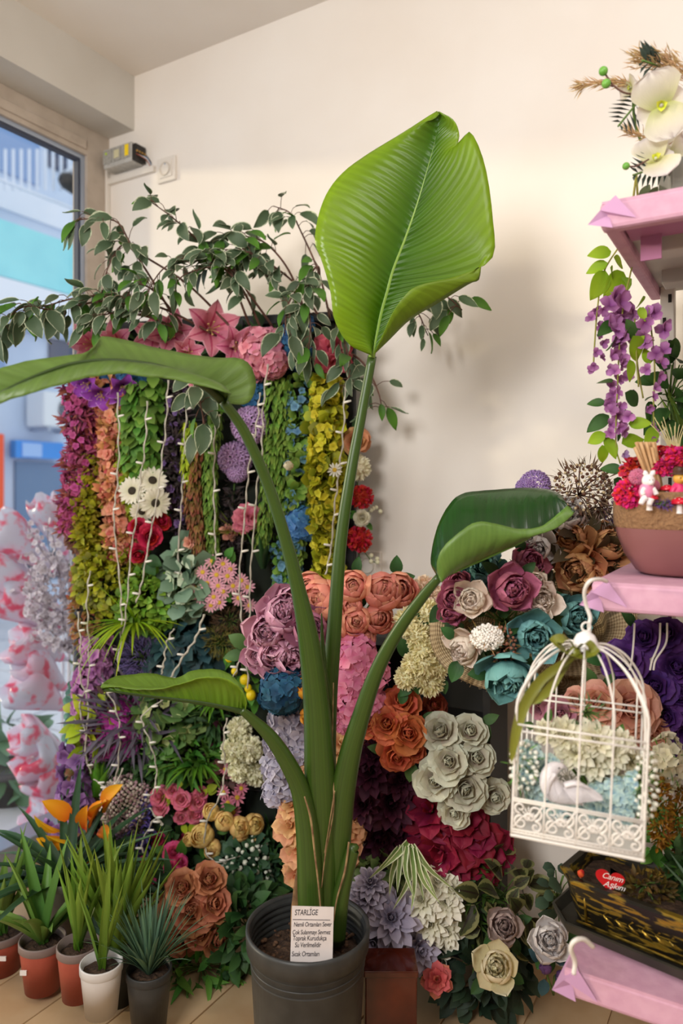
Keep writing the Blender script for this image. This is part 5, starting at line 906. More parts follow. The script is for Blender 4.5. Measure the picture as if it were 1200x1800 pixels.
# dove
dv = thing('dove_figurine', 'small white dove figurine perched inside the birdcage front', 'bird figurine', P(985, 1385, .985)); k = .985/F; M_dove = mat('dove_white', '#e6e0e2', .5, bump=.1, scale=200)
def dp(x, y, off=0): return np.array([(x-985)*k, -off, (1385-y)*k])
body = G(); body.add(*tube(smooth_path([dp(990, 1346), dp(976, 1349), dp(966, 1358), dp(965, 1375), dp(976, 1392), dp(996, 1400), dp(1020, 1410)], 22), [.003, .0085, .010, .0135, .0145, .011, .004], 12)); put('body', body, M_dove, dv)
put('beak', G().add(*tube([dp(988, 1346), dp(997, 1349)], [.0028, .0003], 6)), mat('beak_grey', '#b9aeb0', .5), dv)
put('eye', G().add(*ball(dp(979, 1346, .0085), .0012, 6, 5)), mat('black_plastic', '#26221f', .5), dv)
def wing(pts, off, n=7):
    o_ = put('wing', G().add(*tube(smooth_path([dp(*p, off) for p in pts[0]], 10), [.006, .007, .003], 8, .5)), M_dove, dv)
    for i in range(n):
        t = i/(n-1); a = np.array(dp(*pts[1], off))*(1-t)+np.array(dp(*pts[2], off))*t; b = np.array(dp(*pts[3], off))*(1-t)+np.array(dp(*pts[4], off))*t
        put('feather', G().add(*ribbon(smooth_path([a, (a+b)/2+np.array([0, -.002, 0]), b], 8), .010, .3, 'strap', up=(0, -1, .1))), M_dove, o_)
wing(([(985, 1372), (1005, 1368), (1030, 1378)], (985, 1375), (1010, 1368), (1015, 1402), (1052, 1398)), .016)
wing(([(970, 1352), (960, 1368), (958, 1390)], (966, 1362), (962, 1380), (955, 1395), (972, 1402)), .012, 5)
for s_ in (-1, 0, 1): put('tail_feather', G().add(*ribbon(np.array([dp(1000, 1398), dp(1012, 1406+s_*2), dp(1026, 1414+s_*3)]), .006, .3, 'strap', up=(0, -1, .1))), M_dove, dv)
# ------------------------------------------------------------------ brown bowl with figurines
BP = Vector(P(1196, 1030, 1.17)); BP.z = ZM+.004; bw = thing('brown_bowl', 'round brown bowl with a rough upper band on the middle shelf', 'bowl', BP); R = .098; hb = .128
pr = [(.001, 0), (R*.62, 0), (R*.68, .004), (R*.86, .03), (R*.97, .06), (R, .075)]
put('bowl_body', G().add(*lathe(pr, 48)), mat('bowl_mauve', '#8a5a5a', .4, c2='#7d5050', scale=6), bw)
N = Nodes('bowl_rough'); tc = N.n('ShaderNodeTexCoord'); ns = N.n('ShaderNodeTexNoise', iScale=170.0, iDetail=4.0); N.l(tc.outputs['Object'], ns.inputs['Vector']); N.l(N.mix(ns.outputs[0], srgb('#6a4a34'), srgb('#a67f58')), N.b.inputs['Base Color']); N.b.inputs['Roughness'].default_value = .9; bp = N.n('ShaderNodeBump', iStrength=1.0, iDistance=.006); N.l(ns.outputs[0], bp.inputs['Height']); N.l(bp.outputs[0], N.b.inputs['Normal'])
put('rough_band', G().add(*lathe([(R, .072), (R*1.02, .076), (R*1.03, .10), (R*1.01, .124), (R*.99, hb), (R*.94, hb), (R*.92, .115), (.001, .112)], 48)), N.m, bw)
put('moss', G().add(*lathe([(R*.93, .114), (R*.6, .126), (R*.3, .131), (.001, .132)], 32)), mat('moss', '#6a5a35', .95, c2='#4d4a26', scale=120, bump=1), bw)
def bb_(px, py, d): return P(px, py, d)
gfig = 'figurines and dried flowers in the brown bowl'
M_fw = mat('figure_white', '#ece4e2', .35); M_fp = mat('figure_pink', '#e58aae', .4); M_fr = mat('figure_red', '#c4122e', .25); M_fy = mat('figure_skin', '#d9a345', .4)
rb_ = thing('rabbit_figurine', 'white rabbit figurine in a pink jacket sitting on a red toadstool', 'figurine', P(1138, 886, 1.085), gfig); k = 1.085/F
def rp(x, y, o=0): return Vector(((x-1138)*k, -o, (886-y)*k))
body = G(); body.add(*tube(smooth_path([rp(1135, 874), rp(1135, 866), rp(1137, 856), rp(1138, 850), rp(1138, 842), rp(1138, 836)], 16), [.008, .0105, .010, .007, .0085, .004], 12)); put('body', body, M_fp, rb_)
hd = G(); hd.add(*ball(rp(1138, 845, .002), .0092, 14, 10, (1, .95, 1.08))); hd.add(*ball(rp(1139, 848, .010), .004, 8, 6)); put('head', hd, M_fw, rb_)
for a in ([(1135, 838), (1133, 832), (1132, 827)], [(1141, 838), (1146, 831), (1149, 827)]): put('ear', G().add(*tube([rp(*q, .002) for q in a], [.0025, .0042, .0015], 8)), M_fw, rb_)
for a in ([(1130, 858), (1126, 864), (1128, 869)], [(1144, 858), (1148, 864), (1150, 869)]): put('arm', G().add(*tube(smooth_path([rp(*q, .006) for q in a], 6), [.0035, .0035, .004], 8)), M_fw, rb_)
for a in ([(1131, 874), (1126, 878), (1122, 886)], [(1140, 876), (1138, 882), (1136, 888)]): put('leg', G().add(*tube(smooth_path([rp(*q, .008) for q in a], 6), [.005, .0045, .004], 8)), M_fw, rb_)
for x in (1136, 1141): put('eye', G().add(*ball(rp(x, 844, .0112), .0009, 6, 5)), mat('black_plastic', '#26221f', .5), rb_)
def toad(label, x, y, d, r, stem=.012, parent=None):
    t = thing('toadstool', label, 'toadstool', P(x, y, d)-ZZ*stem, gfig)
    put('stalk', G().add(*lathe([(r*.35, -.004), (r*.3, stem*.5), (r*.3, stem)], 12)), M_fw, t)
    put('cap', G().add(*lathe([(r*.3, stem), (r*.95, stem), (r, stem+r*.15), (r*.8, stem+r*.5), (r*.4, stem+r*.72), (.0005, stem+r*.78)], 20)), M_fr, t)
    sp_ = G()
    for i in range(9): a = i*2.4; q = .25+.6*((i*.37) % 1); sp_.add(*ball((r*q*math.cos(a), r*q*math.sin(a), stem+r*(.78-.62*q*q)), r*.11, 6, 5, (1, 1, .5)))
    put('spots', sp_, M_fw, t)
toad('red toadstool under the rabbit figurine', 1141, 878, 1.09, .013)
toad('red toadstool between the rabbit and the bear figurine', 1172, 862, 1.11, .011, .018)
toad('red toadstool at the feet of the bear figurine', 1194, 886, 1.08, .013, .01)
be = thing('bear_figurine', 'small yellow-faced figurine in a pink coat and brown hat at the bowl edge', 'figurine', P(1192, 880, 1.10), gfig); k = 1.10/F
def ep(x, y, o=0): return Vector(((x-1192)*k, -o, (880-y)*k))
put('coat', G().add(*tube(smooth_path([ep(1190, 884), ep(1190, 872), ep(1191, 860), ep(1192, 848)], 12), [.013, .0135, .011, .005], 12)), mat('figure_rose', '#d9336d', .35), be)
hd = G(); hd.add(*ball(ep(1193, 841, .002), .0092, 14, 10)); hd.add(*ball(ep(1195, 843, .010), .0035, 8, 6)); put('head', hd, M_fy, be)
put('hat', G().add(*lathe([(.013, 0), (.0125, .002), (.008, .003), (.0075, .009), (.004, .012), (.0005, .0125)], 16)), mat('figure_brown', '#4a2f22', .4), be, ep(1192, 834))
for x in (1190, 1197): put('eye', G().add(*ball(ep(x, 840, .0112), .001, 6, 5)), mat('black_plastic', '#26221f', .5), be)
for a in ([(1182, 856), (1178, 866), (1182, 872)], [(1200, 856), (1203, 866), (1200, 872)]): put('sleeve', G().add(*tube(smooth_path([ep(*q, .006) for q in a], 6), [.004, .004, .003], 8)), mat('figure_rose', '#d9336d', .35), be)
M_cel = lm('celosia', '#a8123f', '#d92b62', hue=.03, trans=.1, rough=.9); M_celr = lm('celosia_red', '#a30f14', '#d42020', trans=.1)
bush('celosia_plume', 'crimson pink celosia plume at the left rim of the bowl', 'dried flower', 1108, 868, 26, 20, 1.13, T_oval, M_cel, 700, 9, gfig)
bush('celosia_plume', 'flat magenta celosia head right of the reed bundle', 'dried flower', 1172, 822, 22, 11, 1.14, T_oval, M_cel, 500, 8, gfig)
bush('celosia_plume', 'large crimson celosia head at the right picture edge', 'dried flower', 1198, 802, 24, 12, 1.13, T_oval, M_cel, 500, 9, gfig)
bush('celosia_plume', 'bright red plume behind the reed bundle', 'dried flower', 1165, 806, 34, 18, 1.20, T_oval, M_celr, 700, 10, gfig)
bush('celosia_plume', 'bright red plume left of the reed bundle', 'dried flower', 1118, 826, 22, 18, 1.19, T_oval, M_celr, 500, 10, gfig)
bunch('pink_thistles', 'spiky pink thistle heads behind the rabbit figurine', 'thistles', 'allium', petal_mat('thistle_pink', '#c95f8a', '#eda0bd'), 1.12, [(1118, 838, 17), (1148, 855, 13), (1176, 806, 13), (1133, 862, 12)], None, gfig)
bush('purple_statice', 'purple statice tuft at the rim beside the rabbit', 'dried flower', 1166, 886, 16, 6, 1.085, T_thin, lm('leaf_violet3', '#4a2f6d', '#7a5aa0'), 120, 8, gfig)
M_reed = mat('reed', '#cfa87a', .6, c2='#b98d5e', scale=60); rd = thing('reed_bundle', 'bundle of straight beige reed sticks standing in the bowl', 'reed bundle', P(1158, 870, 1.15), gfig)
for i in range(15):
    a, b = P(1150+i*1.0, 868, 1.14+.004*(i % 4)), P(1115+i*2.5, 782-(5 if i % 3 else -4), 1.14+.007*(i % 4)); put('reed', G().add(*tube([a-rd.location, b-rd.location], .0026, 7)), M_reed, rd)
wh = thing('wheat_bristles', 'spray of thin pale bristles standing behind the reeds', 'dried grass', P(1195, 800, 1.2), gfig); g = G()
for i in range(16): g.add(*tube(smooth_path([Vector((random.uniform(-.01, .01), 0, -.04)), P(1172+i*1.5, 780, 1.2)-wh.location, P(1146+i*4.2+random.uniform(-4, 4), 738+random.uniform(-6, 14), 1.2)-wh.location], 8), .0006, 4))
put('bristles', g, mat('bristle', '#cfc08a', .6), wh)
# ------------------------------------------------------------------ trough planter with heart
TP = P(1007, 1542, 1.19); TP.z = ZB+.002+.092; TU = Vector((.74, -.67, 0)).normalized(); TV = Vector((.67, .74, 0)).normalized(); hp_ = .086
tr_ = thing('trough_planter', 'black planter trough with worn gold relief on the bottom shelf', 'planter', Vector((TP.x, TP.y, ZB+.003)))
def tq(u, v): q = TU*u+TV*v; return (q.x, q.y)
def plan(e): L_, W_, c = .36, .15, .03; return [tq(-e*.4, -e), tq(L_+e*.4, -e), tq(L_+c+e, c-e*.4), tq(L_+c+e, W_-c+e*.4), tq(L_+e*.4, W_+e), tq(-e*.4, W_+e), tq(-c-e, W_-c+e*.4), tq(-c-e, c-e*.4)]
N = Nodes('worn_gold'); tc = N.n('ShaderNodeTexCoord'); mp_ = N.n('ShaderNodeMapping'); mp_.inputs['Scale'].default_value = (18, 18, 90); mp_.inputs['Rotation'].default_value = (.2, .1, 0); N.l(tc.outputs['Object'], mp_.inputs[0]); ns = N.n('ShaderNodeTexNoise', iScale=1.6, iDetail=5.0); N.l(mp_.outputs[0], ns.inputs['Vector'])
f = N.math('MULTIPLY', N.math('SUBTRACT', ns.outputs[0], .53), 9.0, True); N.l(N.mix(f, srgb('#16130d'), srgb('#b0913a')), N.b.inputs['Base Color']); N.l(N.math('MULTIPLY', f, .8), N.b.inputs['Metallic']); N.b.inputs['Roughness'].default_value = .32; M_wg = N.m
M_gold = mat('gold_relief', '#b8983f', .3, .8, c2='#5c4a1c', scale=60)
def rings(spec):
    V, n = [], 8
    for e, z in spec: V += [(x, y, z) for x, y in plan(e)]
    return np.array(V), quads(len(spec)-1, n, True)
put('trough_body', G().add(*rings([(-.05, 0), (-.022, 0), (-.020, .006), (-.008, hp_*.55), (-.002, hp_*.85), (.004, hp_*.88), (.006, hp_*.96), (.002, hp_), (-.008, hp_), (-.012, hp_*.9), (-.016, hp_*.72)])), M_wg, tr_, smooth=False)
put('saucer', G().add(*rings([(-.05, -.001), (.0, -.001), (.012, .004), (.018, .02), (.014, .021), (.004, .008), (-.02, .004)])), mat('saucer_dark', '#24231f', .5, c2='#35322a', scale=20), tr_, smooth=False)
put('soil', G().add(*rings([(-.0145, hp_*.78), (-.05, hp_*.84), (-.073, hp_*.84)])), mat('soil', '#33241a', .95, c2='#4f3a2a', scale=90, bump=1), tr_)
def fr_(u, z, o=0): return TU*u-TV*(-.012+.011*z/hp_+o)+ZZ*z        # front face of the trough: u along, z up
for z0 in (hp_*.14, hp_*.80): put('gold_line', G().add(*tube([fr_(.0, z0, -.003), fr_(.36, z0, -.003)], .0022, 6)), M_gold, tr_)
for u0 in (.016, .344): put('gold_line', G().add(*tube([fr_(u0, hp_*.2, -.003), fr_(u0, hp_*.75, -.003)], .0022, 6)), M_gold, tr_)
for i in range(14):
    u0 = .045+i*.02; 
    if 5 < i < 9: continue
    for s_ in (-1, 1): put('relief_leaf', G().add(*tube([fr_(u0, hp_*.47, -.004), fr_(u0+.007, hp_*(.47+.09*s_), -.005), fr_(u0+.016, hp_*(.47+.14*s_), -.004)], [.001, .0036, .0006], 6)), M_gold, tr_)
put('relief_flower', G().add(*ball(fr_(.185, hp_*.47, -.0055), .0035, 8, 6)), M_gold, tr_)
for a in range(5): put('relief_petal', G().add(*ball(fr_(.185+.009*math.cos(a*1.2566), hp_*.47+.009*math.sin(a*1.2566), -.004), .0055, 8, 6, (1, .6, 1))), M_gold, tr_)
tc0 = tr_.location
def onT(u, v, z): return tc0+TU*u+TV*v+ZZ*z
ht = thing('heart_sign', 'red heart sign with white script stuck in the trough planter', 'sign', onT(.055, .012, hp_)+ZZ*.012, None)
th = np.linspace(0, 2*math.pi, 41)[:-1]; hx = 16*np.sin(th)**3; hz = 13*np.cos(th)-5*np.cos(2*th)-2*np.cos(3*th)-np.cos(4*th); hs_ = .00122
V = []; 
for o in (-.0015, .0015): V += [(x*hs_*1.12, o, z*hs_*.92) for x, z in zip(hx, hz)]
V += [(0, -.0015, 0), (0, .0015, 0)]; n = 40; Q = [(i, (i+1) % n, n+(i+1) % n, n+i) for i in range(n)]
for i in range(0, n, 2): Q += [(2*n, (i+2) % n, (i+1) % n, i), (2*n+1, n+i, n+(i+1) % n, n+(i+2) % n)]
HR = Matrix.Rotation(-.30, 4, 'Z')@Matrix.Rotation(-.1, 4, 'X')@Matrix.Rotation(.12, 4, 'Y')
put('heart_plate', G().add(np.array(V), np.array(Q)), mat('heart_red', '#c81420', .3), ht, HR, smooth=False)
put('pick', G().add(*tube([(0, 0, -.012), (0, .004, -.05)], .0015, 5)), M_reed, ht)
def text(s_, size, m, parent, M, shear=.25, align='LEFT', name='lettering', off=0, ext=.0002):
    c = bpy.data.curves.new(name, 'FONT'); c.body = s_; c.size = size; c.shear = shear; c.align_x = align; c.extrude = ext; c.offset = off; c.space_character = .95; c.resolution_u = 4
    o = bpy.data.objects.new(name, c); COL.objects.link(o); dg = bpy.context.evaluated_depsgraph_get(); me = bpy.data.meshes.new_from_object(o.evaluated_get(dg)); bpy.data.objects.remove(o); bpy.data.curves.remove(c)
    me.materials.clear(); me.materials.append(m); return put(name, me, None, parent, M)
TX = Matrix.Rotation(math.pi/2, 4, 'X')
M_ink_w = mat('ink_white', '#f5eeee', .5); M_ink = mat('ink_black', '#26202a', .7)
text('Can\u0131m', .0125, M_ink_w, ht, HR@Matrix.Translation((-.013, -.0018, .0015))@TX, .4); text('A\u015fk\u0131m', .0125, M_ink_w, ht, HR@Matrix.Translation((-.009, -.0018, -.0105))@TX, .4)
rbud = thing('red_rosebud_pick', 'tiny red rosebud pick beside the red heart sign', 'rosebud', onT(.008, .01, hp_)+ZZ*.012); flower(rbud, 'bud', petal_mat('bud_red', '#c22a1c', '#e0452f', trans=.1), rbud.location-ZZ*.012, (0, -.3, 1), .014); put('pick', G().add(*tube([(0, 0, -.01), (0, .003, -.05)], .0015, 5)), M_reed, rbud)
gt = 'plants in the trough planter'
def tpx(u, v, z=hp_*.85): q = onT(u, v, z); return 600+F*q.x/q.y, 860+F*(H-q.z)/q.y, q.y
for (u, v, lab, n_, sz, W_, mm) in ((.19, .06, 'grey-green aloe with toothed leaves in the trough planter', 11, 110, 20, lm('aloe_grey', '#3f5a48', '#6d8a74')), (.26, .11, 'bright green succulent at the right end of the trough', 12, 70, 24, m_mid)):
    x, y, d = tpx(u, v); blades('succulent', lab, 'succulent', x, y, d, n_, sz, W_, mm, .8, .8, .15, (0, 0), gt, fold=.6, base_r=6)
for u, v, rx, ry, mm, lab in ((.10, .06, 44, 26, lm('leaf_drymoss', '#4a3a18', '#7a6228'), 'brown dried succulent cuttings in the trough behind the heart'), (.22, .03, 40, 16, lm('leaf_drymoss', '#4a3a18', '#7a6228'), 'brown dried cuttings spilling over the trough front'), (.14, .12, 40, 60, m_dk, 'dark green plant at the back of the trough')):
    x, y, d = tpx(u, v); bush('succulent_cuttings' if 'brown' in lab else 'green_plant', lab, 'clump', x, y-8, rx, ry, d, T_fat if 'brown' in lab else T_leaf, mm, 260, 15 if 'brown' in lab else 26, gt)
bush('mustard_spike', 'mustard brown dried spike right of the birdcage', 'dried flower', 1160, 1430, 16, 60, 1.18, T_fat, lm('leaf_mustard', '#7a5210', '#a8761c'), 420, 11, gt)
bush('mustard_spike', 'second mustard brown dried spike at the picture edge', 'dried flower', 1194, 1440, 12, 60, 1.2, T_fat, lm('leaf_mustard', '#7a5210', '#a8761c'), 320, 11, gt)
bush('green_plant', 'green leafy plant between birdcage and bottom shelf at the right edge', 'clump', 1175, 1480, 34, 40, 1.25, T_leaf, m_mid, 80, 32, gt)
bush('white_flower_sprig', 'sprig of small cream blossoms right of the birdcage', 'sprig', 1172, 1340, 24, 44, 1.2, T_needle, m_mid, 60, 20, gt, extra=[('blossoms', FLO5, petal_mat('cream_tiny', '#cfc9a8', '#e6e0c9'), 34, 11)])
bush('green_stem_plant', 'thin-stemmed green leaves in front of the shaded wall', 'plant', 985, 1580, 24, 60, 1.5, T_round, lm('leaf_shade', '#2c3f2c', '#48604a'), 34, 24, gt)
# ------------------------------------------------------------------ wisteria
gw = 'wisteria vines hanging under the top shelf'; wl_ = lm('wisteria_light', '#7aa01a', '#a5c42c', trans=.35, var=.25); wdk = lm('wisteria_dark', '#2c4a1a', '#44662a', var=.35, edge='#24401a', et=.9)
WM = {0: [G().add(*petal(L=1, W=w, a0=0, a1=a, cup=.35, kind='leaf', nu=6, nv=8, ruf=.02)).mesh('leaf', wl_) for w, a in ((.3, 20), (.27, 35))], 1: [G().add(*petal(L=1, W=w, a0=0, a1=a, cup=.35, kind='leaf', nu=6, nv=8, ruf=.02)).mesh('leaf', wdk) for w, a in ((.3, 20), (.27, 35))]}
M_wp = [petal_mat('wisteria_violet', '#8d4488', '#c287bd', var=.3, trans=.25), petal_mat('wisteria_pale', '#a87ab5', '#c9a5d3', var=.2, trans=.25)]
WB = []
for m in M_wp:
    g = G(); 
    for a in (0, 2.1, 4.2): V, Q, U = petal(L=1, W=.5, a0=40, a1=85, cup=.6, kind='round', ruf=.08, nu=4, nv=4); g.add(rotz(V, a), Q, U)
    WB.append(g.mesh('blossom', m))
def wisteria(label, stems, d, lvs, bl):
    t = thing('wisteria_vine', label, 'wisteria', P(stems[0][0][0], stems[0][0][1], d), gw); o = t.location; g = G()
    for s_ in stems: g.add(*tube(smooth_path([P(x, y, d)-o for x, y in s_], 16), .0014, 5))
    put('stem', g, mat('wisteria_stem', '#8a8a3a', .6), t)
    for (x0, y0, x1, y1, kind) in lvs:
        a, b = P(x0, y0, d+random.uniform(-.02, .01)), P(x1, y1, d+random.uniform(-.03, .02)); v = b-a; leaves(t, WM[kind], [np.array(a-o)], [np.array(v)], [np.array([random.uniform(-.5, .5), -1, .3])], [v.length])
    for (x, y, r, q) in bl:
        p = P(x, y, d+random.uniform(-.02, .02)); put('blossom', WB[q], None, t, orient(p-o, (random.uniform(-.8, .8), -.8, random.uniform(-.6, .4)), r*1.15*d/F))
def rnd_bl(x0, x1, y0, y1, n, r0, r1, tp=0): return [(random.uniform(x0, x1), y0+(y1-y0)*(i+random.random())/n, r0+(r1-r0)*(i/n), 0 if random.random() > tp else 1) for i in range(n)]
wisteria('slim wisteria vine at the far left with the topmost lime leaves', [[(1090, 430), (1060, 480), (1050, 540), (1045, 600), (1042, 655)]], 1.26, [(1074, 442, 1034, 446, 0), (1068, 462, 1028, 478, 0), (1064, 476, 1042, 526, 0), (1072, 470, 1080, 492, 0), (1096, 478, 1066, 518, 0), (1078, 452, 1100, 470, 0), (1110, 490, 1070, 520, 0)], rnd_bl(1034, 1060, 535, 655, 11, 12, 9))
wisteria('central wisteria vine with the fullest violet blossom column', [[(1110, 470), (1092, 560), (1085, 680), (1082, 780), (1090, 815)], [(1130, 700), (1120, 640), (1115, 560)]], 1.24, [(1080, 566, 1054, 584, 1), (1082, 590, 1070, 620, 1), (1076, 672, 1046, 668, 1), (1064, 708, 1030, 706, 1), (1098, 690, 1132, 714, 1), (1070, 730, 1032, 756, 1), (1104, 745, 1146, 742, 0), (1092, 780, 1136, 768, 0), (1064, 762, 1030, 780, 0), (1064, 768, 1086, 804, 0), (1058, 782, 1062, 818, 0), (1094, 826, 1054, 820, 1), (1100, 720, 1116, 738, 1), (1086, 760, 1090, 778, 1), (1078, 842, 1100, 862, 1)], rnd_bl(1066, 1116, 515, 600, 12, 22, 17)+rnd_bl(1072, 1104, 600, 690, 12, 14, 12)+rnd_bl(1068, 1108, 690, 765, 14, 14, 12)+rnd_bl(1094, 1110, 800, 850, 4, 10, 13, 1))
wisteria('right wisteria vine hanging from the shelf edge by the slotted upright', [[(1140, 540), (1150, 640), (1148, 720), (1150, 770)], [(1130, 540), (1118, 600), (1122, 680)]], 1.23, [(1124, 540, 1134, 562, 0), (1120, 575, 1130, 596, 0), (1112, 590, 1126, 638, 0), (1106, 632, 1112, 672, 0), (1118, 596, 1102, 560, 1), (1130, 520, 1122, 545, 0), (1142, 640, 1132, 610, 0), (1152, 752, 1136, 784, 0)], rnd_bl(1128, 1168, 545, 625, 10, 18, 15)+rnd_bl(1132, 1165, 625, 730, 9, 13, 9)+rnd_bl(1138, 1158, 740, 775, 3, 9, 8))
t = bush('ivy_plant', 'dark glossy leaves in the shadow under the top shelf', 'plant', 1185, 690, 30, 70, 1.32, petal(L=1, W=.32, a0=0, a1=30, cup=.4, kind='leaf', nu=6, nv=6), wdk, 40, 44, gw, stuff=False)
blades('yucca_leaves', 'broad upright green leaf blades behind the reeds', 'plant', 1195, 770, 1.34, 10, 90, 18, lm('yucca', '#4a6a1c', '#6d8f2c'), .5, 1, .1, (0, 0), gw)
# ------------------------------------------------------------------ orchids on the top shelf
go = 'orchid arrangement on the top shelf'; D = 1.12
om = petal_mat('orchid_white', '#c3c867', '#e2dad6', p=.55, var=.1, trans=.3); olip = petal_mat('orchid_lip', '#a5b81c', '#d9dc4a')
vs = thing('glass_vase', 'square grey glass vase of the orchid arrangement on the top shelf', 'vase', Vector((P(1196, 340, 1.16).x, 1.16, ZT+.004)))
put('vase_body', G().add(*box((.0, 0, .045), (.05, .05, .09))), mat('vase_glass', '#8f9088', .1, trans=.5, spec=.6), vs, bevel=.003, smooth=False); put('vase_stones', G().add(*box((0, 0, .02), (.042, .042, .03))), mat('vase_fill', '#6d6a5c', .9, c2='#4a473d', scale=90, bump=1), vs, smooth=False)
ORI = 0; bunch('white_orchids', 'white orchids with yellow-green hearts on the top shelf', 'orchids', 'orchid', om, D, [(1163, 184, 54, D-.02, (.05, 0, .05)), (1152, 270, 42, D, (0, 0, .75)), (1100, 155, 24, D+.03, (-1.2, .6, 0)), (1200, 215, 40, D+.04, (.8, 0, 0)), (1192, 275, 36, D+.03, (.9, 0, .3))], olip, go, None, fan=.1, drop=80)
pt = thing('pampas_plume', 'beige pampas plume over the orchids at the top edge', 'pampas grass', P(1185, 130, D+.03), go)
def plume(l, r, n, m, parent, d):
    pth = smooth_path([P(*q)-parent.location for q in l], 20); put('plume_stem', G().add(*tube(pth, .0012, 5)), M_reed, parent); u = rng.random(n); j = (u*18.9).astype(int); T = pth[np.minimum(j+1, 19)]-pth[j]; T /= np.linalg.norm(T, axis=1)[:, None]
    dr = T+rng.normal(size=(n, 3))*.35; put('plume', scatter(G(), T_needle, pth[j]+rng.normal(size=(n, 3))*r, dr, np.cross(dr, rng.normal(size=(n, 3))), .02), m, parent, kind='stuff')
M_pam = lm('pampas', '#b58f5a', '#dcc095', var=.3)
plume([(1215, 140, D+.03), (1180, 115, D+.03), (1150, 104, D+.03), (1120, 98, D+.03)], .006, 500, M_pam, pt, D); plume([(1180, 170, D+.05), (1110, 148, D+.05), (1060, 145, D+.05), (1014, 152, D+.05)], .002, 240, M_pam, pt, D); plume([(1180, 260, D+.05), (1130, 240, D+.05), (1100, 228, D+.05)], .002, 70, M_pam, pt, D)
gbz = thing('green_berry_twig', 'brown twig with three green berries left of the orchids', 'berry twig', P(1120, 163, D+.01), go)
put('stem', G().add(*tube(smooth_path([P(1130, 164, D+.01)-gbz.location, P(1100, 164, D)-gbz.location, P(1078, 150, D)-gbz.location, P(1062, 128, D)-gbz.location], 14), .0016, 6)), M_twig, gbz); put('stem', G().add(*tube([P(1078, 152, D)-gbz.location, P(1066, 148, D)-gbz.location], .0013, 5)), M_twig, gbz); put('stem', G().add(*tube(smooth_path([P(1140, 280, D)-gbz.location, P(1118, 292, D)-gbz.location, P(1100, 292, D)-gbz.location], 8), .0013, 5)), M_twig, gbz)
for x, y, r in ((1060, 125, 8), (1065, 147, 8), (1100, 292, 6.5)): put('berry', G().add(*ball(P(x, y, D-.002)-gbz.location, r*D/F, 12, 9)), mat('berry_green', '#5f9a3a', .35, c2='#7ab04d', scale=60), gbz)
def fan_leaf(label, x0, y0, x1, y1, n, w, d=D+.03):
    t = thing('palm_leaf', label, 'leaf', P(x0, y0, d), go); a, b = Vector(), P(x1, y1, d-.02)-t.location; put('stem', G().add(*tube([a, b], .0016, 5)), M_stemg, t); pd_ = Vector((b.z, 0, -b.x)).normalized()
    for i in range(n):
        u = (i+1)/(n+1); s_ = -1 if i % 2 else 1; v = b.normalized()*.7+pd_*s_*.75+Vector((0, -.1, 0)); p0 = a+(b-a)*u; l = .04*math.sin(math.pi*(.25+.7*u)); put('leaflet', G().add(*ribbon(np.array([list(p0), list(p0+v*l*.5), list(p0+v*l)]), w, .5, 'lance')), lm('palm_grey', '#26332a', '#44524a'), t)
fan_leaf('dark feathered palm leaf left of the orchids', 1128, 170, 1086, 222, 14, .008); fan_leaf('dark feathered palm leaf under the lower orchid', 1185, 285, 1112, 308, 14, .008); fan_leaf('dark palm leaf behind the pampas plume', 1165, 118, 1128, 106, 8, .012)
ls = thing('leafy_stems', 'two grey-green leaves and thin stems beside the vase', 'stems', P(1140, 345, 1.2), go); LS = ls.location
for x0, y0, x1, y1 in ((1124, 352, 1144, 322), (1140, 350, 1158, 326)): v = P(x1, y1, 1.2)-P(x0, y0, 1.2); leaves(ls, [G().add(*petal(L=1, W=.26, a0=0, a1=15, cup=.4, kind='leaf', nu=4, nv=6)).mesh('leaf', lm('leaf_sagey', '#5d6a4a', '#7d8a68'))], [np.array(P(x0, y0, 1.2)-LS)], [np.array(v)], [np.array([.2, -1, .3])], [v.length])
for x0, x1 in ((1112, 1118), (1121, 1118), (1161, 1158), (1172, 1159)): put('stem', G().add(*tube([P(x0, 354, 1.2)-LS, P(x1, 306, 1.19)-LS], .0018, 5)), mat('stem_yellow', '#8f8a3a', .6), ls)
# ------------------------------------------------------------------ the strelitzia in its black pot
D = 1.35; RC = P(541, 1625, D); Rr = 109*D/F
pot = thing('flower_pot', 'large black plastic pot standing in front of the flower wall', 'pot', Vector((RC.x, RC.y, 0)), None); zr = RC.z
M_pot = mat('pot_black', '#3c3d3c', .45, c2='#2f3030', scale=30)
put('pot_wall', G().add(*lathe([(.001, .004), (Rr*.74, .004), (Rr*.76, .0), (Rr*.80, .03), (Rr*.93, zr-.035), (Rr*.95, zr-.033)], 56)), M_pot, pot)
put('pot_rim', G().add(*lathe([(Rr*.94, zr-.036), (Rr*.985, zr-.034), (Rr*1.0, zr-.006), (Rr*.995, zr), (Rr*.955, zr), (Rr*.935, zr-.004)], 56)), M_pot, pot)
pr = [(Rr*.935, zr-.004)]
for i in range(5): z = zr-.008-.012*i; pr += [(Rr*.93, z), (Rr*.905, z-.003), (Rr*.905, z-.009), (Rr*.92, z-.011)]
put('pot_inside', G().add(*lathe(pr+[(Rr*.88, zr-.08)], 56)), M_pot, pot)
so_ = lathe([(Rr*.90, zr-.062), (Rr*.8, zr-.058), (Rr*.6, zr-.052), (Rr*.4, zr-.048), (Rr*.2, zr-.046), (.001, zr-.046)], 56); so_[0][:, 2] += rng.normal(size=len(so_[0]))*.0025
put('soil', G().add(*so_), mat('soil', '#33241a', .95, c2='#4f3a2a', scale=90, bump=1), pot)
g = G()
for i in range(170): a = random.random()*6.28; r = Rr*.86*math.sqrt(random.random()); g.add(*ball((r*math.cos(a), r*math.sin(a), zr-.05), random.uniform(.002, .006), 6, 5, (1, random.uniform(.6, 1), .7)))
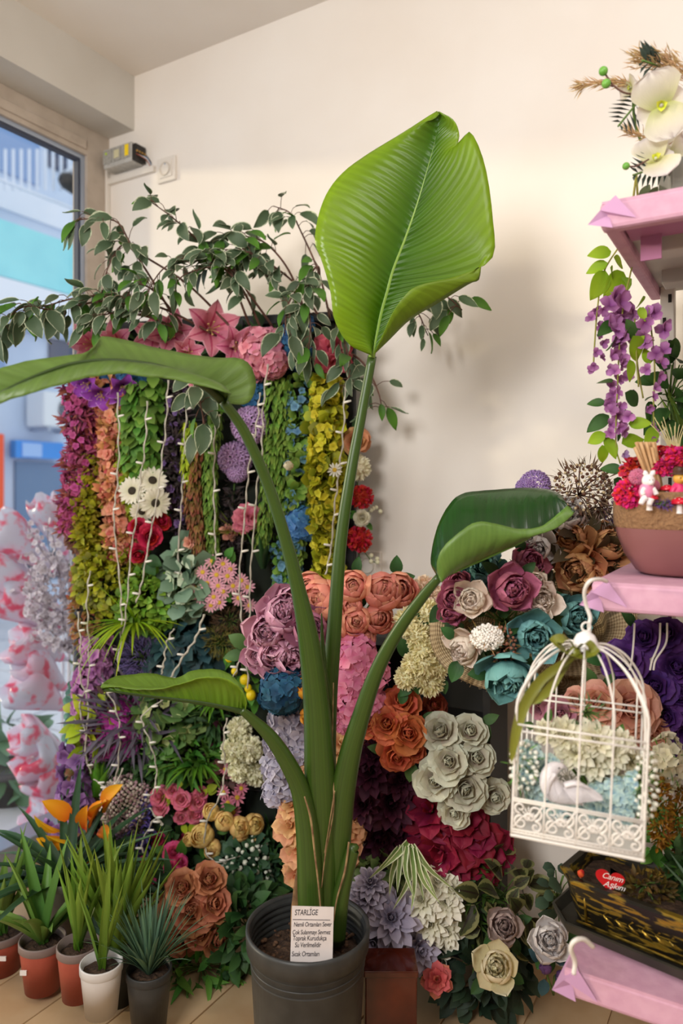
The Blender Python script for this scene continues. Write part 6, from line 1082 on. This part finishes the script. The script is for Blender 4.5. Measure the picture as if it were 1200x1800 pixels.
put('soil_clods', g, mat('soil_clod', '#3f2c20', .95, c2='#6a4d38', scale=120), pot, kind='stuff')
sl_ = thing('strelitzia', 'tall strelitzia plant with four big glossy leaves growing in the black pot', 'plant', Vector((P(565, 1590, D).x, D, zr-.05))); SO = sl_.location
N = Nodes('strelitzia_stalk'); u, v, uvs = N.uv(); mp_ = N.n('ShaderNodeMapping'); mp_.inputs['Scale'].default_value = (30, .8, 1); N.l(uvs, mp_.inputs[0]); ns = N.n('ShaderNodeTexNoise', iScale=1.5, iDetail=3.0); N.l(mp_.outputs[0], ns.inputs['Vector'])
N.l(N.mix(ns.outputs[0], srgb('#20330d'), srgb('#425e1c')), N.b.inputs['Base Color']); N.b.inputs['Roughness'].default_value = .35; M_stk = N.m
M_dry = mat('dry_sheath', '#8a6a45', .8, c2='#5c4028', scale=60)
def stalk(name, pts, sides=14, flat=.75, m=None, ends=True):
    path = smooth_path([P(p[0], p[1], p[2])-SO for p in pts], 48); w = np.interp(np.linspace(0, 1, 48), np.linspace(0, 1, len(pts)), [p[3]*p[2]/F/2*(.55 if name == 'dry_edge' else 1) for p in pts])
    return put(name, G().add(*tube(path, w, sides, flat, ref=(0, 1, 0))), m or M_stk, sl_), path
stalk('leaf_stalk', [(566, 1650, 1.352, 60), (562, 1590, 1.35, 62), (566, 1480, 1.345, 60), (562, 1360, 1.33, 56), (556, 1240, 1.315, 47), (543, 1130, 1.29, 38), (525, 1040, 1.27, 27), (502, 950, 1.25, 22), (470, 850, 1.23, 20), (430, 760, 1.20, 19), (392, 705, 1.17, 17)])
stalk('leaf_stalk', [(572, 1640, 1.37, 40), (572, 1480, 1.37, 40), (572, 1340, 1.37, 38), (577, 1230, 1.37, 32), (586, 1120, 1.365, 27), (598, 960, 1.36, 22), (615, 840, 1.355, 20), (635, 730, 1.35, 18), (654, 626, 1.34, 16)])
stalk('leaf_stalk', [(585, 1655, 1.36, 44), (590, 1560, 1.355, 46), (597, 1440, 1.34, 46), (612, 1340, 1.32, 40), (634, 1260, 1.30, 32), (664, 1175, 1.275, 26), (702, 1105, 1.25, 22), (742, 1050, 1.23, 19), (772, 1014, 1.215, 15)])
stalk('leaf_stalk', [(548, 1650, 1.335, 46), (546, 1560, 1.33, 48), (541, 1460, 1.325, 44), (528, 1390, 1.315, 34), (505, 1340, 1.30, 30), (476, 1296, 1.285, 25), (448, 1268, 1.275, 19), (424, 1248, 1.265, 14)])
stalk('spear_leaf', [(580, 1240, 1.35, 8), (572, 1195, 1.345, 11), (567, 1140, 1.342, 9), (565, 1078, 1.34, 2)], 8, .8)
stalk('cut_stalk', [(590, 1650, 1.34, 34), (600, 1570, 1.335, 30), (618, 1500, 1.33, 24), (622, 1494, 1.33, 20)])
# dry brown sheath edges
for l in ([(535, 1400, 1.29, 5), (546, 1440, 1.295, 8), (553, 1500, 1.30, 7), (560, 1560, 1.305, 6), (567, 1640, 1.31, 5)], [(586, 1200, 1.335, 4), (584, 1320, 1.33, 5), (586, 1420, 1.315, 5), (572, 1500, 1.315, 5), (565, 1560, 1.315, 4)], [(613, 1480, 1.315, 7), (606, 1530, 1.315, 8), (592, 1580, 1.315, 6), (586, 1620, 1.315, 4)], [(588, 1390, 1.31, 5), (580, 1440, 1.31, 4), (570, 1500, 1.31, 3)]): stalk('dry_edge', l, 6, .5, mat('dry_edge', '#9a7f58', .8, c2='#6a4a34', scale=60))
stalk('dry_sheath', [(517, 1650, 1.345, 16), (520, 1600, 1.345, 18), (521, 1560, 1.345, 10), (523, 1530, 1.345, 5)], 8, .4, M_dry)
def leaf_mat(name, c0, c1, back, rough=.28, trans=.35, vein=150.0, bump=.5):
    return _leaf_mat(name, c0, c1, rough, trans, vein, bump), _leaf_mat(name+'_under', back, back, .45, trans, vein, bump*.6)
def _leaf_mat(name, c0, c1, rough, trans, vein, bump):
    N = Nodes(name); u, v, uvs = N.uv(); au = N.math('ABSOLUTE', N.math('SUBTRACT', u, .5))       # 0 at the midrib
    q = N.math('ADD', v, N.math('MULTIPLY', au, -.30)); s_ = N.math('SINE', N.math('MULTIPLY', q, vein)); cx = N.n('ShaderNodeCombineXYZ'); N.l(N.math('MULTIPLY', q, 34.0), cx.inputs[0]); N.l(N.math('MULTIPLY', u, 1.5), cx.inputs[1]); ns = N.n('ShaderNodeTexNoise', iScale=1.6, iDetail=4.0); N.l(cx.outputs[0], ns.inputs['Vector'])
    col = N.mix(N.math('MULTIPLY', au, 2.0), srgb(c0), srgb(c1)); f = N.math('ADD', N.math('MULTIPLY', ns.outputs[0], .7), .62)
    hs = N.n('ShaderNodeHueSaturation'); N.l(col, hs.inputs['Color']); N.l(f, hs.inputs['Value']); c2_ = hs.outputs[0]
    N.l(c2_, N.b.inputs['Base Color']); N.b.inputs['Roughness'].default_value = rough; N.b.inputs['Specular IOR Level'].default_value = .5
    hgt = N.math('ADD', N.math('MULTIPLY', s_, .5), N.math('MULTIPLY', ns.outputs[0], 1.2)); near = N.math('SUBTRACT', 1.15, N.math('MULTIPLY', au, 1.8), True); bp = N.n('ShaderNodeBump', iDistance=.004); N.l(N.math('MULTIPLY', near, bump), bp.inputs['Strength']); N.l(hgt, bp.inputs['Height']); N.l(bp.outputs[0], N.b.inputs['Normal'])
    tr = N.n('ShaderNodeBsdfTranslucent'); N.l(hs.outputs[0], tr.inputs[0]); mx = N.n('ShaderNodeMixShader', i0=trans); N.l(N.b.outputs[0], mx.inputs[1]); N.l(tr.outputs[0], mx.inputs[2]); N.l(mx.outputs[0], N.out.inputs[0]); return N.m
def big_leaf(label, mid, left, right, m, bulgeL=.012, bulgeR=.012, ribw=(11, 3), n=44, mrib=None, cr=None, out=0.0):
    """lamina between a midrib and its two edges; each station = pixel column, row and distance; cr = crease stations for a folded right half"""
    A = smooth_path([P(*p)-SO for p in mid], n); Lf = smooth_path([P(*p)-SO for p in left], n); Rt = smooth_path([P(*p)-SO for p in right], n)
    C_ = smooth_path([P(*p)-SO for p in cr], n) if cr else None; nu = 10; rows = []; U = []
    for i in range(n):
        v = i/(n-1); T = A[min(i+1, n-1)]-A[max(i-1, 0)]; nL = np.cross(Lf[i]-A[i], T); nL /= np.linalg.norm(nL)+1e-9; nR = np.cross(T, Rt[i]-A[i]); nR /= np.linalg.norm(nR)+1e-9; row = []
        wv = .0005*math.sin(i*1.1)+.0004*math.sin(i*2.3)
        for j in range(nu): s = 1-j/nu; row.append(A[i]*(1-s)+Lf[i]*s+nL*(-bulgeL*math.sin(math.pi*s)+wv*s)); U.append((.5-.5*s, v))
        row.append(A[i]); U.append((.5, v))
        for j in range(1, nu+1):
            s = j/nu
            if C_ is None: row.append(A[i]*(1-s)+Rt[i]*s+nR*(-bulgeR*math.sin(math.pi*s)+wv*s))
            else:
                k = .62; c = C_[i]; row.append(A[i]*(1-s/k)+c*(s/k) if s <= k else c*(1-(s-k)/(1-k))+Rt[i]*(s-k)/(1-k))
            U.append((.5+.5*s, v))
        rows.append(row)
    o = put('leaf', G().add(np.array(rows).reshape(-1, 3), quads(n-1, 2*nu), np.array(U)), m[0], sl_, label=label); o.data.materials.append(m[1])
    sd = o.modifiers.new('thickness', 'SOLIDIFY'); sd.thickness = .0009; sd.offset = 0; sd.material_offset = 1
    w = np.linspace(ribw[0], ribw[1], n)*mid[0][2]/F/2; put('midrib', G().add(*tube(A+np.array([0, .0008-out, 0]), w, 8, .55, ref=(0, 1, 0))), mrib or mat('midrib_green', '#7f9f45', .35), o); return o
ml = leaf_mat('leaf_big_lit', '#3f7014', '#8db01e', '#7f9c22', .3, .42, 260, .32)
E = 1.33
big_leaf('upright bright green leaf with a torn tip and a folded lower edge', [(653, 628, E), (661, 588, E), (669, 549, E-.005), (680, 510, E-.01), (690, 474, E-.012), (711, 420, E-.012), (732, 360, E-.008), (750, 300, E), (764, 248, E+.01), (770, 205, E+.0), (770, 196, E-.005)],
    [(651, 624, E), (612, 604, E-.012), (587, 560, E-.03), (580, 510, E-.04), (564, 455, E-.045), (553, 420, E-.045), (566, 358, E-.04), (594, 312, E-.03), (640, 275, E-.012), (705, 235, E+.0), (768, 195, E-.006)],
    [(656, 624, E), (672, 590, E-.03), (688, 554, E-.05), (708, 524, E-.06), (735, 502, E-.062), (800, 486, E-.045), (864, 455, E-.03), (866, 385, E-.03), (852, 290, E-.02), (826, 232, E-.012), (804, 260, E-.004), (807, 236, E-.005), (797, 211, E-.012), (772, 196, E-.006)], ml, .012, .012, (12, 3),
    cr=[(655, 625, E), (684, 598, E-.012), (722, 562, E-.02), (775, 531, E-.03), (828, 499, E-.035), (848, 488, E-.035), (842, 440, E-.03), (815, 380, E-.02), (812, 310, E-.015), (797, 272, E-.008), (785, 262, E), (792, 236, E), (786, 212, E-.006), (771, 197, E-.006)])
m_un = leaf_mat('leaf_underside', '#4a6626', '#6d8a3e', '#5d7a36', .4, .34, 120, .5)
big_leaf('long arching leaf reaching left across the flower wall', [(392, 706, 1.17), (365, 682, 1.15), (330, 664, 1.13), (280, 648, 1.11), (230, 640, 1.09), (180, 638, 1.07), (130, 644, 1.05), (80, 660, 1.03), (30, 682, 1.01), (-10, 704, 1.0), (-60, 735, .98)],
    [(398, 708, 1.165), (404, 694, 1.12), (398, 690, 1.10), (310, 668, 1.08), (262, 663, 1.06), (215, 657, 1.05), (165, 662, 1.03), (115, 674, 1.01), (60, 690, .99), (10, 706, .985), (-58, 738, .98)],
    [(398, 710, 1.17), (436, 708, 1.20), (450, 672, 1.22), (428, 632, 1.22), (365, 628, 1.21), (270, 610, 1.19), (185, 591, 1.17), (170, 604, 1.14), (140, 622, 1.10), (40, 636, 1.07), (-30, 664, 1.03), (-60, 730, .98)], m_un, .01, -.012, (16, 4), mrib=mat('midrib_dark', '#2c3f14', .4), out=.013)
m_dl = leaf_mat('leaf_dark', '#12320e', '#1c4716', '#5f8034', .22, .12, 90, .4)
F3 = 1.215
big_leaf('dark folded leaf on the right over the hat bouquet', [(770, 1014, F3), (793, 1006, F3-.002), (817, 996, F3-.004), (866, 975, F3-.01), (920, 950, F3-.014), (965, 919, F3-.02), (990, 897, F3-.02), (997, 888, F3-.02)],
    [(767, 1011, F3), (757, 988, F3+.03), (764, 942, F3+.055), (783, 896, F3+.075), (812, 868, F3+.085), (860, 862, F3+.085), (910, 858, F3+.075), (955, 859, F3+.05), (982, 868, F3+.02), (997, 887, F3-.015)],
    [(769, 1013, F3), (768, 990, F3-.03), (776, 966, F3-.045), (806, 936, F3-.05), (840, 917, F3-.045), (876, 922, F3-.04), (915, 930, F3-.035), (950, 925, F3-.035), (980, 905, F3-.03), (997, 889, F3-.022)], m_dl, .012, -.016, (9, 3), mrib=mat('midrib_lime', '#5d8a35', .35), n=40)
m_lo = leaf_mat('leaf_low', '#567d16', '#86a92c', '#6d8c2c', .3, .32, 120, .5)
F4 = 1.265
big_leaf('low half-rolled leaf pointing left over the middle of the flower wall', [(428, 1252, F4), (405, 1246, F4-.005), (372, 1239, F4-.01), (335, 1233, F4-.016), (295, 1228, F4-.022), (255, 1223, F4-.028), (215, 1218, F4-.035), (176, 1212, F4-.042)],
    [(428, 1250, F4+.004), (429, 1215, F4+.04), (402, 1184, F4+.06), (370, 1176, F4+.065), (335, 1180, F4+.06), (308, 1192, F4+.05), (270, 1184, F4+.045), (225, 1186, F4+.03), (192, 1193, F4+.0), (176, 1208, F4-.038)],
    [(430, 1252, F4), (433, 1230, F4-.02), (416, 1204, F4-.035), (386, 1191, F4-.04), (350, 1192, F4-.04), (315, 1203, F4-.04), (272, 1212, F4-.045), (230, 1211, F4-.045), (196, 1207, F4-.045), (177, 1211, F4-.043)], m_lo, .008, -.010, (11, 3), mrib=mat('midrib_dark', '#3a4f1a', .4))
stalk('dry_tip', [(172, 1206, F4-.05, 6), (176, 1213, F4-.05, 8), (181, 1219, F4-.05, 5)], 8, .6, mat('dry_brown', '#3a2420', .8))
# plant tag
tg = thing('plant_tag', 'white card with handwritten care notes stuck in the black pot', 'tag', P(547, 1690, 1.262)); k = 1.265/F
cd = put('card', G().add(*box((0, 0, 45*k), (74*k, .0012, 92*k))), mat('card_white', '#d9d0cc', .6, c2='#d0c6c1', scale=20), tg, Matrix.Rotation(-.12, 4, 'X')@Matrix.Rotation(.025, 4, 'Y'), smooth=False)
CM = Matrix.Rotation(-.12, 4, 'X')@Matrix.Rotation(.025, 4, 'Y')
def line(s_, x, y, size): text(s_, size*k, M_ink, tg, CM@Matrix.Translation(((x-547)*k, -.0009, (1690-y)*k))@TX@Matrix.Rotation(.03, 4, 'Z')@Matrix.Diagonal((1, 1.4, 1, 1)), .18, off=.00003, ext=.0001)
line('STARL\u0130GE', 515, 1614, 9.5); line('Nemli Ortamlar\u0131 Sever', 514, 1633, 7.6); line('\u00c7ok Sulanmay\u0131 Sevmez', 512, 1646, 7.6); line('Toprak Kuruduk\u00e7a', 513, 1656, 8.2); line('Su Verilmelidir', 517, 1667, 8.2); line('S\u0131cak Ortamlar\u0131', 512, 1682, 8.2)
put('rule_line', G().add(*box(((546-547)*k, -.0009, (1690-1621)*k), (66*k, .0003, .9*k))), M_ink, tg, CM@Matrix.Rotation(-.01, 4, 'Y'), smooth=False)
# ------------------------------------------------------------------ potted aloes at the lower left
ga = 'potted plants on the floor by the window'; M_terr = mat('terracotta_plastic', '#a8503f', .55, c2='#9c4838', scale=20); M_soil = mat('soil', '#33241a', .95)
M_al = lm('aloe_green', '#3f6a26', '#7a9f4a', var=.3, trans=.12, rough=.4); M_al2 = lm('aloe_lime', '#4a6d1c', '#84a03c', var=.3, trans=.2, rough=.4); M_pan = lm('pandan', '#22402a', '#3f6240', var=.4, trans=.15, rough=.35, edge='#4d6a48', et=.9)
def pot_plant(label, px, py, r, d, hgt, m, n, L, W, ml_, spread=.6, up=1., droop=.3, rimc=None, lab2=None, fold=.8, lean=(0, 0), sticker=None):
    k = d/F; R = r*k; c = P(px, py, d); zt_ = c.z; z0 = max(0.006, zt_-hgt); t = thing('plant_pot', label, 'pot', Vector((c.x, c.y, z0)), 'pots on the floor by the window'); h = zt_-z0
    put('pot_wall', G().add(*lathe([(.001, .002), (R*.72, .002), (R*.74, 0), (R*.95, h-.018), (R*.95, h-.016)], 36)), m, t); put('pot_rim', G().add(*lathe([(R*.95, h-.018), (R*1.0, h-.016), (R*1.0, h-.002), (R*.985, h), (R*.93, h), (R*.9, h-.02), (R*.9, h-.03)], 36)), rimc or m, t)
    so_ = lathe([(R*.91, h-.02), (R*.6, h-.014), (R*.3, h-.012), (.001, h-.012)], 24); so_[0][:, 2] += rng.normal(size=len(so_[0]))*.0018; put('soil', G().add(*so_), mat('soil', '#33241a', .95, c2='#4f3a2a', scale=90, bump=1), t)
    if sticker: put('price_sticker', G().add(*box((sticker[0]*k, -R*.93, h-.02-sticker[1]*k), (.014, .003, .010))), mat('sticker_white', '#e3dcd6', .6), t, smooth=False)
    if n: q = t.location+Vector((0, 0, h-.014)); blades('aloe_plant', lab2, 'plant', 600+F*q.x/q.y, 860+F*(H-q.z)/q.y, q.y, n, L, W, ml_, spread, up, droop, lean, ga, fold=fold, base_r=4)
pot_plant('terracotta pot cut by the left picture edge', 2, 1632, 44, 1.72, .11, M_terr, 14, 190, 22, M_al, .5, 1, .3, mat('rim_grey', '#7d6d68', .5), 'aloe in the leftmost terracotta pot', sticker=(22, 12))
pot_plant('second terracotta pot from the left with a white sticker', 75, 1648, 40, 1.63, .11, M_terr, 13, 185, 24, M_al, .8, .8, .6, mat('rim_grey', '#7d6d68', .5), 'stout aloe in the second terracotta pot', sticker=(-18, 22))
pot_plant('third terracotta pot from the left, beside the white pot', 138, 1658, 37, 1.55, .11, M_terr, 12, 190, 18, M_al2, .5, 1, .4, mat('rim_grey', '#7d6d68', .5), 'slim aloe with arching leaves in the third terracotta pot')
pot_plant('small white pot in front of the long grass-like plant', 178, 1690, 37, 1.46, .10, mat('pot_white', '#cfcac6', .4), 6, 190, 14, M_al2, .45, 1, .3, None, 'thin aloe with few long leaves in the white pot')
pot_plant('grey pot of the large dark strap-leaved plant', 118, 1540, 36, 1.76, .22, mat('pot_greyrib', '#8f8d86', .6, c2='#7d7b74', scale=30), 40, 215, 20, M_pan, 1.35, .42, .5, None, 'large dark green strap-leaved plant spreading over the small pots', fold=.55)
pot_plant('dark pot hidden behind the blue-green grass', 205, 1672, 44, 1.62, .14, M_pot, 44, 225, 21, M_al2, .6, 1, .12, None, 'tall clump of yellow-green aloe blades in front of the flower wall', lean=(.1, -.1))
pot_plant('dark pot under the blue-green grass', 262, 1700, 40, 1.50, .12, M_pot, 110, 150, 6, lm('grass_blue', '#3f5f4a', '#6d8f6d', var=.4), .75, .8, .5, None, 'dense blue-green grass-like plant beside the brown roses', fold=.3)
bush('street_plant', 'leafy green plant standing outside behind the window', 'plant', 22, 1335, 50, 70, 2.75, petal(L=1, W=.3, a0=0, a1=40, cup=.4, kind='leaf', nu=4, nv=6), lm('street_leaf', '#3f6a4a', '#6d967a'), 60, 56, None, stuff=False)
sp_ = thing('street_pot', 'dark pot of the plant outside behind the window', 'pot', P(20, 1450, 2.75)); put('pot_wall', G().add(*lathe([(.001, 0), (.075, 0), (.1, .2), (.11, .2), (.11, .225), (.095, .225), (.09, .19), (.001, .19)], 28)), mat('pot_street', '#4a4c52', .6), sp_)
